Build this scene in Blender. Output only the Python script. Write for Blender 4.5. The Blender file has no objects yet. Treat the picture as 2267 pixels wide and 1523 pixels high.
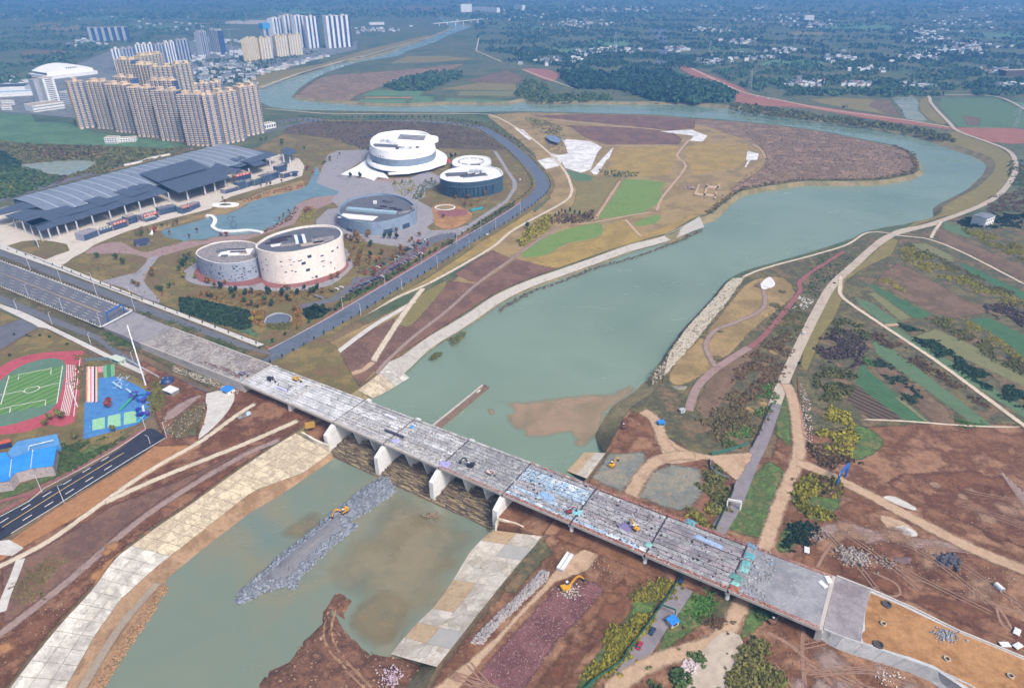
import bpy, bmesh, math, random
import numpy as np
from mathutils import Vector, noise as mnoise
from mathutils.geometry import delaunay_2d_cdt
# ------------------------------------------------------------------ camera, sky, sun, exposure
S = bpy.context.scene
COL = S.collection
FPX, PITCH, CAMH = 1511.0, math.radians(29.0), 265.0
cam_data = bpy.data.cameras.new('camera'); cam = bpy.data.objects.new('camera', cam_data); COL.objects.link(cam)
cam.location = (0, 0, CAMH); cam.rotation_euler = (math.radians(90) - PITCH, 0, 0)
cam_data.sensor_width = 36.0; cam_data.lens = FPX / 2267.0 * 36.0
cam_data.clip_start = 1.0; cam_data.clip_end = 60000.0
S.camera = cam
SUN_EL, SUN_AZ = math.radians(48), math.radians(140)     # azimuth clockwise from +Y: behind the camera, to the right
world = bpy.data.worlds.new('World'); S.world = world; world.use_nodes = True
wn = world.node_tree; wn.nodes.clear()
sky = wn.nodes.new('ShaderNodeTexSky'); sky.sky_type = 'NISHITA'; sky.sun_disc = False
sky.sun_elevation = SUN_EL; sky.sun_rotation = SUN_AZ; sky.air_density = 1.0; sky.dust_density = 6.0; sky.ozone_density = 1.0
bg = wn.nodes.new('ShaderNodeBackground'); bg.inputs[1].default_value = 0.15
wo = wn.nodes.new('ShaderNodeOutputWorld')
wn.links.new(sky.outputs[0], bg.inputs[0]); wn.links.new(bg.outputs[0], wo.inputs[0])
sun_d = bpy.data.lights.new('sun', 'SUN'); sun_d.energy = 2.8; sun_d.angle = math.radians(12); sun_d.color = (1.0, 0.92, 0.82)
sun = bpy.data.objects.new('sun', sun_d); COL.objects.link(sun)
sdir = Vector((math.sin(SUN_AZ) * math.cos(SUN_EL), math.cos(SUN_AZ) * math.cos(SUN_EL), math.sin(SUN_EL)))
sun.rotation_euler = sdir.to_track_quat('Z', 'Y').to_euler(); sun.location = sdir * 800
S.view_settings.view_transform = 'Standard'; S.view_settings.look = 'None'
S.view_settings.exposure = 0.22; S.view_settings.gamma = 1.0
HAZE_DENSITY = 0.00019
rng = random.Random(7)
nrg = np.random.default_rng(11)
# ------------------------------------------------------------------ photo pixel -> place on the ground
CROPS = dict(a=(0, 0, 2.82), b=(740, 0, 2.82), c=(1467, 0, 2.82), d=(0, 480, 2.82), e=(740, 480, 2.82), f=(1467, 480, 2.82),
   g=(0, 983, 2.82), h=(740, 983, 2.82), i=(1467, 983, 2.82), j=(130, 100, 4.723), k=(400, 0, 5.152), l=(0, 60, 5.398),
   m=(0, 310, 5.6675), n=(300, 300, 5.6675), o=(700, 270, 5.152), p=(400, 480, 5.6675), q=(0, 780, 5.0775),
   r=(500, 780, 5.64), s=(820, 900, 5.64), t=(1200, 1050, 5.64), u=(1560, 1150, 5.64), z=(0, 0, 1.0))
def px(s):
 out = []
 for seg in s.split('|'):
  w = seg.split(); ox, oy, k = CROPS[w[0]]
  v = [float(x) for x in w[1:]]
  out += [(ox + v[i] / k, oy + v[i + 1] / k) for i in range(0, len(v), 2)]
 return out
_cp, _sp = math.cos(PITCH), math.sin(PITCH)
def W(p, z=0.0):
 u = (p[0] - 1133.5) / FPX; v = (p[1] - 761.5) / FPX
 t = (z - CAMH) / (-_sp - v * _cp)
 return Vector((u * t, (_cp - v * _sp) * t, z))
def poly(s, z=0.0): return [W(p, z) for p in px(s)]
def up_from(base, ypix):
 """height of the point that stands above `base` and shows at photo row ypix"""
 v = (ypix - 761.5) / FPX
 dy = _cp - v * _sp; dz = -_sp - v * _cp
 return CAMH + base.y / dy * dz
def smooth(pts, n=4, closed=False):
 out = []; N = len(pts)
 rng_ = range(N) if closed else range(N - 1)
 for i in rng_:
  if closed: p0, p1, p2, p3 = pts[(i - 1) % N], pts[i], pts[(i + 1) % N], pts[(i + 2) % N]
  else: p0, p1, p2, p3 = pts[max(i - 1, 0)], pts[i], pts[i + 1], pts[min(i + 2, N - 1)]
  for k in range(n):
   t = k / n
   out.append(0.5 * ((2 * p1) + (p2 - p0) * t + (2 * p0 - 5 * p1 + 4 * p2 - p3) * t * t + (3 * p1 - p0 - 3 * p2 + p3) * t ** 3))
 if not closed: out.append(pts[-1].copy())
 return out
def rough(pts, seg=4.0, amp=1.0, closed=True):
 out = []; N = len(pts)
 for i in range(N if closed else N - 1):
  a, b = pts[i], pts[(i + 1) % N]
  L = (b - a).length; m = max(1, min(60, int(L / seg)))
  nrm = Vector((-(b - a).y, (b - a).x, 0)); nrm = nrm / (nrm.length + 1e-9)
  for k in range(m):
   q = a + (b - a) * (k / m)
   f = mnoise.noise(q * (0.35 / seg)) + 0.5 * mnoise.noise(q * (1.1 / seg))
   out.append(q + nrm * (f * amp))
 if not closed: out.append(pts[-1])
 return out
def resample(pts, step):
 out = [pts[0].copy()]; acc = 0.0
 for a, b in zip(pts[:-1], pts[1:]):
  L = (b - a).length
  if L < 1e-6: continue
  d = step - acc
  while d <= L:
   out.append(a + (b - a) * (d / L)); d += step
  acc = L - (d - step)
 return out
def inside(x, y, pts):
 c = False; n = len(pts); j = n - 1
 for i in range(n):
  xi, yi, xj, yj = pts[i].x, pts[i].y, pts[j].x, pts[j].y
  if (yi > y) != (yj > y) and x < (xj - xi) * (y - yi) / (yj - yi + 1e-12) + xi: c = not c
  j = i
 return c
def scatter(pts, n, r=None, tries=40):
 r = r or rng
 x0, x1 = min(p.x for p in pts), max(p.x for p in pts); y0, y1 = min(p.y for p in pts), max(p.y for p in pts)
 out = []; k = 0
 while len(out) < n and k < n * tries:
  k += 1; x, y = r.uniform(x0, x1), r.uniform(y0, y1)
  if inside(x, y, pts): out.append(Vector((x, y, 0)))
 return out
# ------------------------------------------------------------------ materials
def lin(c):
 if isinstance(c, str): c = tuple(int(c[i:i + 2], 16) for i in (0, 2, 4))
 r = []
 for x in c:
  x = x / 255.0; r.append(x / 12.92 if x <= 0.04045 else ((x + 0.055) / 1.055) ** 2.4)
 return (*r, 1.0)
MATS = {}; ARGS = {}
def _base(name):
 m = bpy.data.materials.new(name); m.use_nodes = True; nt = m.node_tree
 b = nt.nodes['Principled BSDF']; return m, nt, b
def _ramp(nt, fac, cols, lo=0.3, hi=0.7):
 r = nt.nodes.new('ShaderNodeValToRGB'); e = r.color_ramp.elements
 while len(e) < len(cols): e.new(0.5)
 for i, c in enumerate(cols):
  e[i].position = lo + (hi - lo) * (i / max(1, len(cols) - 1)); e[i].color = lin(c)
 nt.links.new(fac, r.inputs[0]); return r.outputs[0]
def _noise(nt, vec, size, detail=4, rough_=0.6, dist=0.0):
 n = nt.nodes.new('ShaderNodeTexNoise'); n.inputs['Scale'].default_value = 1.0 / size
 n.inputs['Detail'].default_value = detail; n.inputs['Roughness'].default_value = rough_; n.inputs['Distortion'].default_value = dist
 nt.links.new(vec, n.inputs['Vector']); return n.outputs[0]
def _math(nt, op, a, b):
 n = nt.nodes.new('ShaderNodeMath'); n.operation = op
 for i, v in enumerate((a, b)):
  if isinstance(v, (int, float)): n.inputs[i].default_value = v
  else: nt.links.new(v, n.inputs[i])
 return n.outputs[0]
def _mul(nt, col, fac, lo, hi):
 mr = nt.nodes.new('ShaderNodeMapRange'); mr.inputs['From Min'].default_value = 0.3; mr.inputs['From Max'].default_value = 0.7
 mr.inputs['To Min'].default_value = lo; mr.inputs['To Max'].default_value = hi; nt.links.new(fac, mr.inputs['Value'])
 vm = nt.nodes.new('ShaderNodeVectorMath'); vm.operation = 'SCALE'
 nt.links.new(col, vm.inputs[0]); nt.links.new(mr.outputs[0], vm.inputs['Scale']); return vm.outputs[0]
def _mix(nt, fac, a, b):
 m = nt.nodes.new('ShaderNodeMix'); m.data_type = 'RGBA'
 nt.links.new(fac, m.inputs[0])
 for k, v in ((6, a), (7, b)):
  if isinstance(v, (str, tuple)): m.inputs[k].default_value = lin(v)
  else: nt.links.new(v, m.inputs[k])
 return m.outputs[2]
def mat(name, cols, size=20.0, fine=1.2, contrast=0.25, rough_=0.9, bump=0.3, stripes=None, cracks=None, joints=None, spots=None, spec=0.3, obj=False, metal=0.0, soft=False, streaks=None):
 """mottled surface: large patches between the given colours, finer grain, optional crop rows (angle_deg, pitch, colour, strength),
 cracks (cell size, colour, width), or loose specks (size, colour, threshold)"""
 if name in MATS: return MATS[name]
 ARGS[name] = dict(cols=cols, size=size, fine=fine, contrast=contrast, rough_=rough_, bump=bump, stripes=stripes, cracks=cracks, joints=joints, spots=spots, spec=spec, streaks=streaks)
 m, nt, b = _base(name)
 if obj:
  tc = nt.nodes.new('ShaderNodeTexCoord'); vec = tc.outputs['Object']
 else:
  g = nt.nodes.new('ShaderNodeNewGeometry'); vec = g.outputs['Position']
 n1 = _noise(nt, vec, size, 6, 0.68, 0.1)
 col = _ramp(nt, n1, cols)
 n2 = _noise(nt, vec, fine, 5, 0.7)
 col = _mul(nt, col, n2, 1 - contrast, 1 + contrast)
 h = n2
 if size > 8: col = _mul(nt, col, _noise(nt, vec, size * .22, 6, 0.7), 0.86, 1.14)
 if soft:   # ragged, thinning edge: the 'edge' attribute runs from 0 on the outline to 1 inside
  at = nt.nodes.new('ShaderNodeAttribute'); at.attribute_name = 'edge'
  mr = nt.nodes.new('ShaderNodeMapRange'); mr.inputs['From Min'].default_value = .18; mr.inputs['From Max'].default_value = .8
  nt.links.new(_math(nt, 'ADD', at.outputs['Fac'], _math(nt, 'MULTIPLY', _math(nt, 'SUBTRACT', _noise(nt, vec, 3.5, 5, .75), .5), 1.5)), mr.inputs['Value'])
  nt.links.new(mr.outputs[0], b.inputs['Alpha'])
 if stripes:
  ang, pitch, sc, st = stripes
  mp = nt.nodes.new('ShaderNodeMapping'); mp.inputs['Rotation'].default_value[2] = math.radians(ang)
  nt.links.new(vec, mp.inputs['Vector'])
  wv = nt.nodes.new('ShaderNodeTexWave'); wv.inputs['Scale'].default_value = 0.314 / pitch
  wv.inputs['Distortion'].default_value = 1.2; wv.inputs['Detail'].default_value = 2; wv.inputs['Detail Scale'].default_value = 0.6
  nt.links.new(mp.outputs[0], wv.inputs['Vector'])
  col = _mix(nt, _math(nt, 'MULTIPLY', wv.outputs['Fac'], st), col, sc)
 if streaks:   # scraped ground: long thin marks in one direction, only in places
  ang, ln, wd, sc, st = streaks
  mp = nt.nodes.new('ShaderNodeMapping'); mp.inputs['Rotation'].default_value[2] = math.radians(ang); mp.inputs['Scale'].default_value = (1 / ln, 1 / wd, 1)
  nt.links.new(vec, mp.inputs['Vector']); f = _noise(nt, mp.outputs[0], 1.0, 5, .7, .6)
  f = _math(nt, 'MULTIPLY', _math(nt, 'MAXIMUM', _math(nt, 'MULTIPLY', _math(nt, 'SUBTRACT', f, .48), 5), 0), _math(nt, 'MULTIPLY', _noise(nt, vec, 35, 3, .6), st))
  col = _mix(nt, f, col, sc)
 if cracks:
  cs, cc, cw = cracks
  mpv = nt.nodes.new('ShaderNodeVectorMath'); mpv.operation = 'ADD'
  nn = nt.nodes.new('ShaderNodeTexNoise'); nn.inputs['Scale'].default_value = 1.3 / cs; nt.links.new(vec, nn.inputs['Vector'])
  sc2 = nt.nodes.new('ShaderNodeVectorMath'); sc2.operation = 'SCALE'; sc2.inputs['Scale'].default_value = cs * 0.6; nt.links.new(nn.outputs[1], sc2.inputs[0])
  nt.links.new(vec, mpv.inputs[0]); nt.links.new(sc2.outputs[0], mpv.inputs[1])
  vo = nt.nodes.new('ShaderNodeTexVoronoi'); vo.feature = 'DISTANCE_TO_EDGE'; vo.inputs['Scale'].default_value = 1.0 / cs
  nt.links.new(mpv.outputs[0], vo.inputs['Vector'])
  f = _math(nt, 'LESS_THAN', vo.outputs['Distance'], _math(nt, 'MULTIPLY', n1, cw * 2))
  vc = nt.nodes.new('ShaderNodeTexVoronoi'); vc.inputs['Scale'].default_value = 1.0 / cs; nt.links.new(mpv.outputs[0], vc.inputs['Vector'])
  sx = nt.nodes.new('ShaderNodeSeparateColor'); nt.links.new(vc.outputs['Color'], sx.inputs[0])
  col = _mul(nt, col, sx.outputs[0], 0.86, 1.1)
  col = _mix(nt, f, col, cc)
 if joints:
  cs, cc, cw = joints
  bk = nt.nodes.new('ShaderNodeTexBrick')
  bk.inputs['Scale'].default_value = 1.0 / cs; bk.inputs['Mortar Size'].default_value = cw
  bk.inputs['Color1'].default_value = (1, 1, 1, 1); bk.inputs['Color2'].default_value = (0.8, 0.8, 0.8, 1); bk.inputs['Mortar'].default_value = (0, 0, 0, 1)
  nt.links.new(vec, bk.inputs['Vector'])
  col = _mix(nt, bk.outputs['Fac'], col, cc)
 if spots:
  ss, sc, th = spots
  f = _math(nt, 'GREATER_THAN', _noise(nt, vec, ss, 3, 0.6), th)
  col = _mix(nt, f, col, sc)
 nt.links.new(col, b.inputs['Base Color'])
 b.inputs['Roughness'].default_value = rough_; b.inputs['Specular IOR Level'].default_value = spec; b.inputs['Metallic'].default_value = metal
 if bump:
  bp = nt.nodes.new('ShaderNodeBump'); bp.inputs['Strength'].default_value = bump; bp.inputs['Distance'].default_value = fine * 0.5
  nt.links.new(h, bp.inputs['Height']); nt.links.new(bp.outputs[0], b.inputs['Normal'])
 MATS[name] = m; return m
def softof(m):
 a = ARGS.get(m.name); return mat(m.name + '_soft', soft=True, **a) if a else m
def leafmat(name, cols):
 if name in MATS: return MATS[name]
 m, nt, b = _base(name)
 g = nt.nodes.new('ShaderNodeNewGeometry'); oi = nt.nodes.new('ShaderNodeObjectInfo')
 n1 = _noise(nt, g.outputs['Position'], 14.0, 3, 0.6); n2 = _noise(nt, g.outputs['Position'], 1.1, 3, 0.7)
 f = _math(nt, 'ADD', _math(nt, 'MULTIPLY', n1, 0.55), _math(nt, 'MULTIPLY', n2, 0.25))
 f = _math(nt, 'ADD', f, _math(nt, 'MULTIPLY', oi.outputs['Random'], 0.2))
 col = _ramp(nt, f, cols, 0.32, 0.66)
 nt.links.new(col, b.inputs['Base Color']); b.inputs['Roughness'].default_value = 0.75; b.inputs['Specular IOR Level'].default_value = 0.2
 MATS[name] = m; return m
def plain(name, col, rough_=0.6, metal=0.0, spec=0.4, var=0.12, size=1.5):
 return mat(name, [tuple(max(0, min(255, int(c * (1 - var)))) for c in hx(col)), tuple(max(0, min(255, int(c * (1 + var)))) for c in hx(col))], size=size, fine=0.4, contrast=0.08, rough_=rough_, bump=0.05, spec=spec, obj=False, metal=metal)
def hx(c): return tuple(int(c[i:i + 2], 16) for i in (0, 2, 4)) if isinstance(c, str) else c
def watermat(name, cols, size, rough_=0.08, wave=0.05, soft=False):
 if name in MATS: return MATS[name]
 m, nt, b = _base(name); g = nt.nodes.new('ShaderNodeNewGeometry'); v = g.outputs['Position']
 col = _ramp(nt, _noise(nt, v, size, 4, 0.5, 0.25), cols)
 nt.links.new(col, b.inputs['Base Color']); b.inputs['IOR'].default_value = 1.45; b.inputs['Specular IOR Level'].default_value = .9
 mr = nt.nodes.new('ShaderNodeMapRange'); mr.inputs['From Min'].default_value = .35; mr.inputs['From Max'].default_value = .65; mr.inputs['To Min'].default_value = rough_ * .5; mr.inputs['To Max'].default_value = rough_ * 3
 mp = nt.nodes.new('ShaderNodeMapping'); mp.inputs['Scale'].default_value = (1, 3, 1); mp.inputs['Rotation'].default_value[2] = .6; nt.links.new(v, mp.inputs['Vector'])
 nt.links.new(_noise(nt, mp.outputs[0], 90, 5, .6, .3), mr.inputs['Value']); nt.links.new(mr.outputs[0], b.inputs['Roughness'])
 if soft:
  at = nt.nodes.new('ShaderNodeAttribute'); at.attribute_name = 'edge'; m2 = nt.nodes.new('ShaderNodeMapRange'); m2.inputs['To Max'].default_value = .72
  nt.links.new(_math(nt, 'ADD', at.outputs['Fac'], _math(nt, 'MULTIPLY', _math(nt, 'SUBTRACT', _noise(nt, v, 14, 4, .6), .5), 1.2)), m2.inputs['Value']); nt.links.new(m2.outputs[0], b.inputs['Alpha'])
 bp = nt.nodes.new('ShaderNodeBump'); bp.inputs['Strength'].default_value = wave; bp.inputs['Distance'].default_value = 0.3
 nt.links.new(_noise(nt, v, 2.5, 4, 0.6), bp.inputs['Height']); nt.links.new(bp.outputs[0], b.inputs['Normal'])
 MATS[name] = m; return m
# ------------------------------------------------------------------ object helpers
def tag(o, label=None, cat=None, group=None, kind=None):
 if label: o['label'] = label
 if cat: o['category'] = cat
 if group: o['group'] = group
 if kind: o['kind'] = kind
 return o
def empty(name, loc, rz=0.0):
 o = bpy.data.objects.new(name, None); COL.objects.link(o); o.location = loc; o.rotation_euler = (0, 0, rz); o.empty_display_size = 0.5; return o
def link(name, me, m=None, parent=None):
 o = bpy.data.objects.new(name, me); COL.objects.link(o)
 if m is not None and not me.materials: me.materials.append(m)
 if parent is not None: o.parent = parent
 return o
def kids(o): return [c for c in bpy.data.objects if c.parent == o]
def copy_tree(o, children, loc, rz=0.0, scale=None):
 c = o.copy(); COL.objects.link(c); c.location = loc; c.rotation_euler = (0, 0, rz)
 if scale: c.scale = scale if hasattr(scale, '__len__') else (scale,) * 3
 for ch in children:
  k = ch.copy(); COL.objects.link(k); k.parent = c
 return c
class MB:
 """collects simple solids, then links them as ONE mesh"""
 def __init__(s): s.v = []; s.f = []; s.mi = []
 def add(s, vs, fs, mi=0):
  k = len(s.v); s.v += [tuple(x) for x in vs]; s.f += [tuple(i + k for i in f) for f in fs]; s.mi += [mi] * len(fs)
 def box(s, x0, x1, y0, y1, z0, z1, mi=0):
  s.add([(x0, y0, z0), (x1, y0, z0), (x1, y1, z0), (x0, y1, z0), (x0, y0, z1), (x1, y0, z1), (x1, y1, z1), (x0, y1, z1)],
   [(3, 2, 1, 0), (4, 5, 6, 7), (0, 1, 5, 4), (1, 2, 6, 5), (2, 3, 7, 6), (3, 0, 4, 7)], mi)
 def hexa(s, b, t, mi=0):
  s.add(list(b) + list(t), [(3, 2, 1, 0), (4, 5, 6, 7), (0, 1, 5, 4), (1, 2, 6, 5), (2, 3, 7, 6), (3, 0, 4, 7)], mi)
 def prism(s, pts, z0, z1, mi=0, top=True):
  n = len(pts)
  vs = [(p[0], p[1], z0) for p in pts] + [(p[0], p[1], z1) for p in pts]
  area = sum(pts[i][0] * pts[(i + 1) % n][1] - pts[(i + 1) % n][0] * pts[i][1] for i in range(n))
  fs = []
  for i in range(n):
   j = (i + 1) % n
   fs.append((i, j, j + n, i + n) if area > 0 else (j, i, i + n, j + n))
  if top:
   fs.append(tuple(range(n, 2 * n)) if area > 0 else tuple(reversed(range(n, 2 * n))))
  s.add(vs, fs, mi)
 def bar(s, a, b, w, h=None, mi=0):
  a = Vector(a); b = Vector(b); h = h or w; d = (b - a).normalized()
  x = d.cross(Vector((0, 0, 1)))
  if x.length < 1e-3: x = Vector((1, 0, 0))
  x.normalize(); y = x.cross(d).normalized()
  x = x * w / 2; y = y * h / 2
  s.hexa([a - x - y, a + x - y, b + x - y, b - x - y], [a - x + y, a + x + y, b + x + y, b - x + y], mi)
 def cyl(s, c, r0, r1, z0, z1, n=10, mi=0):
  vs = [(c[0] + r0 * math.cos(2 * math.pi * i / n), c[1] + r0 * math.sin(2 * math.pi * i / n), z0) for i in range(n)]
  vs += [(c[0] + r1 * math.cos(2 * math.pi * i / n), c[1] + r1 * math.sin(2 * math.pi * i / n), z1) for i in range(n)]
  s.add(vs, [(i, (i + 1) % n, (i + 1) % n + n, i + n) for i in range(n)] + [tuple(range(n, 2 * n))], mi)
 def mesh(s, name='mesh'):
  me = bpy.data.meshes.new(name); me.from_pydata(s.v, [], s.f); me.update(); return me
 def build(s, name, m, parent=None, smooth_=False):
  me = s.mesh(name)
  for mm in (m if isinstance(m, (list, tuple)) else [m]): me.materials.append(mm)
  if isinstance(m, (list, tuple)) and len(m) > 1:
   me.polygons.foreach_set('material_index', s.mi)
  if smooth_: me.polygons.foreach_set('use_smooth', [True] * len(me.polygons))
  o = bpy.data.objects.new(name, me); COL.objects.link(o)
  if parent is not None: o.parent = parent
  return o
_layer = [0]; RIVER = []
def over_river(pts, z):
 """the river's outline, when a patch of land would reach out over the water"""
 return [RIVER[0]] if RIVER and z > -.5 and any(inside(p.x, p.y, RIVER[0]) for p in pts) else []
def cdt(loops, eps=1e-4):
 vs = []; fs = []
 for L in loops:
  if sum(L[i].x * L[(i + 1) % len(L)].y - L[(i + 1) % len(L)].x * L[i].y for i in range(len(L))) < 0: L = L[::-1]
  k = len(vs); vs += [Vector((p.x, p.y)) for p in L]; fs.append(list(range(k, k + len(L))))
 r = delaunay_2d_cdt(vs, [], fs, 1, eps)
 return r[0], r[2], r[5]
def set_edge(me, vals):
 a = me.attributes.new('edge', 'FLOAT', 'POINT'); a.data.foreach_set('value', vals)
def soft_sheet(name, pts, m, feather, z=None, step=0.002):
 """ground patch whose outline thins out over `feather` metres"""
 if z is None:
  _layer[0] += 1; z = 0.02 + _layer[0] * step
 if sum(pts[i].x * pts[(i + 1) % len(pts)].y - pts[(i + 1) % len(pts)].x * pts[i].y for i in range(len(pts))) < 0: pts = pts[::-1]
 bp = []; N = len(pts)
 for i in range(N):
  a, b = pts[i], pts[(i + 1) % N]; k = max(1, min(40, int((b - a).length / (feather * 1.3))))
  bp += [a + (b - a) * (j / k) for j in range(k)]
 N = len(bp); A = np.array([(p.x, p.y) for p in bp]); B = np.roll(A, -1, 0); D = B - A; D2 = (D ** 2).sum(1) + 1e-9
 inn = []
 for i in range(N):
  t = bp[(i + 1) % N] - bp[i - 1]; L = math.hypot(t.x, t.y) + 1e-9
  q = np.array([bp[i].x - t.y / L * feather, bp[i].y + t.x / L * feather])
  f = np.clip(((q - A) * D).sum(1) / D2, 0, 1); dd = np.sqrt((((A + D * f[:, None]) - q) ** 2).sum(1).min())
  if dd > feather * .6 and inside(q[0], q[1], bp): inn.append(Vector((q[0], q[1])))
 vs = [Vector((p.x, p.y)) for p in bp] + inn
 fl = [list(range(N))]
 for H in over_river(pts, z):
  if sum(H[i].x * H[i - 1].y - H[i - 1].x * H[i].y for i in range(len(H))) > 0: H = H[::-1]
  fl.append(list(range(len(vs), len(vs) + len(H)))); vs += [Vector((p.x, p.y)) for p in H]
 r = delaunay_2d_cdt(vs, [], fl, 1, 1e-4)
 val = [0.0 if any(i < N for i in o) else 1.0 for o in r[3]]
 out = []
 for f, of in zip(r[2], r[5]):
  if 0 not in of or 1 in of: continue
  a, b, c = [r[0][i] for i in f]; out.append(tuple(f) if (b - a).cross(c - a) > 0 else tuple(reversed(f)))
 me = bpy.data.meshes.new(name); me.from_pydata([(v.x, v.y, z) for v in r[0]], [], out); me.update(); set_edge(me, val)
 o = link(name, me, softof(m)); o['kind'] = 'structure'; return o
def sheet(name, pts, m, z=None, step=0.002, kind='structure', holes=()):
 """flat piece of ground; each later sheet lies a little above the earlier ones"""
 if z is None:
  _layer[0] += 1; z = 0.02 + _layer[0] * step
 holes = list(holes) or over_river(pts, z)
 vs, fs, of = cdt([pts] + list(holes))
 keep = [f for f, o in zip(fs, of) if 0 in o and not any(h in o for h in range(1, 1 + len(holes)))]
 out = []
 for f in keep:
  a, b, c = [vs[i] for i in f]
  out.append(tuple(f) if (b - a).cross(c - a) > 0 else tuple(reversed(f)))
 me = bpy.data.meshes.new(name); me.from_pydata([(v.x, v.y, z) for v in vs], [], out); me.update()
 o = link(name, me, m)
 if kind: o['kind'] = kind
 return o
def ribbon_pts(cl, w0, w1=None):
 """outline of a strip round a centre line"""
 w1 = w0 if w1 is None else w1; Lp, Rp = [], []; n = len(cl)
 for i, p in enumerate(cl):
  t = (cl[min(i + 1, n - 1)] - cl[max(i - 1, 0)]); t.z = 0; t.normalize()
  w = (w0 + (w1 - w0) * i / max(1, n - 1)) / 2; nn = Vector((-t.y, t.x, 0)) * w
  Lp.append(p + nn); Rp.append(p - nn)
 return Lp, Rp
def ribbon(name, cl, w0, m, w1=None, z=None, kind='structure', soft=0.0, step=0.002):
 if z is None:
  _layer[0] += 1; z = 0.02 + _layer[0] * step
 Lp, Rp = ribbon_pts(cl, w0 + soft, None if w1 is None else w1 + soft)
 n = len(cl); vs = []; ev = []; cs = (0, .3, .7, 1) if soft else (0, 1)
 for i, (a, b) in enumerate(zip(Lp, Rp)):
  for c in cs:
   p = a + (b - a) * c; vs.append((p.x, p.y, z)); ev.append(0.0 if c in (0, 1) or i in (0, n - 1) else 1.0)
 k = len(cs); fs = [(k * i + j + 1, k * i + k + j + 1, k * i + k + j, k * i + j) for i in range(n - 1) for j in range(k - 1)]
 me = bpy.data.meshes.new(name); me.from_pydata(vs, [], fs); me.update()
 if soft: set_edge(me, ev); m = softof(m)
 o = link(name, me, m)
 if kind: o['kind'] = kind
 return o
def line(s, z=0.0, n=5): return smooth(poly(s, z), n)
# ------------------------------------------------------------------ river, banks, ground
WUP, WDN = -5.0, -11.0        # water level above and below the weir
SEG = [  # (kind, bank width, trace): w = the trace is the water's edge, l = the trace is the top edge of the bank, n = top edge, bank built apart
 ('n', 0, 'z 850 1700|h 640 1390 820 1160 1000 930 1090 820 1250 640 1300 575|z 1298 1059 1341 1002'),
 ('w', 15, 'z 1321 951|e 1730 1180 1840 1110 1920 1040'),
 ('w', 5, 'e 2050 880|f 130 700 280 540 420 385 640 310 950 220 1150 155 1260 105 1500 60 1680 10'),
 ('w', 12, 'c 1700 1290 1900 1180 2000 1080 2010 1030 1960 990 1850 950 1700 900 1560 855 1300 805 1100 775 800 740 600 705 400 680 100 655'),
 ('w', 9, 'b 1900 655 1500 650 1250 650 1180 636 1050 655 700 655 400 665 100 652'),
 ('w', 9, 'a 1850 622 1838 585 1900 530 2040 460|b 140 400 380 360 440 330 600 280 680 240 780 200 850 170'),
 ('w', 9, 'z 1018 53 1003 46 985 39 967 35 958 37 978 46 992 56 996 65'),
 ('w', 9, 'b 600 240 450 290 380 320 200 370|a 2100 400 1950 450 1800 490 1620 560 1608 590 1622 640'),
 ('l', 9, 'a 1700 672 1850 688|b 0 692 700 702 1200 697 1650 708 2000 718'),
 ('l', 7, 'c 100 730 400 750 700 780 1000 820 1200 860 1450 910 1555 955 1600 1040 1565 1085'),
 ('l', 6, 'c 1400 1120 1200 1132 900 1132 700 1157 500 1192 420 1240'),
 ('l', 10, 'c 290 1340 200 1370 60 1460|e 2050 120 1850 170 1600 260 1400 330 1200 400 1000 490 850 590 720 670 600 740 500 810 420 870 340 910 260 1000 145 1080'),
 ('n', 0, 'r 870 1010 580 1180 390 1310 110 1500|g 1420 210 1200 370 960 530 720 710 560 930 380 1120 200 1340 60 1523|z -60 1640 -100 1700'),
]
bpts, bkind, bw = [], [], []
for kd, w, tr in SEG:
 ps = poly(tr, WUP if kd == 'w' else 0.0)
 for p in ps: bpts.append(p); bkind.append(kd); bw.append(w)
# light smoothing of the traced shore (keeps the corners at the works)
N = len(bpts); fp, fk, fw = [], [], []
for i in range(N):
 fp.append(bpts[i]); fk.append(bkind[i]); fw.append(bw[i])
 j = (i + 1) % N
 if bkind[i] in 'wl' and bkind[j] == bkind[i]:
  a, b, c, d = bpts[i - 1], bpts[i], bpts[j], bpts[(j + 1) % N]
  if bkind[i - 1] != bkind[i]: a = b
  if bkind[(j + 1) % N] != bkind[i]: d = c
  m = max(2, min(14, int((c - b).length / 9)))
  for k in range(1, m):
   t = k / m
   q = 0.5 * ((2 * b) + (c - a) * t + (2 * a - 5 * b + 4 * c - d) * t * t + (3 * b - a - 3 * c + d) * t ** 3)
   q += Vector((mnoise.noise(q * 0.05), mnoise.noise(q * 0.05 + Vector((40, 0, 0))), 0)) * 1.2
   fp.append(q); fk.append(bkind[i]); fw.append(bw[i] + (bw[j] - bw[i]) * t)
N = len(fp)
area = sum(fp[i].x * fp[(i + 1) % N].y - fp[(i + 1) % N].x * fp[i].y for i in range(N))
sgn = 1 if area > 0 else -1
land, water_in = [], []
for i in range(N):
 a, b = fp[i - 2], fp[(i + 2) % N]; t = (b - a); t.z = 0; t.normalize()
 out = Vector((t.y, -t.x, 0)) * sgn
 p = Vector((fp[i].x, fp[i].y, 0))
 if fk[i] == 'w': land.append(p + out * fw[i]); water_in.append(p - out * 3)
 elif fk[i] == 'l': land.append(p); water_in.append(p - out * (fw[i] + 3))
 else: land.append(p); water_in.append(p)
M_far = mat('far_farmland', ['34483a', '46583f', '5e6048', '42563f', '33463c'], size=170, fine=9, contrast=0.35, bump=0.0)
outer = [Vector((-13000, 40, 0)), Vector((13000, 40, 0)), Vector((13000, 17000, 0)), Vector((-13000, 17000, 0))]
ground = sheet('ground', outer, M_far, z=0.0, holes=[land])
RIVER.append(land)
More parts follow.
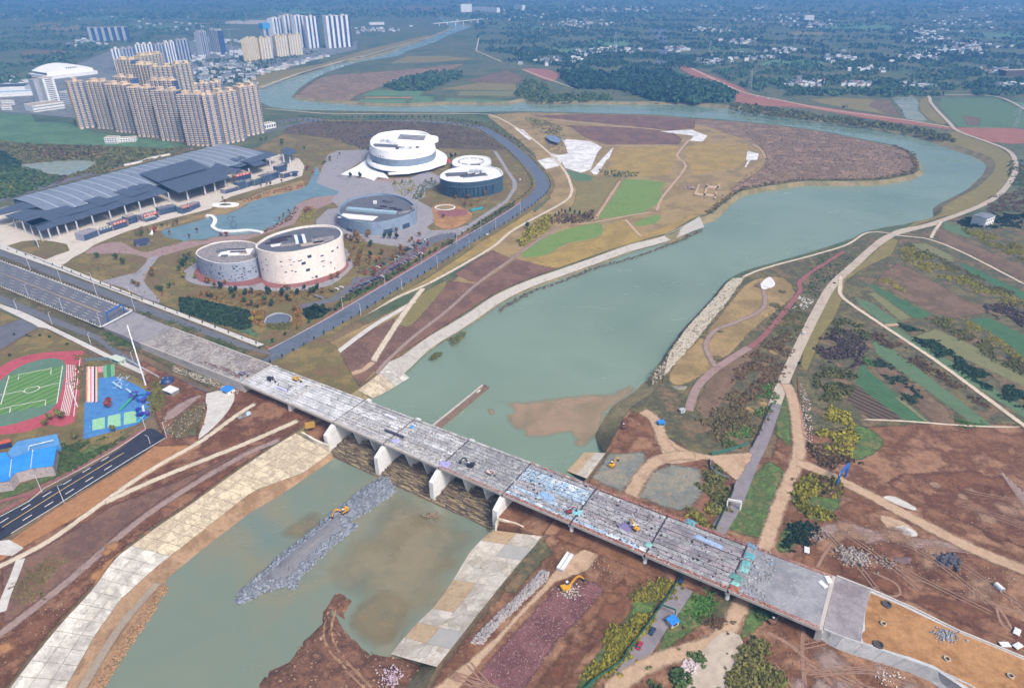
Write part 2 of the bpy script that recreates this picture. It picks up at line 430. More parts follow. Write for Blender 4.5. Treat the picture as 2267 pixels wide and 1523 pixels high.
ground_near = sheet('near_ground', [Vector((-800, 50, 0)), Vector((900, 50, 0)), Vector((900, 520, 0)), Vector((-800, 520, 0))], mat('near_soil', ['6a5a46', '75634c', '5c5240', '6e5a48'], size=30, fine=2, contrast=.3), z=0.012, holes=[land])
M_bank = mat('bank_soil', ['7c7256', '877b5e', '706b4c', '6c6048'], size=25, fine=2, contrast=0.3, bump=0.4)
vs, fs = [], []
idx = [i for i in range(N)]
for i in range(N):
 k = len(vs)
 vs.append((land[i].x, land[i].y, 0.0)); zi = WUP - 5.0 * 3 / max(1, fw[i]) - 0.3
 vs.append((water_in[i].x, water_in[i].y, zi))
for i in range(N):
 j = (i + 1) % N
 if fk[i] == 'n' and fk[j] == 'n': continue
 f = (2 * i, 2 * i + 1, 2 * j + 1, 2 * j)
 fs.append(f if sgn > 0 else tuple(reversed(f)))
me = bpy.data.meshes.new('river_bank'); me.from_pydata(vs, [], fs); me.update()
me.polygons.foreach_set('use_smooth', [True] * len(me.polygons))
river_bank = tag(link('river_bank', me, M_bank), kind='structure')
def strip(name, A, B, za, zb, m, n=40, nv=1, kind='structure', bumpy=0.0, parent=None):
 """sloping surface between two traced edges"""
 A = even(A, n); B = even(B, n); vs = []; fs = []
 for i in range(n + 1):
  for j in range(nv + 1):
   t = j / nv; p = A[i] * (1 - t) + B[i] * t
   z = za + (zb - za) * t
   if bumpy and 0 < j < nv: z += bumpy * mnoise.noise(p * 0.22)
   vs.append((p.x, p.y, z))
 for i in range(n):
  for j in range(nv):
   k = i * (nv + 1) + j; fs.append((k, k + 1, k + nv + 2, k + nv + 1))
 me = bpy.data.meshes.new(name); me.from_pydata(vs, [], fs); me.update()
 if sum(p.normal.z for p in me.polygons) < 0: me.flip_normals()
 o = link(name, me, m, parent)
 if kind: o['kind'] = kind
 return o
def even(pts, n):
 L = [0.0]
 for a, b in zip(pts[:-1], pts[1:]): L.append(L[-1] + (b - a).length)
 out = []; k = 0
 for i in range(n + 1):
  d = L[-1] * i / n
  while k < len(L) - 2 and L[k + 1] < d: k += 1
  t = (d - L[k]) / max(1e-6, L[k + 1] - L[k]); out.append(pts[k] + (pts[k + 1] - pts[k]) * t)
 return out
def at_z(pts, z): return [Vector((p.x, p.y, z)) for p in pts]
# --- left bank below the bridge: concrete slope, sandy toe
M_conc_old = mat('old_concrete', ['a89c86', 'b8ad98', '9a907e', 'c2b7a2', 'ada18b'], size=9, fine=0.7, contrast=0.2, bump=0.25, spots=(2.2, '7f7562', 0.68))
M_conc_white = mat('pale_concrete', ['b4b2ad', 'c0beb9', 'a3a29e', 'b9b4ab'], size=12, fine=0.8, contrast=0.15, bump=0.25, cracks=(3.5, '9a9892', 0.008), spots=(1.1, '7f7d78', 0.68))
M_sand = mat('wet_sand', ['8f745a', '9c8268', '80664e', '8c745c'], size=14, fine=1.2, contrast=0.18, bump=0.2)
M_joint = mat('joint_soil', ['6b6255', '7a7062'], size=4, fine=0.5, bump=0.1)
topL = poly('r 870 1010 580 1180 390 1310 110 1500|g 1420 210 1200 370 960 530 720 710 560 930 380 1120 200 1340 60 1523|z -60 1640 -100 1700', 0.0)
toeL = poly('r 1320 1250 990 1490|g 1905 175 1600 285 1530 330 1240 560 970 770 900 835 760 960 600 1180 420 1500 400 1523|z 90 1640 60 1700', -8.0)
watL = poly('g 2085 95 1905 215 1760 325 1550 450 1300 640 1050 850 1040 910 900 1130 700 1430 640 1523|z 165 1640 130 1700', -11.2)
strip('bank_slope', topL, toeL, -0.02, -8.15, M_joint, 60, 3)
strip('sand_beach', at_z(toeL, -8.15), watL, -8.15, -11.4, M_sand, 60, 2)
def panels(parent, A, B, za, zb, nu, nv, mats, gap=0.16, lift=0.16, split=None, tilt=0.05):
 A = even(A, nu); B = even(B, nu); R = random.Random(nu * 7 + nv)
 for i in range(nu):
  for j in range(nv):
   def Q(u, t):
    ii = min(nu - 1, int(u)); f = u - ii
    a = A[ii] * (1 - f) + A[ii + 1] * f; b = B[ii] * (1 - f) + B[ii + 1] * f
    p = a * (1 - t) + b * t; return Vector((p.x, p.y, za + (zb - za) * t))
   c = [Q(i, j / nv), Q(i + 1 - 1e-6, j / nv), Q(i + 1 - 1e-6, (j + 1) / nv), Q(i, (j + 1) / nv)]
   mid = sum(c, Vector()) / 4
   c = [p + (mid - p).normalized() * gap for p in c]
   lo = [p.copy() for p in c]; hi = [p + Vector((0, 0, lift + R.uniform(-tilt, tilt))) for p in c]
   mb = MB(); area = (c[1] - c[0]).cross(c[2] - c[0]).z
   if area < 0: lo.reverse(); hi.reverse()
   mb.hexa(lo, hi)
   o = mb.build('panel', mats(i, j, R), parent)
slope_l = empty('revetment', topL[4]); slope_l['kind'] = 'structure'
slope_l.location = (0, 0, 0)
kk = 30
panels(slope_l, topL, toeL, -0.02, -8.0, kk, 3, lambda i, j, R: M_conc_white if i >= 15 else M_conc_old)
# ledge and path beside the lower slope
ribbon('bank_ledge', line('g 985 870 760 1130 540 1480 420 1680', -8.6), 4.0, mat('ledge_concrete', ['8c8175', '9a8e80'], size=8, fine=0.8), z=-8.3)
# --- right apron below the bridge
topR = poly('h 1300 575 1250 640 1090 820 1000 930 820 1160 640 1390', 0.0)
botR = poly('h 985 535 860 650 740 850 640 1000 500 1130 350 1310', -10.9)
strip('apron_bed', topR, botR, -0.02, -11.1, M_joint, 40, 2)
M_apron = mat('apron_concrete', ['cfc6b8', 'dcd4c8', 'c3b9a9', 'd6cabb'], size=10, fine=0.9, contrast=0.14, bump=0.15, cracks=(9, '8a7f70', 0.006))
M_apron_w = mat('apron_grey_concrete', ['b1afab', 'bdbab5'], size=8, fine=0.8, contrast=0.12, bump=0.15)
M_apron_b = mat('apron_stained_concrete', ['b59a78', 'c6ae8e', 'a98d6c'], size=9, fine=0.9, contrast=0.15, bump=0.15)
strip('bank_slope', poly('h 640 1388|z 850 1700'), poly('h 540 1360|z 700 1700', -12), 0, -12, M_bank, 6, 2)
apron = empty('apron', (0, 0, 0)); apron['kind'] = 'structure'
panels(apron, topR, botR, -0.02, -10.95, 9, 2, lambda i, j, R: (M_apron_w if R.random() < 0.2 else M_apron) if j == 0 else (M_apron_b if R.random() < 0.55 else M_apron), gap=0.12, tilt=0.03)
M_earth = mat('bare_earth', ['623f2e', '78523c', '583828', '8c6850', '6c4832'], streaks=(38, 16, 1.5, '84685a', .4), size=30, fine=1.6, contrast=0.25, bump=0.4, spots=(0.9, '93806f', 0.70))
# ------------------------------------------------------------------ ground cover, fields, roads (each later sheet a few mm higher)
M = {}
M['meadow'] = mat('meadow', ['4f7050', '5a7a58', '48664a', '62785a'], size=40, fine=3, contrast=0.2)
M['scrub'] = mat('scrub_ground', ['5a5a42', '6d6446', '4a4d3a', '75624a', '55503e'], size=25, fine=3, contrast=0.35)
M['darkscrub'] = mat('dark_scrub_ground', ['5c4a40', '66584a', '4d4438', '6a5848'], size=22, fine=2.5, contrast=0.35)
M['town'] = mat('town_ground', ['6d7078', '7b7d80', '5c6466', '868484'], size=30, fine=6, contrast=0.3)
M['lawn'] = mat('autumn_lawn', ['74663f', '806f46', '655f3a', '725c42', '5c5a38'], size=28, fine=1.8, contrast=0.2)
M['soil_tan'] = mat('tan_soil', ['8d7850', '97825a', '7f6e4c', '86714c'], size=35, fine=2, contrast=0.18)
M['gold'] = mat('golden_field', ['9a8248', 'a58c50', '8d7846', '94824a'], size=26, fine=2, contrast=0.15, stripes=(62, 5.0, '7f7042', 0.5))
M['olive'] = mat('olive_field', ['84774a', '776f46', '8f7f50'], size=24, fine=2, contrast=0.2, stripes=(62, 5.0, '6d6640', 0.4))
M['crop'] = mat('green_crop', ['587a3c', '648546', '4d7038'], size=22, fine=1.6, contrast=0.18, stripes=(62, 4.2, '80854a', 0.55))
M['crop2'] = mat('bright_crop', ['46684a', '507450', '3d5e42'], size=18, fine=1.4, contrast=0.16, stripes=(-37, 3.0, '2c4c34', 0.8))
M['crop3'] = mat('dark_crop', ['45644a', '527050', '3c5841'], size=18, fine=1.4, contrast=0.18, stripes=(-37, 3.0, '66755a', 0.6))
M['crop4'] = mat('sparse_crop', ['6e7450', '7d7a56', '5f6a48'], size=14, fine=1.4, contrast=0.22, stripes=(-37, 3.0, '54603f', 0.5))
M['farfield'] = mat('far_field', ['4f7358', '5c7c5c', '466850'], size=40, fine=4, contrast=0.15)
M['brownfield'] = mat('brown_field', ['6e5a48', '7a6652', '625040', '84725c'], size=24, fine=1.8, contrast=0.22, stripes=(-37, 3.2, '574639', 0.35))
M['furrow'] = mat('furrowed_field', ['5f5044', '6c5b4c'], size=14, fine=1.2, contrast=0.2, stripes=(-37, 4.2, '2e2620', 0.9))
M['violet'] = mat('reed_land', ['80695a', '8b7462', '75614f', '947d68', '826d58'], size=28, fine=2.2, contrast=0.3, cracks=(16, '574840', 0.02))
M['brownslope'] = mat('brown_slope', ['6c5147', '785c4e', '624a42', '745c50'], size=26, fine=1.6, contrast=0.22, spots=(0.9, '9a8a7c', 0.72))
M['path'] = mat('pale_path', ['b7aa98', 'c4b8a6', 'a99c8a'], size=14, fine=1.0, contrast=0.12)
M['levee_path'] = mat('levee_road', ['a2978a', 'b0a598', '978c80'], size=16, fine=1.0, contrast=0.1)
M['dirt'] = mat('dirt_road', ['a38a72', 'b09880', '947c66'], size=12, fine=1.0, contrast=0.16)
M['track'] = mat('dirt_track', ['85706a', '93807a', '7b6860'], size=10, fine=0.9, contrast=0.16)
M['asphalt'] = mat('asphalt', ['5c5e68', '666872', '54565f'], size=20, fine=0.8, contrast=0.1, rough_=0.85)
M['asphalt_b'] = mat('bluish_asphalt', ['545c6c', '5f6878', '4d5563'], size=20, fine=0.8, contrast=0.1, rough_=0.8)
M['asphalt_new'] = mat('new_asphalt', ['2b2e3b', '323543', '262936'], size=18, fine=0.8, contrast=0.1, rough_=0.8)
M['redpave'] = mat('red_paving', ['7e5052', '8a5c5c', '744848'], size=10, fine=0.8, contrast=0.1)
M['pinkpave'] = mat('pink_paving', ['88726e', '947e7a', '7e6864'], size=12, fine=0.8, contrast=0.12)
M['greypave'] = mat('grey_paving', ['85828a', '918e94', '7a7880'], size=14, fine=0.8, contrast=0.12)
M['plaza'] = mat('pale_plaza', ['bdb5aa', 'c8c1b7', 'b0a89e'], size=18, fine=1.0, contrast=0.1, joints=(6.0, 'a59d94', 0.015))
M['walk'] = mat('sidewalk', ['b4b2b0', 'bfbdba', 'a9a7a6'], size=14, fine=0.8, contrast=0.12)
M['white'] = mat('white_membrane', ['c9cacd', 'd6d6d8', 'b4b6bc'], size=9, fine=1.2, contrast=0.1, cracks=(10, '94979c', .012))
M['earth'] = M_earth
M['earth2'] = mat('red_brown_earth', ['6c4a34', '825e46', '5e3e2c', '94725a', '74503a'], size=34, fine=1.4, contrast=0.26, bump=0.5, streaks=(-32, 18, 1.6, '947a66', .4), spots=(1.2, '9b8470', 0.71))
M['orange'] = mat('orange_soil', ['9c744c', 'a88058', '8e6842', 'b08a62'], size=16, fine=1.4, contrast=0.16)
M['tanstrip'] = mat('ochre_soil', ['8f6644', '9d7450', '815a3c'], size=18, fine=1.6, contrast=0.16)
M['redearth'] = mat('red_earth', ['8a5a4c', '966656', '7c4f44'], size=24, fine=2.5, contrast=0.2)
M['grass'] = mat('green_grass', ['4c6434', '5c7440', '425630', '6c6c46', '5a6a3c'], size=9, fine=1.2, contrast=0.38, spots=(2.2, '6e5f48', 0.66))
M['sitegrey'] = mat('site_grey_ground', ['7c7a70', '888274', '6e7470', '8c7c6a'], size=16, fine=1.4, contrast=0.22, spots=(3.0, '5f6c70', 0.64))
M['gravelred'] = mat('red_gravel', ['6a4648', '775254', '5f3f42', '7d5c58'], size=18, fine=0.9, contrast=0.35, bump=0.6, spots=(0.7, 'b0a19a', 0.66))
M['turf'] = mat('pitch_turf', ['4a7048', '527a4e'], size=20, fine=0.8, contrast=0.1, stripes=(31, 5.6, '6c9048', 0.8))
M['turf_d'] = mat('pitch_edge_turf', ['557262', '5e7a68'], size=20, fine=0.8, contrast=0.08)
M['tartan'] = mat('running_track', ['9c4650', 'a8505a', '913f4a'], size=14, fine=0.7, contrast=0.08)
M['playblue'] = mat('blue_playground', ['3d6fa8', '4a7eb6', '35659c'], size=14, fine=0.8, contrast=0.1, spots=(1.3, '6f9cc4', 0.72))
M['paint'] = mat('white_road_paint', ['d8d8d4', 'c8c8c6'], size=3, fine=0.5, contrast=0.1, bump=0)
M['paint_y'] = mat('yellow_road_paint', ['d2b878', 'c8ac6a'], size=3, fine=0.5, contrast=0.1, bump=0)
M['tyre'] = mat('tyre_print', ['86695a', '927666'], size=6, fine=.8, contrast=.2)
M['lower'] = mat('mauve_asphalt', ['77727a', '827d83', '6d6870'], size=14, fine=.9, contrast=.12)
M['lake'] = watermat('lake_water', ['5f7880', '6a838a', '566f78'], 30, 0.1, 0.05)
M['pond'] = watermat('pond_water', ['8a8a70', '7f8a7c', '93907a'], 60, 0.15, 0.04)
M['mudwater'] = watermat('silty_water', ['a08468', 'aa8e72', '948062', '9c8468'], 30, 0.2, 0.05, True)
SOFT = dict(grass=3, earth=4, earth2=5, dirt=2, track=3, brownslope=2.5, olive=2.5, scrub=4, sitegrey=4, soil_tan=3, violet=4, darkscrub=4, meadow=5, lawn=1.6, gravelred=3, tanstrip=2, brownfield=1.5, redearth=4, crop4=1.5, town=9, walk=0)
def Z(name, key, tr, sm=3, ro=0.0, seg=5.0, **kw):
 pts = poly(tr)
 if sm > 1: pts = smooth(pts, sm, True)
 if isinstance(key, str) and SOFT.get(key):
  dist = sum((p.y for p in pts), 0.0) / len(pts); return soft_sheet(name, pts, M[key], SOFT[key] * max(1, dist / 700))
 if ro: pts = rough(pts, seg, ro)
 return sheet(name, pts, M[key] if isinstance(key, str) else key, **kw)
def Rb(name, key, tr, w, w1=None, n=5, **kw):
 return ribbon(name, line(tr, n=n), w, M[key], w1, soft=dict(dirt=1.6, track=1.8, path=.7, tyre=.8).get(key, 0), **kw)
# far left
Z('meadow', 'meadow', 'a -60 710 200 700 240 760 420 760 600 820 880 860 1180 900 1180 925 1000 930 620 915 300 905 -60 880', 2, 2)
Z('scrub_ground', 'scrub', 'a -60 875 300 905 620 912 1000 930 1270 900 1270 930 800 1035 640 1095 80 1245 -60 1270', 1, 2)
Z('pond', 'pond', 'a 130 1030 220 1022 300 1010 450 1003 600 1010 560 1060 480 1075 400 1100 280 1080 180 1060', 3, 2, kind='structure')
Z('town_ground', 'town', 'a -60 600 170 500 400 420 700 300 1230 250 1540 290 2100 300 2256 230 2256 310 1640 460 1440 530 1600 560 1640 740 1580 800 1180 890 700 800 420 745 -60 705', 1, 3)
Z('road_verge', 'soil_tan', 'a 410 745 640 790 820 810 1190 895 1150 900 800 835 600 790', 2)
Z('levee_grass', 'olive', 'a 1480 535 1640 462 2000 400 2256 318|b 450 250 600 215 590 235 300 325 0 395|a 1950 440 1800 480 1600 560', 1, 1)
Rb('bank_path', 'path', 'a 1620 553 1800 484 1950 436 2256 352|b 180 355 450 275 600 236', 7, 7)
# far middle: the farmed spit inside the river bend
Z('spit_field', 'violet', 'a 1865 610 1860 580 1960 500 2080 470|b 200 455 560 425 830 395 700 450 520 500 330 540 150 600 100 645 0 635', 2, 4, 12)
Z('spit_field', 'brownfield', 'b 810 510 950 470 1080 435 1180 480 1160 525 980 520', 1, 2)
Z('spit_field', 'redearth', 'b 1160 430 1320 430 1410 460 1400 500 1340 510 1250 480', 2, 2)
Z('spit_field', 'farfield', 'b 170 600 240 565 560 572 530 600', 1)
Z('spit_field', 'farfield', 'b 120 647 170 622 450 622 440 655 200 655', 1)
Z('spit_field', 'farfield', 'b 680 653 700 615 1090 630 1060 655', 1)
Z('spit_field', 'olive', 'b 640 560 900 515 1140 525 1150 565 800 565', 1)
Z('spit_field', 'soil_tan', 'b 180 603 520 603 470 618 180 618', 1)
Z('spit_field', 'crop4', 'b 780 570 1150 570 1140 603 760 600', 1)
Z('spit_field', 'farfield', 'b 470 645 500 600 620 604 610 652', 1)
Z('spit_field', 'olive', 'b 500 395 650 390 900 370 700 350 450 350 330 400', 1, 3)
Rb('farm_path', 'path', 'b 905 230 890 300 890 320 960 350 1050 390', 5)
Rb('farm_path', 'path', 'b 1160 430 1350 500 1530 565', 5)
for k, (sx, sy, wd, hh, key) in enumerate([(1350, 95, 80, 9, 'farfield'), (1600, 105, 120, 8, 'crop3'), (1750, 140, 140, 9, 'farfield'), (1250, 110, 90, 7, 'crop3'), (1640, 90, 110, 5, 'brownfield'),
  (1900, 60, 160, 6, 'farfield'), (2050, 110, 130, 7, 'crop3'), (240, 40, 150, 7, 'crop3'), (120, 60, 120, 8, 'olive'), (330, 60, 140, 9, 'crop3'), (650, 25, 180, 5, 'farfield'), (900, 20, 150, 5, 'brownfield'),
  (100, 120, 120, 10, 'brownfield'), (1780, 75, 90, 5, 'olive'), (2200, 80, 120, 7, 'farfield'), (1420, 40, 110, 4, 'crop3'), (1150, 60, 100, 6, 'crop3'), (560, 50, 140, 5, 'levee_path')]):
 Z('far_field', key, f'z {sx - wd/2} {sy + hh*.4} {sx - wd*.2} {sy - hh} {sx + wd/2} {sy - hh*.5} {sx + wd*.45} {sy + hh} {sx - wd*.1} {sy + hh*.8}', 2, 14, 60)
# far right
Z('new_road', 'asphalt_b', 'b 1985 185 2030 160 2085 200 2085 300 2095 390 2060 432 2010 395 2015 300 2020 240', 1)
Z('red_embankment_soil', 'redearth', 'b 2060 400 2256 500|c 0 370 60 380 130 400 300 465 500 545 560 585 480 570 330 560 200 500 100 450', 2, 2)
Z('red_embankment_soil', 'redearth', 'c 440 570 520 580 700 620 1000 668 1300 710 1500 742 1810 795 2060 790 2300 815 2300 900 2060 892 1900 860 1800 815 1500 775 1250 740 900 680 640 665 430 635', 2, 1.5)
Rb('haul_road', 'path', 'c 130 405 330 500 500 575 760 632 1000 680 1300 722 1550 755 1820 800', 6)
Z('tributary_water', 'pond', 'c 1440 600 1560 598 1600 650 1590 690 1655 757 1520 742 1500 690 1450 640', 2)
Z('bank_field', 'olive', 'c 900 620 1100 610 1300 620 1420 640 1490 730 1200 690 1000 650', 1, 1)
Z('bank_field', 'brownfield', 'c 1340 620 1430 630 1490 735 1400 715 1280 660', 1, 1)
Z('bank_field', 'crop3', 'c 1740 615 2080 612 2300 720 2300 800 1960 800 1840 790 1720 660', 1, 1)
Z('bank_field', 'brownfield', 'c 1870 720 1990 740 1980 785 1900 785', 1)
Z('bank_field', 'farfield', 'c 2090 640 2300 640 2300 700 2180 650', 1)
Z('levee_grass', 'olive', 'c 1300 1500 1490 1432 1700 1300 1900 1190 2010 1090 2022 1030 1970 982 1850 942 1640 880 1840 815 2120 930 2200 1010 2190 1110 2050 1260 1700 1405 1500 1460', 2)
Z('levee_grass', 'olive', 'c 1600 620 1670 600 1680 660 1790 770 1700 770 1600 700', 2)
# land between the riverside road and the river
Z('riverside_soil', 'soil_tan', 'b 950 718 1200 702 1650 712 2000 722 2256 745|c 100 735 400 755 700 785 1000 824 1200 864 1450 914 1552 958 1594 1040 1560 1082 1400 1116 1200 1128 900 1128 700 1153 500 1188 415 1238 285 1338 195 1368 55 1458|e 2045 118 1845 168 1595 258 1395 328 1195 398 995 488 845 588 715 668 595 738 495 808 415 868 335 908 255 998 140 1078|z 640 800 1000 620 1215 440 1180 340 1080 260', 1)
Z('reed_land', 'violet', 'c 120 740 400 757 700 787 1000 826 1200 866 1450 916 1550 960 1590 1040 1558 1080 1400 1114 1200 1126 900 1126 700 1151 500 1186 400 1190 560 1090 640 1000 610 930 550 890 300 800', 2, 1.5)
Z('field', 'brownslope', 'b 1230 722 1600 714 2000 724 2256 748 2256 800 2100 818 1800 786 1450 750 1320 738', 1)
Z('field', 'brownslope', 'b 1420 780 1650 790 1900 800 2110 825 2180 870 2150 905 1700 905 1560 860 1480 800', 1)
Z('field', 'olive', 'b 1180 730 1330 750 1320 790 1200 770', 1, 1)
Z('field', 'gold', 'b 1760 920 2140 912 2150 960 2090 1090 1900 1100 1700 1080', 1, 1)
Z('field', 'gold', 'c 140 920 300 892 530 902 520 1000 470 1050 200 1090 150 1000', 1, 1)
Z('field', 'olive', 'b 1460 1100 1790 1112 1740 1180 1600 1390 1400 1380 1490 1270 1510 1180', 1, 1)
Z('field', 'crop', 'b 1810 1120 1950 1125 2070 1140 2040 1180 2040 1260 1900 1340 1640 1370 1740 1230', 1, 0.6)
Z('field', 'crop3', 'b 1440 1060 1620 1100 1600 1135 1500 1130', 1)
Z('field', 'gold', 'e 1180 258 1340 238 1480 168 1640 134 1690 60 1810 15 1950 110 2200 10 2256 -60 2256 0 2050 110 1700 212 1400 318 1300 310', 1, 0.6)
Z('field', 'gold', 'b 1680 1392 1900 1352 2000 1325 2256 1180 2256 1310 2100 1415 1960 1500 1890 1500 1810 1362', 1)
Z('field', 'crop', 'e 1165 243 1240 180 1320 130 1450 80 1640 40 1680 80 1640 130 1450 170 1340 230 1250 252', 3)
Z('field', 'crop', 'b 1880 1390 2000 1345 2040 1360 1990 1400 1880 1412', 2)
Z('slope_soil', 'brownslope', 'e 985 205 1110 262 900 412 850 410 740 358 860 280', 1, 0.6)
Z('slope_soil', 'brownslope', 'e 0 868 230 700 460 590 530 490 700 398 850 412 905 415 1130 264 1400 325 1200 396 1000 486 720 666 500 806 335 905 240 985 140 1075 0 1030', 1, 0.5)
Z('slope_grass', 'olive', 'e 360 640 470 560 540 480 690 400 700 440 600 560 500 670 430 690', 3, 1)
Z('verge', 'gold', 'e 0 690 250 565 560 400 820 230 1100 20 1230 -60 1250 -20 980 185 630 385 360 510 0 708', 1)
Z('membrane', 'white', 'b 1420 870 1500 875 1600 885 1670 920 1640 960 1600 1060 1540 1080 1440 1050 1420 1010 1340 955 1400 970 1460 960 1440 900', 1, 0.8, 3)
Z('membrane', 'white', 'b 1120 797 1180 812 1240 868 1215 876 1140 815', 1)
Z('membrane', 'white', 'b 1240 1012 1340 985 1430 1000 1400 1040 1300 1062', 1)
Z('membrane', 'white', 'b 1620 1090 1600 1072 1680 985 1745 918 1718 985 1700 1000 1640 1092', 1)
Z('membrane', 'white', 'c -20 822 180 812 280 850 250 885 170 880 195 850 60 832', 1)
Z('membrane', 'white', 'c 520 1000 530 945 600 960 590 1000 548 1002 518 1048 512 1045 533 1002', 1)
Rb('park_path', 'path', 'e -80 745 0 715 360 520 630 395 980 195|b 1130 1430 1430 1265 1480 1205 1478 1160 1440 1070 1340 955 1200 840 1080 765 1000 728 900 712 400 712 0 712|a 1900 700 1640 678', 5.0)
Rb('bank_path', 'walk', 'e -40 890 0 862 230 690 400 590 500 530', 5.0)
Rb('bank_path', 'path', 'e 560 440 470 555 350 730 235 915', 6.5)
Rb('bank_path', 'dirt', 'e 245 905 180 955 100 985 50 1020 20 1060', 6)
Rb('dirt_track', 'track', 'e 260 985 330 900 500 745 700 590 900 412 1110 262 1300 130 1420 60', 3.5)
for tr, w in (('b 1350 740 1450 760 1800 790 2110 820', 4), ('b 2240 850 2140 970 2195 1040 2050 1230 2010 1330', 4), ('b 1800 1110 1700 1260 1615 1390', 3), ('b 1500 1400 1620 1390 1880 1340 2010 1325', 3.5), ('b 1810 1360 1870 1430 1930 1490', 4), ('b 1560 860 1700 910 2150 910', 2), ('c 550 895 620 940 640 1000', 4)):
 Rb('field_path', 'dirt', tr, w, n=3)
Z('verge', 'lawn', 'z 545 748 600 768 650 752 705 745 745 765 805 868 760 872 690 848 600 806', 1)
# riverside road
RIVER_ROAD = line('d 1500 930 1680 868|e -90 700 0 650 300 470 600 290 750 195|b 830 1500 1100 1340 1270 1215 1300 1140 1240 1050 1130 940 1010 850 900 795 750 770 400 762 0 762|a 1900 745 1740 762', n=6)
ribbon('riverside_verge', RIVER_ROAD, 34, M['lawn'])
ribbon('riverside_road', RIVER_ROAD, 19, M['asphalt_b'])
def offset_line(cl, d):
 out = []; n = len(cl)
 for i, p in enumerate(cl):
  t = cl[min(i + 1, n - 1)] - cl[max(i - 1, 0)]; t.z = 0; t.normalize(); out.append(p + Vector((-t.y, t.x, 0)) * d)
 return out
ribbon('red_sidewalk', offset_line(RIVER_ROAD[:52], 10.6), 3.6, M['redpave'])
ribbon('white_kerb_line', offset_line(RIVER_ROAD[:52], 8.4), 0.5, M['paint'])
# ------------------------------------------------------------------ the culture park
Z('park_lawn', 'lawn', 'z -20 545 340 672 560 752 600 770 640 752 860 622 1000 535 1185 420 1160 365 1060 290 900 270 720 265 640 290 560 330 -20 470', 1)
Z('dark_scrub_ground', 'darkscrub', 'a 1760 830 1850 770 2050 757|b 0 762 300 757 700 772 880 815 960 850 1060 925 1000 940 700 930 220 935 0 875|a 2130 880 2080 870 1900 850', 2, 2)
Rb('north_road', 'asphalt', 'a -60 1275 80 1228 640 1068 1270 905 1480 868 1700 815 1950 755', 13)
ribbon('road_verge', offset_line(line('a 640 1068 1270 905', n=4), -9.5), 5, M['tanstrip'])
Z('plaza', 'plaza', 'm -60 880 1500 420 2267 200|n 1800 240 2050 290 2120 380 2090 510 1850 590 1500 680 1200 770 1050 840 950 920 800 960 380 1065 60 1155|m 1560 1160 1180 1320 1000 1390 800 1560 560 1590 640 1530 880 1400 840 1310 640 1270 290 1270 90 1330 -60 1400', 1)
Z('lawn', 'lawn', 'm 110 1330 300 1275 520 1255 780 1300 870 1370 820 1440 720 1520 480 1480 290 1400', 3)
Z('shore_soil', 'soil_tan', 'n 120 1170 500 1080 900 960 1060 880 1330 810 1600 700 1900 610 2120 550 2150 650 1980 715 1600 800 1430 860 1300 930 1080 1020 900 1030 420 1160 330 1200 200 1220', 1, 1)
Z('shore_soil', 'pinkpave', 'n 620 1330 880 1325 1000 1275 1560 1235 1900 1020 2020 860 2267 775|o 300 820 420 830 300 880 0 1000|n 2130 880 2060 1010 1990 1110 1700 1210 1400 1310 1100 1340 700 1390 420 1450 200 1500 0 1520 300 1420', 1, 1)
Z('lake', 'lake', 'n 330 1195 500 1150 880 1050 900 1012 1150 992 1380 882 1420 852 1600 792 1970 702 2140 642 2195 560|o 0 500 60 640 120 735 240 757 560 752 480 812 380 822 0 862|n 2170 800 2020 870 1960 960 1900 1020 1750 1130 1600 1180 1560 1230 1000 1270 880 1310 700 1310 620 1330 360 1260', 2, 0.8)
Z('pink_plaza', 'pinkpave', 'o 60 560 170 555 240 600 460 640 800 655 1050 640 1180 700 1200 760 1150 880 1080 850 1000 760 830 690 720 738 500 742 240 735 135 700 122 640', 2)
Z('garden_pave', 'greypave', 'o 130 380 250 330 620 320 620 400 480 470 350 560 460 640 830 690 1080 640 1260 560 1400 620 1420 700 1250 780 1240 860 1160 900 1340 1000 1340 1150 1260 1200 1300 1240 1560 1230 1720 1180 2160 890 2240 760 2240 680 2160 560 2060 400 2020 340 2060 340 2200 560 2290 690 2290 760 2180 920 1760 1200 1640 1290 1200 1420 900 1420 300 1330 0 1250 0 1120 130 1000 260 980 180 900 260 800 0 700', 1)
Z('ring_pave', 'greypave', 'p 30 700 170 590 250 520 600 440 950 400 1500 350 2000 360 2160 560 2150 640 1900 850 1500 930 1100 930 560 890 250 860 80 800', 3)
Z('red_pave', 'redpave', 'p 160 710 270 600 330 560 1000 480 1980 430 2060 520 2110 620 1950 760 1700 850 1400 890 1100 890 1020 830 900 860 600 870 420 820 250 820', 3)
Z('garden_path', 'pinkpave', 'd 530 230 640 170 760 160 830 200 980 230 1240 150 1240 180 1000 250 960 290 900 400 960 510 930 520 760 430 640 400 850 370 920 260 760 230', 2)
Z('garden_path', 'greypave', 'd 640 400 850 350 930 260 990 250 930 330 890 400 1000 520 960 545 880 500 760 440', 2)
Z('walk', 'plaza', 'd 420 165 590 175 450 260 380 305 285 270 430 215 440 195', 2)
Z('lawn', 'lawn', 'p 0 540 180 420 240 560 150 600 40 680 0 690', 2)
Z('car_park', 'asphalt', 'p 1460 1120 1900 1015 2130 850 2180 740 2267 700|e 120 380 240 370 340 300 480 210 600 130 660 110 760 100 770 130 640 160 480 265 240 415 110 470 0 510|p 2130 980 1950 1060 1500 1160', 1)
for tr in ('e 130 330 350 240 560 130 600 140 360 280 140 370', 'e 120 470 320 370 560 225 570 240 330 395 130 500', 'p 1500 1160 1950 1060 2180 960 2190 985 1960 1090 1500 1190'):
 Z('planting_bed', 'scrub', tr, 1)
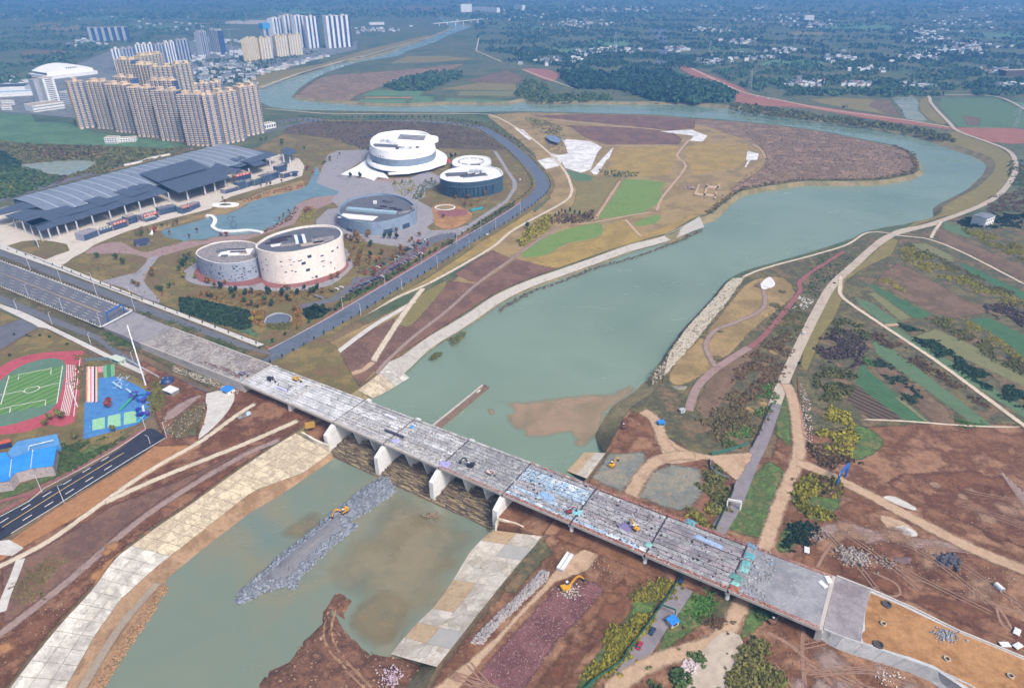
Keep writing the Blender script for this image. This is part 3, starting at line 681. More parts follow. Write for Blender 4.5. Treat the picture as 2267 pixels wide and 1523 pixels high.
Z('oval_court', 'asphalt_b', 'p 1050 1330 1090 1260 1200 1215 1320 1225 1395 1270 1380 1310 1300 1340 1150 1360', 3)
Z('playground_soil', 'orange', 'o 1330 960 1480 930 1600 950 1720 1010 1780 1080 1640 1190 1500 1230 1360 1180 1340 1100', 3)
Z('red_pave', 'redpave', 'o 1390 1010 1700 1000 1700 1070 1420 1080', 2)
Z('lawn', 'meadow', 'd 1480 720 1580 690 1660 760 1800 780 1660 795 1600 760', 2)
# ------------------------------------------------------------------ boulevard on the left
Z('boulevard_ground', 'scrub', 'd -80 160 1000 535 1660 800 1720 860 1300 1080 870 860 520 800 300 680 -80 540', 1)
Z('side_road', 'asphalt', 'd -80 180 0 208 930 560 1600 822 1720 860 1800 892 1500 815 1200 705 880 590 600 480 0 245 -80 215', 1)
Z('sidewalk', 'walk', 'd -80 130 0 168 400 310 900 515 1300 665 1650 798 1610 812 1300 690 930 548 400 345 0 203 -80 172', 1)
Z('side_road', 'asphalt', 'd -80 455 0 490 300 615 610 742 650 770 760 850 1000 960 1300 1090 1260 1120 1000 1010 760 900 640 800 600 770 300 655 0 535 -80 505', 1)
Z('sidewalk', 'walk', 'd -80 515 0 545 130 590 260 650 300 675 520 780 740 890 960 990 930 1005 700 900 500 800 300 700 240 690 200 665 0 570 -80 545', 1)
Z('cross_road', 'asphalt', 'd -80 690 140 640 240 690 80 780 -80 880', 1)
Z('lawn', 'lawn', 'd -80 570 0 585 130 640 0 690 -80 715', 1)
Z('school_lawn', 'lawn', 'd -80 900 60 800 250 690 300 705 500 800 560 860 900 1020 1000 1060 950 1250 560 1523|g 500 130 200 280 -80 400', 1)
# ------------------------------------------------------------------ school yard
Z('running_track', 'tartan', 'd -150 1100 -60 990 60 905 180 865 300 848 505 838 515 860 505 1000 465 1285 300 1300 170 1342 -20 1362 -150 1340', 2)
Z('pitch_surround', 'turf_d', 'd -130 1180 -60 1090 20 1010 100 950 190 910 300 885 380 893 412 935 400 1020 370 1130 345 1180 290 1225 170 1270 0 1312 -100 1290', 3)
Z('pitch', 'turf', 'q 0 590 105 262 300 225 705 152 640 575 510 600 110 680 -100 720 -100 610', 1)
def mark(tr, w, key='paint', n=1, name='painted_line'):
 return ribbon(name, line(tr, n=n), w, M[key])
for tr in ('q 105 265 10 590', 'q 705 155 640 575', 'q 0 480 270 435', 'q 440 400 660 347', 'q 205 310 213 255 578 182 572 250', 'q 120 625 110 680', 'q 120 612 515 535 510 600', 'q 0 640 120 612'):
 mark(tr, 0.55)
mark('q 268 445 290 415 350 395 420 385 445 395 430 420 380 445 310 458 268 445', 0.6, n=3)
for k in range(6):
 mark(f'q {755 + k * 20} {140 + k * 2} {740 + k * 19} {400} {672 + k * 20} {715}', 0.45, n=3)
mark('q 905 40 880 250 830 720', 0.5, n=3)
Z('playground', 'playblue', 'd 615 1010 700 993 830 1040 920 1090 942 1150 935 1250 850 1302 520 1392 530 1155 608 1150', 1)
for col, a, b in (('c07a74', 968, 985), ('e2c79c', 985, 1003), ('e8e2dc', 1003, 1012), ('d97a86', 1012, 1032), ('e6c6d6', 1032, 1056), ('22305a', 1056, 1074), ('d9b58c', 1074, 1096)):
 Z('play_stripe', plain('stripe_' + col, col, 0.8), f'q {a} 165 {b} 162 {b} 555 {a} 570', 1)
Z('play_court', plain('court_green', '6f9e78', 0.8), 'q 1150 155 1290 135 1292 265 1170 290', 1)
Z('play_court', plain('court_dgreen', '3d7a5c', 0.8), 'q 1200 140 1245 135 1250 280 1205 285', 1)
Z('play_court', plain('court_pink', 'c98898', 0.8), 'q 1105 165 1155 160 1155 225 1105 230', 1)
for tr in ('q 1040 760 1180 730 1180 860 1040 880', 'q 1215 720 1355 690 1360 830 1210 850', 'q 1395 680 1530 660 1535 790 1390 820'):
 Z('play_court', mat('court_pale', ['7fb493', '8fc29c', '6aa58c'], size=3, fine=0.6, contrast=0.2), tr, 1)
# ------------------------------------------------------------------ lower left: works soil, new road
Z('works_soil', 'earth', 'd 850 870 1300 1090 1520 1060 2000 1240|r 870 1010 580 1180 390 1310 110 1500|g 1420 210 1200 370 960 530 720 710 560 930 380 1120 200 1340 60 1523|z -60 1640 -200 1640 -200 1330 0 1215|g 0 700 60 600 850 90 960 0|d 1000 1380 960 1270', 1)
Z('red_brown_soil', 'brownslope', 'g 0 790 310 620 700 380 1100 230 1600 0 1700 0 1380 130 1050 330 800 510 500 790 300 940 0 1170', 1, 0.5)
Z('ochre_soil', 'tanstrip', 'g -60 680 70 590 330 410 850 95 960 10 1300 0 1000 160 700 345 330 550 160 645 0 740', 1, 0.5)
Z('grass_strip', 'grass', 'g 380 170 560 0 740 0 500 140 200 290 -60 390 -60 330 200 220', 1)
Z('new_road', 'asphalt_new', 'g -80 500 0 447 200 345 500 180 740 40|q 1650 865 1700 855 1780 890 1870 960|g 850 90 600 240 330 400 70 565 -80 650', 1)
ribbon('red_sidewalk', line('q 1640 850 1300 1080 900 1300 500 1500|g 180 330 0 430 -80 475', n=3), 3.0, M['redpave'])
ribbon('red_sidewalk', line('g -80 385 0 360 150 322 260 300', n=3), 3.0, M['redpave'])
mark('q 1640 868 1300 1095 900 1320 500 1530|g 180 360 0 455', 0.5)
mark('q 1860 965 1500 1180 950 1523|g 330 400 70 560', 0.5)
mark('g 775 55 400 280 0 530', 0.45, 'paint_y')
for (x0, y0, x1, y1) in ((680, 80, 0, 495), (700, 135, 60, 530)):
 a, b = W(px(f'g {x0} {y0}')[0]), W(px(f'g {x1} {y1}')[0]); L = (b - a).length; k = 0
 while k * 12 + 4 < L:
  t0, t1 = k * 12 / L, (k * 12 + 5) / L
  ribbon('lane_dash', [a + (b - a) * t0, a + (b - a) * t1], 0.6, M['paint']); k += 1
Rb('works_path', 'path', 'g -80 800 0 765 300 610 600 400 900 190 1230 0|d 1300 1372 1480 1240 1600 1165', 4.5)
Rb('works_path', 'path', 'g 640 375 1000 212 1530 0|d 1700 1345 1870 1270', 5)
Rb('works_track', 'track', 'g -80 1250 0 1190 400 880 800 535 1100 322 1500 85 1760 -30', 4.5)
Z('concrete_pad', 'walk', 'd 1290 1105 1440 1090 1462 1150 1380 1270 1240 1392 1270 1300 1295 1200', 2)
Z('debris_ground', 'scrub', 'd 1000 1340 1180 1200 1290 1140 1290 1220 1240 1370 1100 1400', 1, 1)
Z('side_road', 'track', 'd 1000 1270 1100 1170 1300 1090 1200 1180 1080 1270', 2)
Z('stone_patch', 'walk', 'g -40 610 60 600 150 650 80 700 -40 690', 1)
Rb('stone_steps', 'walk', 'g 130 720 90 830 40 950 10 1050', 4)
# ------------------------------------------------------------------ right bank
Z('right_bank_soil', 'scrub', 'f 0 905 130 715 280 555 425 395 640 318 950 228 1150 163 1265 112 1420 120 1300 220 1100 370 980 540 850 800 760 1000 700 1180 600 1400 540 1520|i 450 250 330 540|z 1600 1180 1480 1130 1320 1060 1341 1002 1375 898 1425 852', 1)
Z('bare_soil', 'soil_tan', 'f 60 920 200 780 330 640 500 430 620 380 760 380 840 480 760 560 560 720 400 900 250 1000 120 1060 30 1030', 2, 1)
Z('bare_soil', 'brownfield', 'f 330 900 520 820 620 790 560 900 420 1100 300 1250 200 1200 260 1060', 2, 1.5)
Z('works_soil', 'earth2', 'z 1201 1187 1298 1059 1341 1002 1375 898 1440 920 1470 960 1560 1010 1640 1000 1700 1010 1740 900 1800 960 2000 930 2450 930 2450 1750 840 1750 967 1476', 1)
Z('farmland', 'scrub', 'z 1930 548 2005 505 2090 478 2267 470 2450 470 2450 960 2130 938 1790 958 1740 830 1830 650', 1)
Z('levee_grass', 'olive', 'f 1420 125 1480 150 1440 240 1260 330 1150 400 1130 520 1080 640 990 760 960 860 900 1000 850 920 870 820 980 560 1100 390 1300 230', 1)
FLD = [('brownfield', 'f 1370 350 1460 290 1560 330 2030 600 1830 640 1680 605 1330 410'), ('brownfield', 'f 1700 80 1800 110 2330 350 2330 440 1900 225 1720 160'),
 ('crop2', 'f 1250 410 1340 440 1680 610 1620 640 1560 630'), ('crop3', 'f 1205 510 1300 540 1480 660 1400 680 1230 560'), ('crop4', 'f 1280 480 1330 470 1560 635 1480 655'),
 ('crop2', 'f 1830 290 1900 300 2330 510 2330 560 1950 370'), ('crop2', 'f 1910 645 2040 632 2330 780 2330 950 2150 790'), ('crop3', 'f 1310 775 1400 800 2060 1310 1960 1310 1330 850'),
 ('crop2', 'f 1200 1040 1240 920 1660 1290 1540 1285 1450 1230'), ('crop3', 'f 1410 690 1470 700 2330 1240 2330 1300 1900 1030'), ('furrow', 'f 1180 1040 1450 1230 1480 1272 1300 1272 1150 1150'),
 ('brownfield', 'f 1330 860 1440 950 1780 1200 1845 1305 1690 1295 1330 960'), ('crop4', 'f 1560 750 1700 700 2000 830 2330 1010 2330 1100 1900 900'), ('crop4', 'f 1540 170 1640 165 1800 240 1830 290 1700 260'),
 ('crop3', 'f 1750 30 1860 60 2000 110 1900 130 1760 80'), ('crop4', 'f 1480 1120 1680 1290 1640 1290 1440 1130')]
for key, tr in FLD: Z('field', key, tr, 1, 0.5)
Z('green_verge', 'grass', 'f 735 1110 775 1095 812 1200 815 1470 690 1360 700 1240', 1, 0.6)
Z('green_verge', 'grass', 'f 1160 1320 1270 1310 1390 1390 1370 1460 1250 1523 1100 1523', 2, 1)
Z('green_verge', 'grass', 'i 940 0 1090 0 1100 130 1000 140 940 80', 2, 1)
Z('green_verge', 'grass', 'i 375 530 460 340 560 180 660 90 780 170 720 330 625 600 480 575', 1, 0.6)
Z('green_verge', 'grass', 'i 700 620 760 500 830 480 930 530 860 620 800 690 720 680', 2, 0.8)
Z('green_verge', 'grass', 'i 800 300 860 220 1000 200 1120 300 1110 400 1020 490 900 460 800 380', 3, 1)
Z('green_verge', 'grass', 'i 130 830 300 870 330 960 300 1110 180 1190 0 1320|h 2010 1290 2040 1180 2110 1070 2140 960', 2, 0.8)
Z('green_verge', 'scrub', 'i 320 950 460 960 420 1080 370 1170 240 1190 290 1100', 2, 0.8)
Z('green_verge', 'grass', 'i 540 980 640 1020 640 1130 520 1230 470 1200 500 1080', 2, 0.8)
Z('hedge_ground', 'grass', 'h 2256 780 2180 800 1860 960 1830 1060 1720 1180 1540 1420 1480 1560 1600 1560 1800 1350 1900 1230 2040 1000 2140 830', 1, 0.6)
Z('site_ground', 'sitegrey', 'h 1880 335 1960 175 2100 118 2250 140|i 250 160 270 300 190 420 120 430 0 410', 1, 1)
Z('site_ground', 'sitegrey', 'h 1590 215 1700 55 1960 40 1960 130 1860 260 1800 320 1700 280', 1, 1)
Z('site_ground', 'scrub', 'h 1000 945 1270 590 1330 600 1385 680 1290 780 1150 950', 1, 0.8)
Z('red_gravel', 'gravelred', 'h 800 1560 960 1335 1180 1095 1385 880 1620 850 1700 900 1580 1070 1400 1250 1190 1560', 1, 0.8)
Z('dark_earth', 'earth', 'h 1190 1560 1430 1250 1600 1070 1740 880 1900 765 1830 1060 1700 1195 1500 1450 1440 1560', 1, 0.6)
Z('haul_track', 'dirt', 'h 560 1560 850 1335 1010 1190 1290 890 1360 800 1480 690 1640 610 1695 650 1590 800 1390 870 1180 1080 980 1310 770 1560', 1, 0.7)
Z('dark_earth', 'earth', 'i 1380 240 1470 180 1900 160 2100 180 2330 330 2330 700 2200 640 1800 470 1500 330', 1, 1)
Z('dark_earth', 'earth', 'i 1050 690 1300 650 1500 800 1560 880 1900 950 2330 1130 2330 1330 2150 1240 1800 1120 1560 1010 1280 900 1110 830', 1, 1)
Z('tan_soil', 'dirt', 'i 1350 440 1500 480 1600 560 1500 600 1380 520', 2, 1)
Z('tan_soil', 'track', 'i 940 520 1150 480 1400 560 1700 590 1900 640 2100 700 1900 690 1650 670 1300 640 1050 600', 2, 1)
Z('chalk_patch', 'walk', 'i 1375 335 1450 330 1580 400 1560 415 1440 370', 2, 0.5)
Z('chalk_patch', 'walk', 'i 1430 540 1500 510 1590 560 1560 580', 2, 0.5)
Rb('wheel_track', 'tyre', 'i 1300 800 1450 870 1480 940 1400 950 1310 890', 1.0)
Rb('wheel_track', 'tyre', 'i 1560 840 1800 920 2050 1000 2330 1080', 1.2)
Rb('wheel_track', 'tyre', 'i 1700 790 1850 900 2080 1010 2200 1200', 1.2)
Rb('wheel_track', 'tyre', 'i 2080 1010 2120 1130 2250 1210', 1.0)
Rb('wheel_track', 'tyre', 'i 640 1170 800 1260 900 1350 1080 1523', 2.2)
Rb('wheel_track', 'tyre', 'i 880 1150 870 1300 890 1523', 2.0)
Rb('wheel_track', 'tyre', 'i 960 780 1010 690 1060 620', 1.5)
for k in range(6):
 Rb('wheel_track', 'track', f'i {2110 + k * 26} {170 + k * 22} {2220 + k * 20} {330 + k * 30} {2330} {480 + k * 40}', 0.8)
# dried, driven-over and wet patches on the bare earth
R = random.Random(31); softpatch = dict(M); softpatch['dirt'] = mat('dried_soil', ['866a56', '927662', '7a5e4c'], size=10, fine=1.2, contrast=.22)
for key, tr, n, lo, hi in (('dirt', 'i 900 480 1300 520 1900 640 2256 800 2256 1000 1500 820 1100 700', 16, 6, 18), ('earth', 'i 1000 560 1800 760 2256 1000 2256 1200 1500 880', 12, 6, 20), ('track', 'i 640 1170 1000 1260 1700 1560 700 1560', 9, 5, 12), ('dirt', 'i 1400 200 2256 250 2256 640 1800 460', 7, 5, 14), ('earth', 'i 1400 200 2256 250 2256 640 1800 460', 7, 8, 20), ('tanstrip', 'g 0 1250 400 900 800 560 1200 400 560 900 0 1480', 8, 3, 9), ('earth2', 'e 1500 1440 1800 1180 1900 1240 1940 1400', 5, 5, 12), ('scrub', 'f 60 920 620 380 840 480 560 720 250 1000', 8, 5, 12), ('soil_tan', 'f 700 1000 850 600 760 700 420 1100 300 1350 560 1400', 10, 4, 11), ('earth2', 'h 1190 1560 1600 1070 1900 765 1700 1195', 6, 4, 10)):
 for p in scatter(poly(tr), n, R):
  r_ = R.uniform(lo, hi); a0 = R.uniform(0, 3); el = R.uniform(.35, .8)
  soft_sheet('soil_patch', [p + Vector((math.cos(t) * r_ * (1 + .3 * math.sin(3 * t + a0)) * math.cos(a0) - math.sin(t) * r_ * el * math.sin(a0), math.cos(t) * r_ * (1 + .3 * math.sin(3 * t + a0)) * math.sin(a0) + math.sin(t) * r_ * el * math.cos(a0), 0)) for t in [k * .35 for k in range(18)]], softpatch[key], r_ * .75)
# tyre marks
for k in range(34):
 p = scatter(poly(R.choice(('i 950 520 1300 560 1900 700 2256 850 2256 1080 1500 850 1100 720', 'i 640 1180 1000 1280 1600 1540 700 1560', 'i 1450 220 2256 260 2256 620 1800 450', 'h 600 1523 1000 1200 1300 900 1200 1000 800 1400'))), 1, R)
 if not p: continue
 p = p[0]; a = R.uniform(-1.2, .2); c = [p]; b = R.uniform(-.05, .05)
 for j in range(12): a += b; c.append(c[-1] + Vector((math.cos(a), math.sin(a), 0)) * 4)
 for o_ in (-1, 1): ribbon('tyre_mark', offset_line(c, o_), .35, M['tyre'], soft=.6)
# roads on the right bank
Rb('levee_road', 'levee_path', 'c 1700 1400|f 1430 118 1310 200 1200 300 1060 430 960 600 860 800 760 1020 690 1200', 8)
Rb('lower_road', 'lower', 'f 705 1170 620 1400 560 1523|i 450 370 350 540 250 700 170 850 60 1020 0 1095|h 1900 1330 1780 1500 1700 1600', 8)
Rb('levee_road', 'levee_path', 'f 1310 200 1430 118|c 1500 1440 1700 1395 2050 1255 2185 1110 2200 1010 2130 930 1850 825 1790 770 1690 665 1668 620 1700 598 2080 606 2300 710', 7)
Rb('bank_path', 'path', 'f 490 385 640 325 960 238 1150 178 1255 112 1330 100 1430 110', 3)
Rb('park_path', 'redpave', 'f 830 510 860 455 856 410 950 335 1130 222', 4)
Rb('park_path', 'pinkpave', 'f 160 1215 215 1070 330 955 540 820', 6)
Rb('park_path', 'redpave', 'f 540 820 640 740 740 620 830 505', 4.5)
Rb('park_path', 'track', 'f 612 400 640 530 595 600 440 670 330 712 272 790 282 860 335 950', 4)
Z('leaf_plaza', 'white', 'f 612 425 635 398 670 380 700 415 692 440 650 455 620 452', 3)
Rb('works_road', 'dirt', 'f 770 1040 820 1180 850 1400|i 840 110 790 230 720 400 640 640 560 850 480 1020 400 1170 250 1270 0 1345|h 1880 1430 1700 1560', 9)
Rb('works_road', 'dirt', 'i 830 120 960 165 1300 330 1700 545 2000 690 2330 820', 9)
Z('works_pad', 'dirt', 'f 0 1370 120 1440 300 1490 540 1470 560 1523 530 1560|i 460 240 300 112 200 118 0 130', 2)
Rb('works_road', 'dirt', 'e 1920 1215 2000 1270 2030 1340 2060 1420 2140 1490 2256 1510', 9)
Rb('works_road', 'dirt', 'h 1840 335 1930 190 2000 120 2120 80 2256 75', 10)
Z('works_pad', 'levee_path', 'i 370 1180 480 1200 500 1300 440 1420 420 1523 380 1600 130 1600 180 1450 250 1300', 2)
Rb('farm_road', 'path', 'f 1115 360 1108 440 1130 515 1400 700 1700 900 2000 1120 2256 1310 2330 1370', 4.5, n=3)
Rb('farm_road', 'path', 'f 1430 118 1560 130 1680 150 1900 240 2330 465', 3.5, n=3)
Rb('farm_road', 'path', 'f 1670 145 1700 90 1750 20', 4, n=3)
Rb('field_ditch', 'path', 'f 1230 1270 1500 1280 1900 1310 2256 1320', 1.6, n=3)
Rb('field_ditch', 'dirt', 'f 1380 685 1480 675', 5)
# silt in the river by the right bank
soft_sheet('silt_shoal', smooth(poly('e 975 1140 1200 1150 1500 1110 1700 1100 1850 1040 1930 1020 1850 1120 1760 1180 1700 1230 1680 1330 1560 1440 1490 1420 1470 1350 1300 1385 1180 1370 1180 1340 1120 1330 1060 1240 1110 1220 1060 1170', WUP), 2, True), M['mudwater'], 5, z=WUP + 0.02)
soft_sheet('silt_shoal', smooth(poly('e 950 1200 990 1195 1010 1220 990 1240 960 1230', WUP), 3, True), M['mudwater'], 2, z=WUP + 0.03)
# ------------------------------------------------------------------ loose stone, mounds, 3-D strips
_ico = None
def ico():
 global _ico
 if _ico is None:
  bm = bmesh.new(); bmesh.ops.create_icosphere(bm, subdivisions=1, radius=1.0)
  bm.verts.index_update(); v = np.array([x.co[:] for x in bm.verts]); f = np.array([[q.index for q in x.verts] for x in bm.faces]); bm.free(); _ico = (v, f)
 return _ico
def np_mesh(name, V, F):
 me = bpy.data.meshes.new(name); me.vertices.add(len(V)); me.vertices.foreach_set('co', np.asarray(V, dtype=np.float32).ravel())
 k = F.shape[1]; me.loops.add(F.size); me.loops.foreach_set('vertex_index', F.ravel().astype(np.int32))
 me.polygons.add(len(F)); me.polygons.foreach_set('loop_start', np.arange(0, F.size, k, dtype=np.int32)); me.polygons.foreach_set('loop_total', np.full(len(F), k, dtype=np.int32))
 me.update(calc_edges=True); me.validate(); return me
def rotmats(n):
 q = nrg.normal(size=(n, 4)); q /= np.linalg.norm(q, axis=1)[:, None]; w, x, y, z = q.T
 return np.stack([np.stack([1 - 2 * (y * y + z * z), 2 * (x * y - z * w), 2 * (x * z + y * w)], 1), np.stack([2 * (x * y + z * w), 1 - 2 * (x * x + z * z), 2 * (y * z - x * w)], 1),
     np.stack([2 * (x * z - y * w), 2 * (y * z + x * w), 1 - 2 * (x * x + y * y)], 1)], 1)
def rocks(name, pts, lo, hi, m, flat=0.7, parent=None, label=None, cat=None):
 n = len(pts); v, f = ico(); P = np.array([(p.x, p.y, p.z) for p in pts])
 s = np.exp(nrg.uniform(np.log(lo), np.log(hi), n))
 jit = 1 + 0.28 * nrg.normal(size=(n, len(v)))
 V = v[None] * jit[..., None].clip(0.6, 1.5) * (nrg.uniform(0.6, 1.25, size=(n, 1, 3))) * s[:, None, None]
 V = np.einsum('nij,nkj->nki', rotmats(n), V); V[..., 2] *= flat
 V = (V + P[:, None]).reshape(-1, 3); F = (f[None] + (np.arange(n) * len(v))[:, None, None]).reshape(-1, 3)
 o = link(name, np_mesh(name, V, F), m, parent); tag(o, label, cat, kind='stuff'); return o
def edge_dist(p, pts):
 d = 1e9; n = len(pts)
 for i in range(n):
  a, b = pts[i], pts[(i + 1) % n]; ax, ay = b.x - a.x, b.y - a.y
  t = max(0, min(1, ((p.x - a.x) * ax + (p.y - a.y) * ay) / (ax * ax + ay * ay + 1e-9)))
  d = min(d, math.hypot(p.x - a.x - ax * t, p.y - a.y - ay * t))
 return d
def mound(name, pts, z0, hmax, m, slope=0.5, cell=2.0, amp=0.4, freq=0.25, kind='structure', fn=None):
 x0, x1 = min(p.x for p in pts), max(p.x for p in pts); y0, y1 = min(p.y for p in pts), max(p.y for p in pts)
 vs = [Vector((p.x, p.y)) for p in pts]; nb = len(vs)
 if sum(vs[i].x * vs[(i + 1) % nb].y - vs[(i + 1) % nb].x * vs[i].y for i in range(nb)) < 0: vs.reverse()
 y = y0
 while y < y1:
  x = x0
  while x < x1:
   q = Vector((x + rng.uniform(-.3, .3) * cell, y + rng.uniform(-.3, .3) * cell, 0))
   if inside(q.x, q.y, pts) and edge_dist(q, pts) > cell * 0.4: vs.append(Vector((q.x, q.y)))
   x += cell
  y += cell
 r = delaunay_2d_cdt(vs, [], [list(range(nb))], 1, 1e-4)
 out = []
 for v in r[0]:
  p = Vector((v.x, v.y, 0)); d = edge_dist(p, pts)
  h = hmax * (1 - math.exp(-d * slope / max(0.1, hmax)))
  h += min(1, d / 2) * amp * (mnoise.noise(p * freq) + 0.6 * mnoise.noise(p * freq * 2.7))
  if fn: h += fn(p) * min(1, d / 2)
  out.append((v.x, v.y, z0 + h))
 fs = []
 for f in r[2]:
  a, b, c = [r[0][i] for i in f]; fs.append(tuple(f) if (b - a).cross(c - a) > 0 else tuple(reversed(f)))
 me = bpy.data.meshes.new(name); me.from_pydata(out, [], fs); me.update(); me.polygons.foreach_set('use_smooth', [True] * len(me.polygons))
 o = link(name, me, m)
 if kind: o['kind'] = kind
 return o
def surf(o):
 """height sampler for a mound (nearest vertex)"""
 P = np.array([v.co[:] for v in o.data.vertices])
 return lambda p: P[np.argmin((P[:, 0] - p.x) ** 2 + (P[:, 1] - p.y) ** 2), 2]
# ------------------------------------------------------------------ the bridge under demolition
DZ = 8.0
JU = [(606, 807), (707, 846), (806, 885), (912, 927), (1030, 972), (1176, 1022), (1318, 1077), (1478, 1136), (1656, 1203), (1850, 1274)]
JL = [(535, 847), (637, 888), (738, 934), (850, 986), (974, 1040), (1114, 1094), (1266, 1160), (1429, 1230), (1611, 1306), (1813, 1388)]
U = [W(p, DZ) for p in JU]; L_ = [W(p, DZ) for p in JL]
A_ = np.array([(p.x, p.y) for p in U]); B_ = np.array([(p.x, p.y) for p in L_])
mid = (A_ + B_) / 2; ctr = mid.mean(0); _, _, vt = np.linalg.svd(mid - ctr); bd = vt[0]; bd = bd if bd[0] > 0 else -bd
bn = np.array([-bd[1], bd[0]])                                   # towards upstream
sU, sL = (A_ - ctr) @ bd, (B_ - ctr) @ bd; sJ = (sU + sL) / 2
hU = np.polyfit(sU, (A_ - ctr) @ bn, 1); hL = np.polyfit(sL, (B_ - ctr) @ bn, 1)
def BP(s, t, z=0.0):
 """bridge coordinates: s metres along, t 0 = downstream edge .. 1 = upstream edge"""
 a = np.polyval(hL, s); b = np.polyval(hU, s); q = ctr + bd * s + bn * (a + (b - a) * t); return Vector((q[0], q[1], z))
def BQ(s, off, z):
 """s metres along, off metres from the downstream edge (positive = upstream)"""
 a = np.polyval(hL, s); q = ctr + bd * s + bn * (a + off); return Vector((q[0], q[1], z))
BW = float(np.polyval(hU, 0) - np.polyval(hL, 0)); BANG = math.atan2(bd[1], bd[0])
print('bridge width', BW, 'spans', np.diff(sJ))
# water: the upper pool reaches to the weir crest at the upstream edge of the deck, the lower pool begins there
def clip(pts, a, b, keep_left=True):
 out = []; n = len(pts)
 def sd(p): return ((b.x - a.x) * (p.y - a.y) - (b.y - a.y) * (p.x - a.x)) * (1 if keep_left else -1)
 for i in range(n):
  p, q = pts[i], pts[(i + 1) % n]; sp, sq = sd(p), sd(q)
  if sp >= 0: out.append(p)
  if sp * sq < 0: out.append(p + (q - p) * (sp / (sp - sq)))
 return out
M_wup = watermat('river_water', ['697d6c', '718574', '798c7c', '6d8170'], 160, 0.10, 0.10)
M_wdn = watermat('pool_water', ['6c7c70', '767f6e', '707e70', '7d7d68', '6a7b72', '747e6c'], 110, 0.10, 0.08)
LA, LB = BQ(sJ[0] - 4000, BW + 2.5, 0), BQ(sJ[9] + 4000, BW + 2.5, 0)
sheet('river_water', clip(land, LA, LB, True), M_wup, z=WUP); sheet('pool_water', clip(land, LA, LB, False), M_wdn, z=WDN)
def girdmat(name, cols, crk, spot, c2='5a5a60'):
 return mat(name, cols, size=7, fine=0.8, contrast=0.15, bump=0.3, cracks=(crk, c2, 0.009), spots=spot)
GM = [girdmat('girder_pale', ['c2c4c8', 'a9acb2', 'd2d3d6', 'b4b7bb'], 16, (1.5, '7d8088', 0.66)),
 girdmat('girder_pale_b', ['c0c2c6', 'adb0b6', 'cdced2', '9fa2a8'], 8, (1.3, '73767e', 0.64)),
 girdmat('girder_block', ['acacb0', '98989c', 'bebec0', 'a6a196'], 4.2, (1.2, '67666a', 0.62)),
 girdmat('girder_grey', ['95979b', '85878c', 'a8aaad', '8f9196'], 4.5, (1.1, '5c5c62', 0.62)),
 girdmat('girder_blue', ['9fb6cc', 'b4c6d8', '8fabc6', 'd0d8e0', 'c4c8ce'], 3.5, (1.1, '5f656e', 0.60)),
 girdmat('girder_white', ['c4c4c8', 'a8a8ae', '8f9096', 'd2d2d4'], 4.5, (1.1, '5a5a60', 0.60)),
 girdmat('girder_mauve', ['8a878f', '7d7a82', '989298', '8c8c94'], 9, (1.2, '4e4c54', 0.64))]
M_fascia = mat('fascia_concrete', ['a5a19f', 'b3afac', '96928f'], size=8, fine=0.6, contrast=0.15, bump=0.15)
M_redrub = mat('red_rubble_kerb', ['8d6158', '9d7a70', '7a5550', 'a4928a'], size=4, fine=0.6, contrast=0.35, bump=0.5, spots=(0.7, 'c9b8b0', 0.62))
M_pier = mat('pier_concrete', ['c9cdd2', 'd4d7da', 'bcc0c6'], size=14, fine=0.8, contrast=0.08, bump=0.08)
M_dark = mat('dark_steel', ['3a3a40', '46464c'], size=4, fine=0.5, contrast=0.2, rough_=0.6)
bridge = empty('road_bridge', BP(0, 0.5, 0)); tag(bridge, 'long concrete road bridge half demolished, girders laid bare, across the river', 'bridge')
bridge.location = (0, 0, 0)
NG = 10
SPAN_M = [[0, 0, 1], [1, 0, 1], [1, 2, 2], [2, 2, 1], [3, 2, 3], [4, 4, 5], [5, 5, 4, 6], [6, 3, 6], [6]]
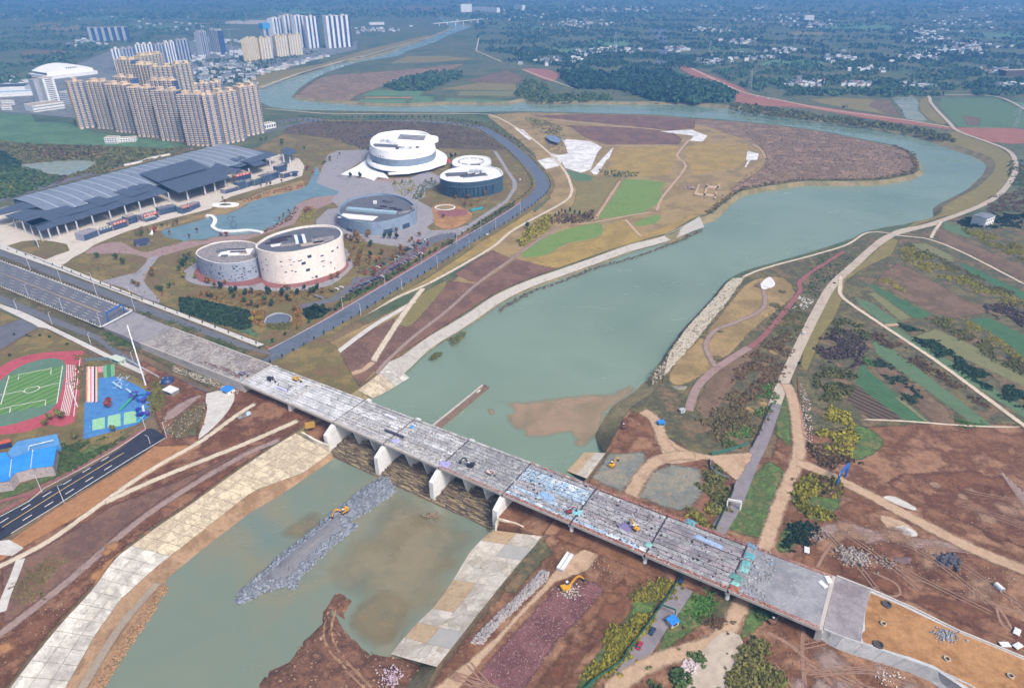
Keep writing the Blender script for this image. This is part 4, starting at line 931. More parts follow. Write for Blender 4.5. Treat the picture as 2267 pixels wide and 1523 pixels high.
for i in range(9):
 s0, s1 = sJ[i] + 0.5, sJ[i + 1] - 0.5; w = BW; R = random.Random(i + 3)
 if i < 8:
  for g in range(NG):
   t0 = 0.06 + 0.88 * g / NG; t1 = 0.06 + 0.88 * (g + 1) / NG - 0.32 / w
   zz = DZ + R.uniform(-0.12, 0.12)
   mb = MB()
   # T-shaped girder: top flange and web
   mb.hexa([BP(s0, t0, zz - 0.35), BP(s1, t0, zz - 0.35), BP(s1, t1, zz - 0.35), BP(s0, t1, zz - 0.35)], [BP(s0, t0, zz), BP(s1, t0, zz), BP(s1, t1, zz), BP(s0, t1, zz)])
   tm = (t0 + t1) / 2; tw = 0.45 / w
   mb.hexa([BP(s0, tm - tw, zz - 2.0), BP(s1, tm - tw, zz - 2.0), BP(s1, tm + tw, zz - 2.0), BP(s0, tm + tw, zz - 2.0)], [BP(s0, tm - tw, zz - .35), BP(s1, tm - tw, zz - .35), BP(s1, tm + tw, zz - .35), BP(s0, tm + tw, zz - .35)])
   mb.build('girder', GM[R.choice(SPAN_M[i])], bridge)
 else:
  mb = MB(); mb.hexa([BP(s0, 0.05, DZ - 0.5), BP(s1, 0.05, DZ - .5), BP(s1, 0.95, DZ - .5), BP(s0, 0.95, DZ - .5)], [BP(s0, 0.05, DZ), BP(s1, 0.05, DZ), BP(s1, 0.95, DZ), BP(s0, 0.95, DZ)])
  mb.build('deck_slab', mat('worn_deck', ['86888f', '92949b', '7b7d85', '8d8a90'], size=14, fine=1.0, contrast=0.15, bump=0.2, spots=(2.0, 'a8abb3', 0.66)), bridge)
  for g in range(NG):
   t0 = 0.06 + 0.88 * (g + .3) / NG; t1 = t0 + 0.03
   mb = MB(); mb.hexa([BP(s0, t0, DZ - 2), BP(s1, t0, DZ - 2), BP(s1, t1, DZ - 2), BP(s0, t1, DZ - 2)], [BP(s0, t0, DZ - .5), BP(s1, t0, DZ - .5), BP(s1, t1, DZ - .5), BP(s0, t1, DZ - .5)])
   mb.build('girder', M_fascia, bridge)
 for t0, t1, mk in ((0.0, 0.052, M_fascia if i < 4 else M_redrub), (0.948, 1.0, GM[2] if i < 6 else M_redrub)):
  mb = MB(); mb.hexa([BP(s0, t0, DZ - 1.6), BP(s1, t0, DZ - 1.6), BP(s1, t1, DZ - 1.6), BP(s0, t1, DZ - 1.6)], [BP(s0, t0, DZ + .25), BP(s1, t0, DZ + .25), BP(s1, t1, DZ + .25), BP(s0, t1, DZ + .25)])
  mb.build('edge_girder', mk, bridge)
 mb = MB(); mb.hexa([BP(s0, -0.008, DZ - 1.2), BP(s1, -0.008, DZ - 1.2), BP(s1, -0.001, DZ - 1.2), BP(s0, -0.001, DZ - 1.2)], [BP(s0, -0.008, DZ + .3), BP(s1, -0.008, DZ + .3), BP(s1, -0.001, DZ + .3), BP(s0, -0.001, DZ + .3)])
 mb.build('fascia', M_fascia, bridge)
for i in range(10):
 s = sJ[i]; pale = i in (0, 1, 9)
 wd = 0.9 if pale else 0.35
 mb = MB(); zt = DZ + (0.16 if pale else -0.25)
 mb.hexa([BP(s - wd, 0.0, DZ - 1.8), BP(s + wd, 0.0, DZ - 1.8), BP(s + wd, 1, DZ - 1.8), BP(s - wd, 1, DZ - 1.8)], [BP(s - wd, 0, zt), BP(s + wd, 0, zt), BP(s + wd, 1, zt), BP(s - wd, 1, zt)])
 mb.build('cross_beam', M_fascia if pale else M_dark, bridge)
def pierwall(i, o0, o1, z0, z1, th, cham=3.0, nm='pier'):
 s = sJ[i]; a = th / 2; mb = MB()
 prof = [(o0, z0), (o1, z0), (o1, z1), (o0 + cham, z1), (o0, z1 - cham * .55)]
 n = len(prof)
 vs = [BQ(s - a, o, z) for o, z in prof] + [BQ(s + a, o, z) for o, z in prof]
 mb.add(vs, [tuple(range(n)), tuple(reversed(range(n, 2 * n)))] + [((k + 1) % n, k, k + n, (k + 1) % n + n) for k in range(n)])
 me_o = mb.build(nm, M_pier, bridge)
 return me_o
pierwall(1, 1.0, BW - 1, -4.0, DZ - 2.1, 1.6, 0.8); pierwall(1, 1.6, 3.0, -4.0, DZ - 2.1, 3.4, 0.2)
for i in (2, 3, 4, 5): pierwall(i, -8.0, BW + 3, -11.8, DZ - 2.1, 3.0, 7.0)
for i in (2, 3, 4):
 for fr in (0.36, 0.68):
  s = sJ[i] + (sJ[i + 1] - sJ[i]) * fr; a = 0.5; mb = MB()
  prof = [(6.0, -8.5), (BW, -8.5), (BW, DZ - 2.1), (1.5, DZ - 2.1)]
  n = 4; vs = [BQ(s - a, o, z) for o, z in prof] + [BQ(s + a, o, z) for o, z in prof]
  mb.add(vs, [tuple(range(n)), tuple(reversed(range(n, 2 * n)))] + [((k + 1) % n, k, k + n, (k + 1) % n + n) for k in range(n)])
  mb.build('gate_fin', M_pier, bridge)
for i in (6, 7, 8):
 mb = MB(); s = sJ[i]
 mb.hexa([BQ(s - 1.1, 0.6, DZ - 3.6), BQ(s + 1.1, .6, DZ - 3.6), BQ(s + 1.1, BW - 1, DZ - 3.6), BQ(s - 1.1, BW - 1, DZ - 3.6)], [BQ(s - 1.1, .2, DZ - 2.1), BQ(s + 1.1, .2, DZ - 2.1), BQ(s + 1.1, BW - .5, DZ - 2.1), BQ(s - 1.1, BW - .5, DZ - 2.1)])
 mb.build('pier_cap', M_pier, bridge)
 for o in (2.2, BW * .38, BW * .68, BW - 3):
  mb = MB(); c = BQ(s, o, 0); mb.cyl((c.x, c.y), 1.1, 1.05, -1.0, DZ - 3.6, 14); mb.build('column', M_pier, bridge, True)
for i, z0 in ((0, -1.0), (9, -1.0)):
 mb = MB(); s = sJ[i]; a = 1.4
 mb.hexa([BQ(s - a, 0.3, z0), BQ(s + a, .3, z0), BQ(s + a, BW - .3, z0), BQ(s - a, BW - .3, z0)], [BQ(s - a, .3, DZ - 1.9), BQ(s + a, .3, DZ - 1.9), BQ(s + a, BW - .3, DZ - 1.9), BQ(s - a, BW - .3, DZ - 1.9)])
 mb.build('abutment', M_fascia, bridge)
# loose rubble lying on the deck, lumps of slab, holes knocked through
rp = []
for k in range(1700):
 i = rng.choice([2, 3, 3, 3, 4, 4, 4, 5, 5, 6, 6, 7, 8, 8]); s = rng.uniform(sJ[i], sJ[i + 1] if i < 8 else sJ[8] + 16)
 rp.append(BP(s, rng.uniform(0.07, 0.93) if rng.random() < .8 else rng.choice((0.02, 0.97)), DZ + 0.1))
rocks('slab_rubble', rp, 0.25, 0.95, mat('slab_rubble', ['c4c2c0', '9a989a', '7c7a7e', 'b4b4b8', 'aeb8c4'], size=6, fine=0.5, contrast=0.2, spots=(5.0, '93aac0', 0.63)), 0.5, None, 'broken pale slab rubble scattered along the bare bridge girders', 'rubble')
rp = [BP(rng.uniform(sJ[5], sJ[9] - 20), rng.choice((0.015, 0.03, 0.045, 0.955, .97, .985)), DZ + 0.45) for k in range(900)]
rocks('brick_rubble', rp, 0.2, 0.6, mat('brick_rubble', ['9a5c50', 'b07a6c', '7f5650', 'c4aca4'], size=3, fine=0.4, contrast=0.3), 0.6, None, 'reddish broken brick along both edges of the bridge deck', 'rubble')
holes = mat('hole_dark', ['1c1c20', '2a2a2e'], size=2, fine=0.3)
rp = [BP(rng.uniform(sJ[5], sJ[8]), rng.uniform(.08, .92), DZ + .1) for k in range(150)]
rocks('dark_scrap', rp, 0.35, 0.75, holes, 0.35, None, 'black scraps and knocked holes dotting the right half of the deck', 'scrap')
# tarpaulins and sheets lying on the deck
def crumple(name, c, ang, lx, ly, m, label, z):
 n, k = 9, 7; vs = []; fs = []
 for i in range(n):
  for j in range(k):
   x = (i / (n - 1) - .5) * lx * (1 + .15 * math.sin(j * 2.1)); y = (j / (k - 1) - .5) * ly * (1 + .12 * math.sin(i * 1.7))
   h = 0.35 + 0.45 * mnoise.noise(Vector((i * .7 + c.x, j * .8 + c.y, 0)))
   if i in (0, n - 1) or j in (0, k - 1): h = 0.04
   vs.append((x * math.cos(ang) - y * math.sin(ang), x * math.sin(ang) + y * math.cos(ang), max(0.03, h)))
 for i in range(n - 1):
  for j in range(k - 1): fs.append((i * k + j, (i + 1) * k + j, (i + 1) * k + j + 1, i * k + j + 1))
 me = bpy.data.meshes.new(name); me.from_pydata(vs, [], fs); me.update(); me.polygons.foreach_set('use_smooth', [True] * len(me.polygons))
 o = link(name, me, m); o.location = (c.x, c.y, z); return tag(o, label, 'tarpaulin', 'sheets lying on the deck')
TP = [('t 1050 660', 14, 9, '78729c', 'violet tarpaulin on the bridge beside the yellow excavator'), ('s 930 720', 17, 9, '9a98c4', 'pale lilac tarpaulin hanging at the downstream deck edge'), ('s 320 430', 12, 7, 'a3a4d0', 'pale violet sheet under the long dark beam on the deck'),
 ('s 520 255', 6, 5, '4f8fc4', 'small bright blue sheet near the middle of the deck'), ('t 1860 600', 14, 6, '5a94a4', 'turquoise sheet near the upstream edge of the deck'), ('t 430 470', 13, 8, '7fb4c0', 'pale turquoise sheet near the downstream edge, white girders'), ('t 60 270', 26, 9, '86a8cc', 'wide light blue sheet beside the white downstream girder'),
 ('t 1330 880', 9, 5, '7ab0ac', 'pale green sheet near the downstream kerb'), ('t 2080 840', 30, 5, '8fa8cc', 'long pale blue sheet on the upstream girders'), ('u 590 330', 16, 5, '5a94b8', 'bright blue sheet at the upstream corner of the last girders'), ('u 565 455', 11, 7, '5a9ca8', 'turquoise sheet, uppermost of the row at the slab joint'), ('u 515 545', 9, 6, '62a0a6', 'turquoise sheet second in the row at the slab joint'), ('u 495 625', 10, 6, '7cb0b2', 'pale turquoise sheet third in the row at the slab joint'),
 ('u 400 725', 16, 5, '5a8a84', 'green sheet at the downstream end of the slab joint'), ('u 380 800', 9, 5, '7cb8b4', 'pale teal sheet nearest the downstream kerb'), ('u 370 860', 10, 6, '94604e', 'rust red sheet on the downstream kerb')]
for a, lx, ly, cc, lb in TP:
 ppx = px(a)[0]; crumple('tarpaulin', W(ppx, DZ), BANG + rng.uniform(-.25, .25), lx * rng.uniform(.32, .5), ly * rng.uniform(.5, .8), plain('sheet_' + cc, cc, 0.6), lb, DZ + .12)
# beams left on the deck
for a, lx, wy, cc, nm, lb in (('s 300 345', 15, 1.6, '4a465c', 'steel_beam', 'long dark steel beam lying along the deck'), ('s 250 135', 9, 2.2, 'c6c8d8', 'concrete_beam', 'pale concrete beam lying near the upstream edge'), ('r 700 465', 9, 2.0, 'b4b8dc', 'concrete_beam', 'pale violet beam end on the first bare span')):
 c = W(px(a)[0], DZ); mb = MB(); mb.box(-lx / 2, lx / 2, -wy / 2, wy / 2, 0, .25); mb.box(-lx / 2, lx / 2, -wy * .2, wy * .2, .25, .8); mb.box(-lx / 2, lx / 2, -wy / 2, wy / 2, .8, 1.0)
 o = mb.build(nm, plain('beam_' + cc, cc, 0.6)); o.location = (c.x, c.y, DZ + .12); o.rotation_euler = (0, 0, BANG); tag(o, lb, 'beam')
# --- approach viaduct on the left, its broken surface, and the embanked boulevard
def hexstrip(name, secs, zb, m, parent=None):
 mb = MB()
 for (a0, b0), (a1, b1) in zip(secs[:-1], secs[1:]):
  f = lambda p: Vector((p.x, p.y, zb if not callable(zb) else zb(p)))
  mb.hexa([f(b0), f(b1), f(a1), f(a0)], [b0, b1, a1, a0])
 return mb.build(name, m, parent)
def Wz(code, z): return W(px(code)[0], z)
SB = [(Wz('d -300 165', 0.5), Wz('d -300 300', .5)), (Wz('d 0 275', 0.6), Wz('d 0 428', .6)), (Wz('d 420 432', 1.3), Wz('d 330 562', 1.3)), (Wz('d 840 595', 3.0), Wz('d 650 692', 3.0))]
SR = [SB[-1], (Wz('d 960 645', 4.5), Wz('d 780 745', 4.5)), (Wz('d 1075 692', 6.0), Wz('d 875 790', 6.0))]
bl = hexstrip('boulevard', SB, -0.3, M['asphalt']); bl['kind'] = 'structure'
ramp = hexstrip('boulevard_ramp', SR, -0.3, M['greypave']); ramp['kind'] = 'structure'
M_deckold = mat('broken_deck', ['8e8a88', '9c9894', '807a78', 'a5a09a'], size=10, fine=1.0, contrast=0.22, bump=0.4, cracks=(11, '66605e', 0.012), spots=(2.2, 'b9b4ae', 0.62))
vi = empty('approach_viaduct', (0, 0, 0)); tag(vi, 'broken grey approach viaduct between the blue gate and the first bare girders', 'viaduct')
E0, E1 = (Wz('d 1075 692', 6.0), Wz('d 875 790', 6.0)), (BP(sJ[0] - 1.0, 1.0, DZ), BP(sJ[0] - 1.0, 0, DZ))
for k in range(4):
 t0, t1 = k / 4 + (0.004 if k else 0.004), (k + 1) / 4 - .004
 q = lambda t, u: E0[0].lerp(E1[0], t).lerp(E0[1].lerp(E1[1], t), u)
 mb = MB(); dn = Vector((0, 0, -1.5))
 c = [q(t0, 0.97), q(t1, 0.97), q(t1, 0.03), q(t0, 0.03)]
 mb.hexa([p + dn for p in c], c); mb.build('deck_slab', M_deckold, vi)
for u0, u1, nm in ((-.005, .028, 'edge_beam'), (.972, 1.005, 'edge_beam')):
 c = [q(.002, u1), q(.998, u1), q(.998, u0), q(.002, u0)]; mb = MB(); mb.hexa([p + Vector((0, 0, -2.2)) for p in c], [p + Vector((0, 0, .5)) for p in c]); mb.build(nm, M_fascia, vi)
for u in (.985, .06):
 c = [q(.003, u + .012), q(.997, u + .012), q(.997, u), q(.003, u)]; mb = MB()
 mb.hexa([Vector((p.x, p.y, -.5)) for p in c], [p + Vector((0, 0, -1.55)) for p in c]); mb.build('side_wall', M_fascia, vi)
rocks('slab_rubble', [q(rng.uniform(.02, .98), rng.uniform(.06, .94)) + Vector((0, 0, .08)) for k in range(500)] + [q(rng.uniform(.3, .99), rng.uniform(.75, .97)) + Vector((0, 0, .1)) for k in range(420)], .15, .8, MATS['slab_rubble'], .5, None, 'grey broken concrete strewn over the approach viaduct', 'rubble')
mud = [q(.55, .9), q(.75, .82), q(.95, .9), q(.97, .8), q(.8, .7), q(.6, .76)]
def slopesheet(name, pts, m):
 me = bpy.data.meshes.new(name); me.from_pydata([p + Vector((0, 0, .06)) for p in pts], [], [tuple(range(len(pts)))]); me.update()
 if me.polygons[0].normal.z < 0: me.flip_normals()
 o = link(name, me, m); o['kind'] = 'structure'; return o
slopesheet('deck_mud', mud, M['brownslope'])
# boulevard paint and its kerb planters
def secpt(secs, s, t):
 k = min(len(secs) - 2, int(s)); f = s - k
 return secs[k][0].lerp(secs[k + 1][0], f).lerp(secs[k][1].lerp(secs[k + 1][1], f), t)
def roadmark(secs, s0, s1, t, w, m, nm='lane_line', dz=.03):
 n = max(2, int((s1 - s0) * 8)); vs = []; fs = []
 for i in range(n + 1):
  s = s0 + (s1 - s0) * i / n; a, b = secpt(secs, s, t), secpt(secs, s, t + .01); d = (b - a).normalized() * w / 2; p = a + Vector((0, 0, dz)); vs += [p - d, p + d]
 fs = [(2 * i, 2 * i + 1, 2 * i + 3, 2 * i + 2) for i in range(n)]
 me = bpy.data.meshes.new(nm); me.from_pydata(vs, [], fs); me.update()
 if me.polygons[0].normal.z < 0: me.flip_normals()
 o = link(nm, me, m); o['kind'] = 'structure'; return o
roadmark(SB, .0, 2.7, .49, .35, M['paint_y']); roadmark(SB, .0, 2.7, .51, .35, M['paint_y'])
for t in (.13, .25, .37, .63, .75, .87):
 s = 0.05
 while s < 2.85:
  roadmark(SB, s, s + .075, t, .4, M['paint'], 'lane_dash'); s += .19
for t in (.02, .98): roadmark(SB, 0.0, 2.95, t, .3, M['paint'])
# --- embankment to the right of the bridge
ze = 7.0
top = poly('i 1085 822 1300 905 1560 1020 1840 1160 2256 1330 2500 1440|z 2500 1620 2300 1640 2160 1540|i 1700 1400 1390 1290 1240 1235 1050 1175 1005 1150', ze)
em = empty('embankment', (0, 0, 0)); em['kind'] = 'structure'
mb = MB(); mb.prism(top, -0.3, ze - .3); mb.build('embankment_body', mat('retaining_concrete', ['a9acb0', 'b6b9bc', '9b9ea3'], size=12, fine=.8, contrast=.12, bump=.15), em)
sheet('approach_slab', poly('i 1085 824 1300 908 1285 960 1262 1060 1245 1190 1240 1230 1050 1172 1008 1148', ze), mat('approach_grey', ['87838a', '938f95', '7c777d', '8b7f80'], size=14, fine=1.2, contrast=.16), z=ze - .29)
sheet('orange_fill', rough(poly('i 1300 925 1500 1010 1840 1168 2256 1340 2500 1450|z 2500 1610 2290 1630 2150 1525|i 1700 1378 1390 1275 1255 1228 1270 1060 1285 980', ze), 4, .5), M['orange'], z=ze - .27)
sheet('soil_stain', rough(smooth(poly('i 1250 1165 1300 1160 1340 1200 1330 1250 1290 1245 1250 1225', ze), 3, True), 3, .4), M['tanstrip'], z=ze - .26)
def edge_wall(name, tr, z0, z1, w, m, n=1):
 cl = smooth(poly(tr, z1), n) if n > 1 else poly(tr, z1); Lp, Rp = ribbon_pts(cl, w); mb = MB()
 for i in range(len(cl) - 1):
  f = lambda p, z: Vector((p.x, p.y, z))
  mb.hexa([f(Rp[i], z0), f(Rp[i + 1], z0), f(Lp[i + 1], z0), f(Lp[i], z0)], [f(Rp[i], z1), f(Rp[i + 1], z1), f(Lp[i + 1], z1), f(Lp[i], z1)])
 return mb.build(name, m)
o = edge_wall('kerb', 'i 1088 818 1300 901 1560 1015 1840 1155 2256 1325 2500 1435', ze - .4, ze + .35, .7, M['walk']); o.parent = em
# retaining wall panels on the downstream side: leaning facing slabs
wt = even(smooth(poly('i 1005 1152 1050 1178 1240 1240 1390 1294 1550 1350 1700 1405 1960 1523|z 2250 1590', ze), 3), 9); wb = even(smooth(poly('i 965 1212 1090 1285 1370 1375 1580 1445 1740 1530|z 2180 1600', 0), 3), 9)
for k in range(9):
 a0, a1, b0, b1 = [Vector(p) for p in (wt[k].lerp(wt[k + 1], .008), wt[k].lerp(wt[k + 1], .992), wb[k].lerp(wb[k + 1], .008), wb[k].lerp(wb[k + 1], .992))]
 inn = Vector((0.25, 0.5, 0))
 mb = MB(); mb.hexa([b0 + inn, b1 + inn, a1 + inn, a0 + inn], [b0, b1, a1, a0]); mb.build('facing_panel', mat('facing_concrete', ['a8adb2', 'b4b8bd', '9ba0a6'], size=10, fine=.7, contrast=.12), em)
for k, (cx, cy) in enumerate(((1400, 1000), (1378, 1120), (1348, 1252), (2172, 1447), (1775, 1340))):
 c = Wz(f'i {cx} {cy}', ze); g = empty('manhole_ring', (c.x, c.y, ze - .27))
 big = k in (0, 2); r = 2.1 if big else 1.3
 mb = MB(); n = 16
 for a in range(n):
  a0, a1 = 2 * math.pi * a / n, 2 * math.pi * (a + 1) / n; R0, R1 = r, r * .72
  P4 = lambda rr, an, z: Vector((rr * math.cos(an), rr * math.sin(an), z))
  mb.hexa([P4(R1, a0, 0), P4(R0, a0, 0), P4(R0, a1, 0), P4(R1, a1, 0)], [P4(R1, a0, .8), P4(R0, a0, .8), P4(R0, a1, .8), P4(R1, a1, .8)])
 mb.build('ring', plain('ring_dark', '55504c', .8) if big else plain('ring_pale', 'b3a894', .8), g)
 mb = MB(); mb.cyl((0, 0), r * .7, r * .7, 0, .12, 14); mb.build('cover', plain('cover_grey', '7d7a78' if not big else '4a4644', .7), g)
 tag(g, ['dark manhole ring at the upstream corner of the orange fill', 'small pale manhole ring in the middle of the orange fill', 'dark manhole ring beside the brown stain on the fill', 'pale manhole ring farthest along the orange fill', 'small ring set alone on the orange fill'][k], 'manhole')
rocks('gravel_heap', [Wz('i 1770 1190', ze) + Vector((rng.gauss(0, 2.6), rng.gauss(0, 1.6), abs(rng.gauss(0, .3)) - .25)) for k in range(260)], .2, .5, mat('grey_gravel', ['8c94a0', '9aa2ac', '7b838f'], size=3, fine=.4), .7, None, 'small heap of blue grey gravel on the orange fill', 'gravel')
# ------------------------------------------------------------------ weir under the bridge, guide wall upstream
weir = empty('weir', (0, 0, 0)); tag(weir, 'stepped brown weir sill under the bridge between the pale pier walls', 'weir')
M_sill = mat('weir_sill', ['6a5f52', '7a6d5c', '554b41', '8a7a64'], size=6, fine=.8, contrast=.35, bump=.5)
mb = MB()
steps = [(BW + 2, BW - 4, -4.6), (BW - 4, 9, -8.6), (9, 4, -8.2), (4, -1, -8.8), (-1, -6, -9.9), (-6, -10, -10.7)]
for o1, o0, z in steps:
 mb.hexa([BQ(sJ[2] + 1.5, o0, -13), BQ(sJ[5] - 1.5, o0, -13), BQ(sJ[5] - 1.5, o1, -13), BQ(sJ[2] + 1.5, o1, -13)], [BQ(sJ[2] + 1.5, o0, z), BQ(sJ[5] - 1.5, o0, z), BQ(sJ[5] - 1.5, o1, z), BQ(sJ[2] + 1.5, o1, z)])
mb.build('sill', M_sill, weir)
mb = MB(); mb.hexa([BQ(sJ[1] - 8, BW + 2, -13), BQ(sJ[6] + 3, BW + 2, -13), BQ(sJ[6] + 3, BW + 3, -13), BQ(sJ[1] - 8, BW + 3, -13)], [BQ(sJ[1] - 8, BW + 2, -4.8), BQ(sJ[6] + 3, BW + 2, -4.8), BQ(sJ[6] + 3, BW + 3, -4.8), BQ(sJ[1] - 8, BW + 3, -4.8)])
mb.build('cut_off_wall', M_sill, weir)
# lanes of dry bed between the fins, dark wet soil
pl = MB()
for k in range(900):
 o = rng.uniform(-9.5, 9.0); s = rng.uniform(sJ[2] + 3, sJ[5] - 3); z = np.interp(o, [-10, -6, -1, 4, 10], [-10.6, -9.8, -8.7, -7.5, -6.5]) + rng.uniform(0, .5)
 if any(abs(s - sJ[i]) < 3 for i in (3, 4)): continue
 ln = rng.uniform(1.2, 7.0); dz = rng.uniform(-.25, .25); do = rng.uniform(-.3, .3)
 pl.bar(BQ(s, o, z), BQ(s + ln, o + do, z + dz), rng.uniform(.35, .9), rng.uniform(.3, .7), rng.choice((0, 0, 1, 1, 2)))
o = pl.build('sill_stones', [mat('sill_stone_a', ['7a6e5c', '877a66'], size=4, fine=.5, contrast=.3), mat('sill_stone_b', ['655a4d', '74675a'], size=4, fine=.5, contrast=.3), mat('sill_stone_c', ['988868', 'a59674'], size=4, fine=.5, contrast=.25)], weir); o['kind'] = 'stuff'
mb = MB(); c = W(px('s 780 1370')[0], WDN)
for k in range(26):
 a = Vector((c.x + rng.uniform(-3, 3), c.y + rng.uniform(-2, 2), WDN + rng.uniform(0, .8))); mb.bar(a, a + Vector((rng.uniform(-4, 4), rng.uniform(-3, 3), rng.uniform(-.3, .5))), rng.uniform(.4, .9))
tag(mb.build('driftwood_pile', MATS['sill_stone_a']), 'brown debris clump in the water in front of the weir', 'debris')
# abutment fills beside the weir (bare soil under the deck)
M_under = M['earth2']
sheet('soil_under_deck', [BQ(sJ[5] + 1.6, -9, 0), BQ(sJ[8] - 8, -2, 0), BQ(sJ[8] - 8, BW, 0), BQ(sJ[5] + 1.6, BW + 2, 0)], M_under)
mb = MB(); mb.hexa([BQ(sJ[5] + 1.5, -9, -12), BQ(sJ[5] + 30, -9, -12), BQ(sJ[5] + 30, BW + 3, -12), BQ(sJ[5] + 1.5, BW + 3, -12)], [BQ(sJ[5] + 1.5, -9, -3), BQ(sJ[5] + 30, -9, .05), BQ(sJ[5] + 30, BW + 3, .05), BQ(sJ[5] + 1.5, BW + 3, -3)])
o = mb.build('soil_bank', M_under); o['kind'] = 'structure'
mb = MB(); mb.hexa([BQ(sJ[1] - 4, -2, -12), BQ(sJ[2] - 1.4, -9, -12), BQ(sJ[2] - 1.4, BW + 3, -12), BQ(sJ[1] - 4, BW + 3, -12)], [BQ(sJ[1] - 4, -2, -.1), BQ(sJ[2] - 1.4, -9, -6.8), BQ(sJ[2] - 1.4, BW + 3, -5.4), BQ(sJ[1] - 4, BW + 3, -.1)])
o = mb.build('soil_bank', M['earth']); o['kind'] = 'structure'
# retaining wall that curves down beside the left pier
o = edge_wall('wing_wall', 'r 900 975 1000 1020 1120 1090 1290 1160', -7, -2.0, 1.2, M_apron, 3); tag(o, 'curved pale wing wall running down to the first pier wall', 'wall')
# right wing wall of the apron
o = edge_wall('wing_wall', 'h 1008 500 1020 460 1130 490 1340 590', -6, -1.2, .8, M_apron, 1); tag(o, 'low concrete wing wall at the head of the right apron', 'wall')
gw = empty('guide_wall', (0, 0, 0)); tag(gw, 'long narrow brown guide wall standing in the river above the bridge', 'wall')
g0, g1 = W(px('e 600 1330')[0], WUP + 2.2), W(px('e 945 1050')[0], WUP + 2.2); gd = (g1 - g0).normalized(); gx = Vector((gd.y, -gd.x, 0))
M_gw = mat('wet_wall', ['6b5a50', '7c6a5e', '5a4b43'], size=8, fine=.7, contrast=.25)
for off, th, z0, z1, nm, mm in ((-2.3, .5, -9, 0, 'side_wall', M_fascia), (2.3, .5, -9, 0, 'side_wall', M_gw), (0, 2.2, -9, -.9, 'channel_floor', M_gw)):
 mb = MB(); a, b = g0 + gx * (off - th), g0 + gx * (off + th); c, d = g1 + gx * (off + th), g1 + gx * (off - th)
 f = lambda p, z: Vector((p.x, p.y, WUP + 2.2 + z)); mb.hexa([f(a, z0), f(b, z0), f(c, z0), f(d, z0)], [f(a, z1), f(b, z1), f(c, z1), f(d, z1)]); mb.build(nm, mm, gw)
mb = MB(); a = g1 - gd * .6; mb.hexa([a - gx * 2.9 + Vector((0, 0, -9)), a + gx * 2.9 + Vector((0, 0, -9)), g1 + gx * 2.9 + Vector((0, 0, -9)), g1 - gx * 2.9 + Vector((0, 0, -9))], [a - gx * 2.9 + Vector((0, 0, .1)), a + gx * 2.9 + Vector((0, 0, .1)), g1 + gx * 2.9 + Vector((0, 0, .1)), g1 - gx * 2.9 + Vector((0, 0, .1))]); mb.build('end_wall', M_gw, gw)
c = g1 - gd * 9; mb = MB()
for k in range(10):
 s0, s1 = -2.2 + .44 * k, -2.2 + .44 * (k + 1); w0, w1 = .55 * (1 - (abs(s0) / 2.3) ** 3), .55 * (1 - (abs(s1) / 2.3) ** 3)
 f = lambda s, w, z: c + gd * s + gx * w + Vector((0, 0, z - .85)); mb.hexa([f(s0, -w0 * .7, 0), f(s0, w0 * .7, 0), f(s1, w1 * .7, 0), f(s1, -w1 * .7, 0)], [f(s0, -w0, .6), f(s0, w0, .6), f(s1, w1, .6), f(s1, -w1, .6)])
tag(mb.build('rowing_boat', plain('boat_white', 'd4d4d0', .5)), 'small white boat lying in the channel of the guide wall', 'boat')
# ------------------------------------------------------------------ coffer dam of grey rock, mud bank, rip-rap
dam = rough(poly('h 300 190 370 215 380 290 250 390 100 480|g 2256 490 2100 620 1960 740 1850 850 1855 905 1780 885 1680 905 1500 1000 1440 970 1490 915 1590 830 1700 720 1880 580 2050 440 2150 350|h 30 400 130 300', WDN + 1), 4, .8)
M_rock = mat('grey_rock', ['7a828f', '8b93a0', '69717d', '9aa2ad'], size=5, fine=.6, contrast=.3, bump=.6)
dm = mound('rock_dam', dam, WDN - .3, 2.9, mat('crushed_stone', ['6d6f78', '7b7d85', '5f6168'], size=6, fine=.6, contrast=.25, bump=.5), .7, 2.0, .25)
hs = surf(dm); rp = []
while len(rp) < 2600:
 for p in scatter(dam, 600):
  if edge_dist(p, dam) < 5.2 or p.y > W(px('h 100 430')[0], WDN).y: p.z = hs(p) + .1; rp.append(p)
rocks('dam_rocks', rp, .35, 1.15, M_rock, .8, None, 'blue grey boulders heaped along both sides of the coffer dam', 'rocks')
mudp = rough(smooth(poly('g 2085 925 2150 930 2210 975 2150 1050 2200 1200|h -10 1030 60 1110 120 1200 220 1290 350 1310 640 1395 700 1500|z 1000 1640 560 1640|g 1600 1540 1625 1470 1680 1400 1800 1350 1890 1220 1990 1130 2010 1040', WDN + .8), 2, True), 3, .7)
M_mud = mat('mud_bank', ['6b4c3d', '7a5947', '5c4135', '8a6a55'], size=9, fine=1.1, contrast=.3, bump=.8)
mo = mound('mud_bank', mudp, WDN - .3, 4.2, M_mud, .55, 1.6, 1.1, .3, fn=lambda p: .25 * math.sin(p.x * 1.6 + p.y * .5))
ms = surf(mo)
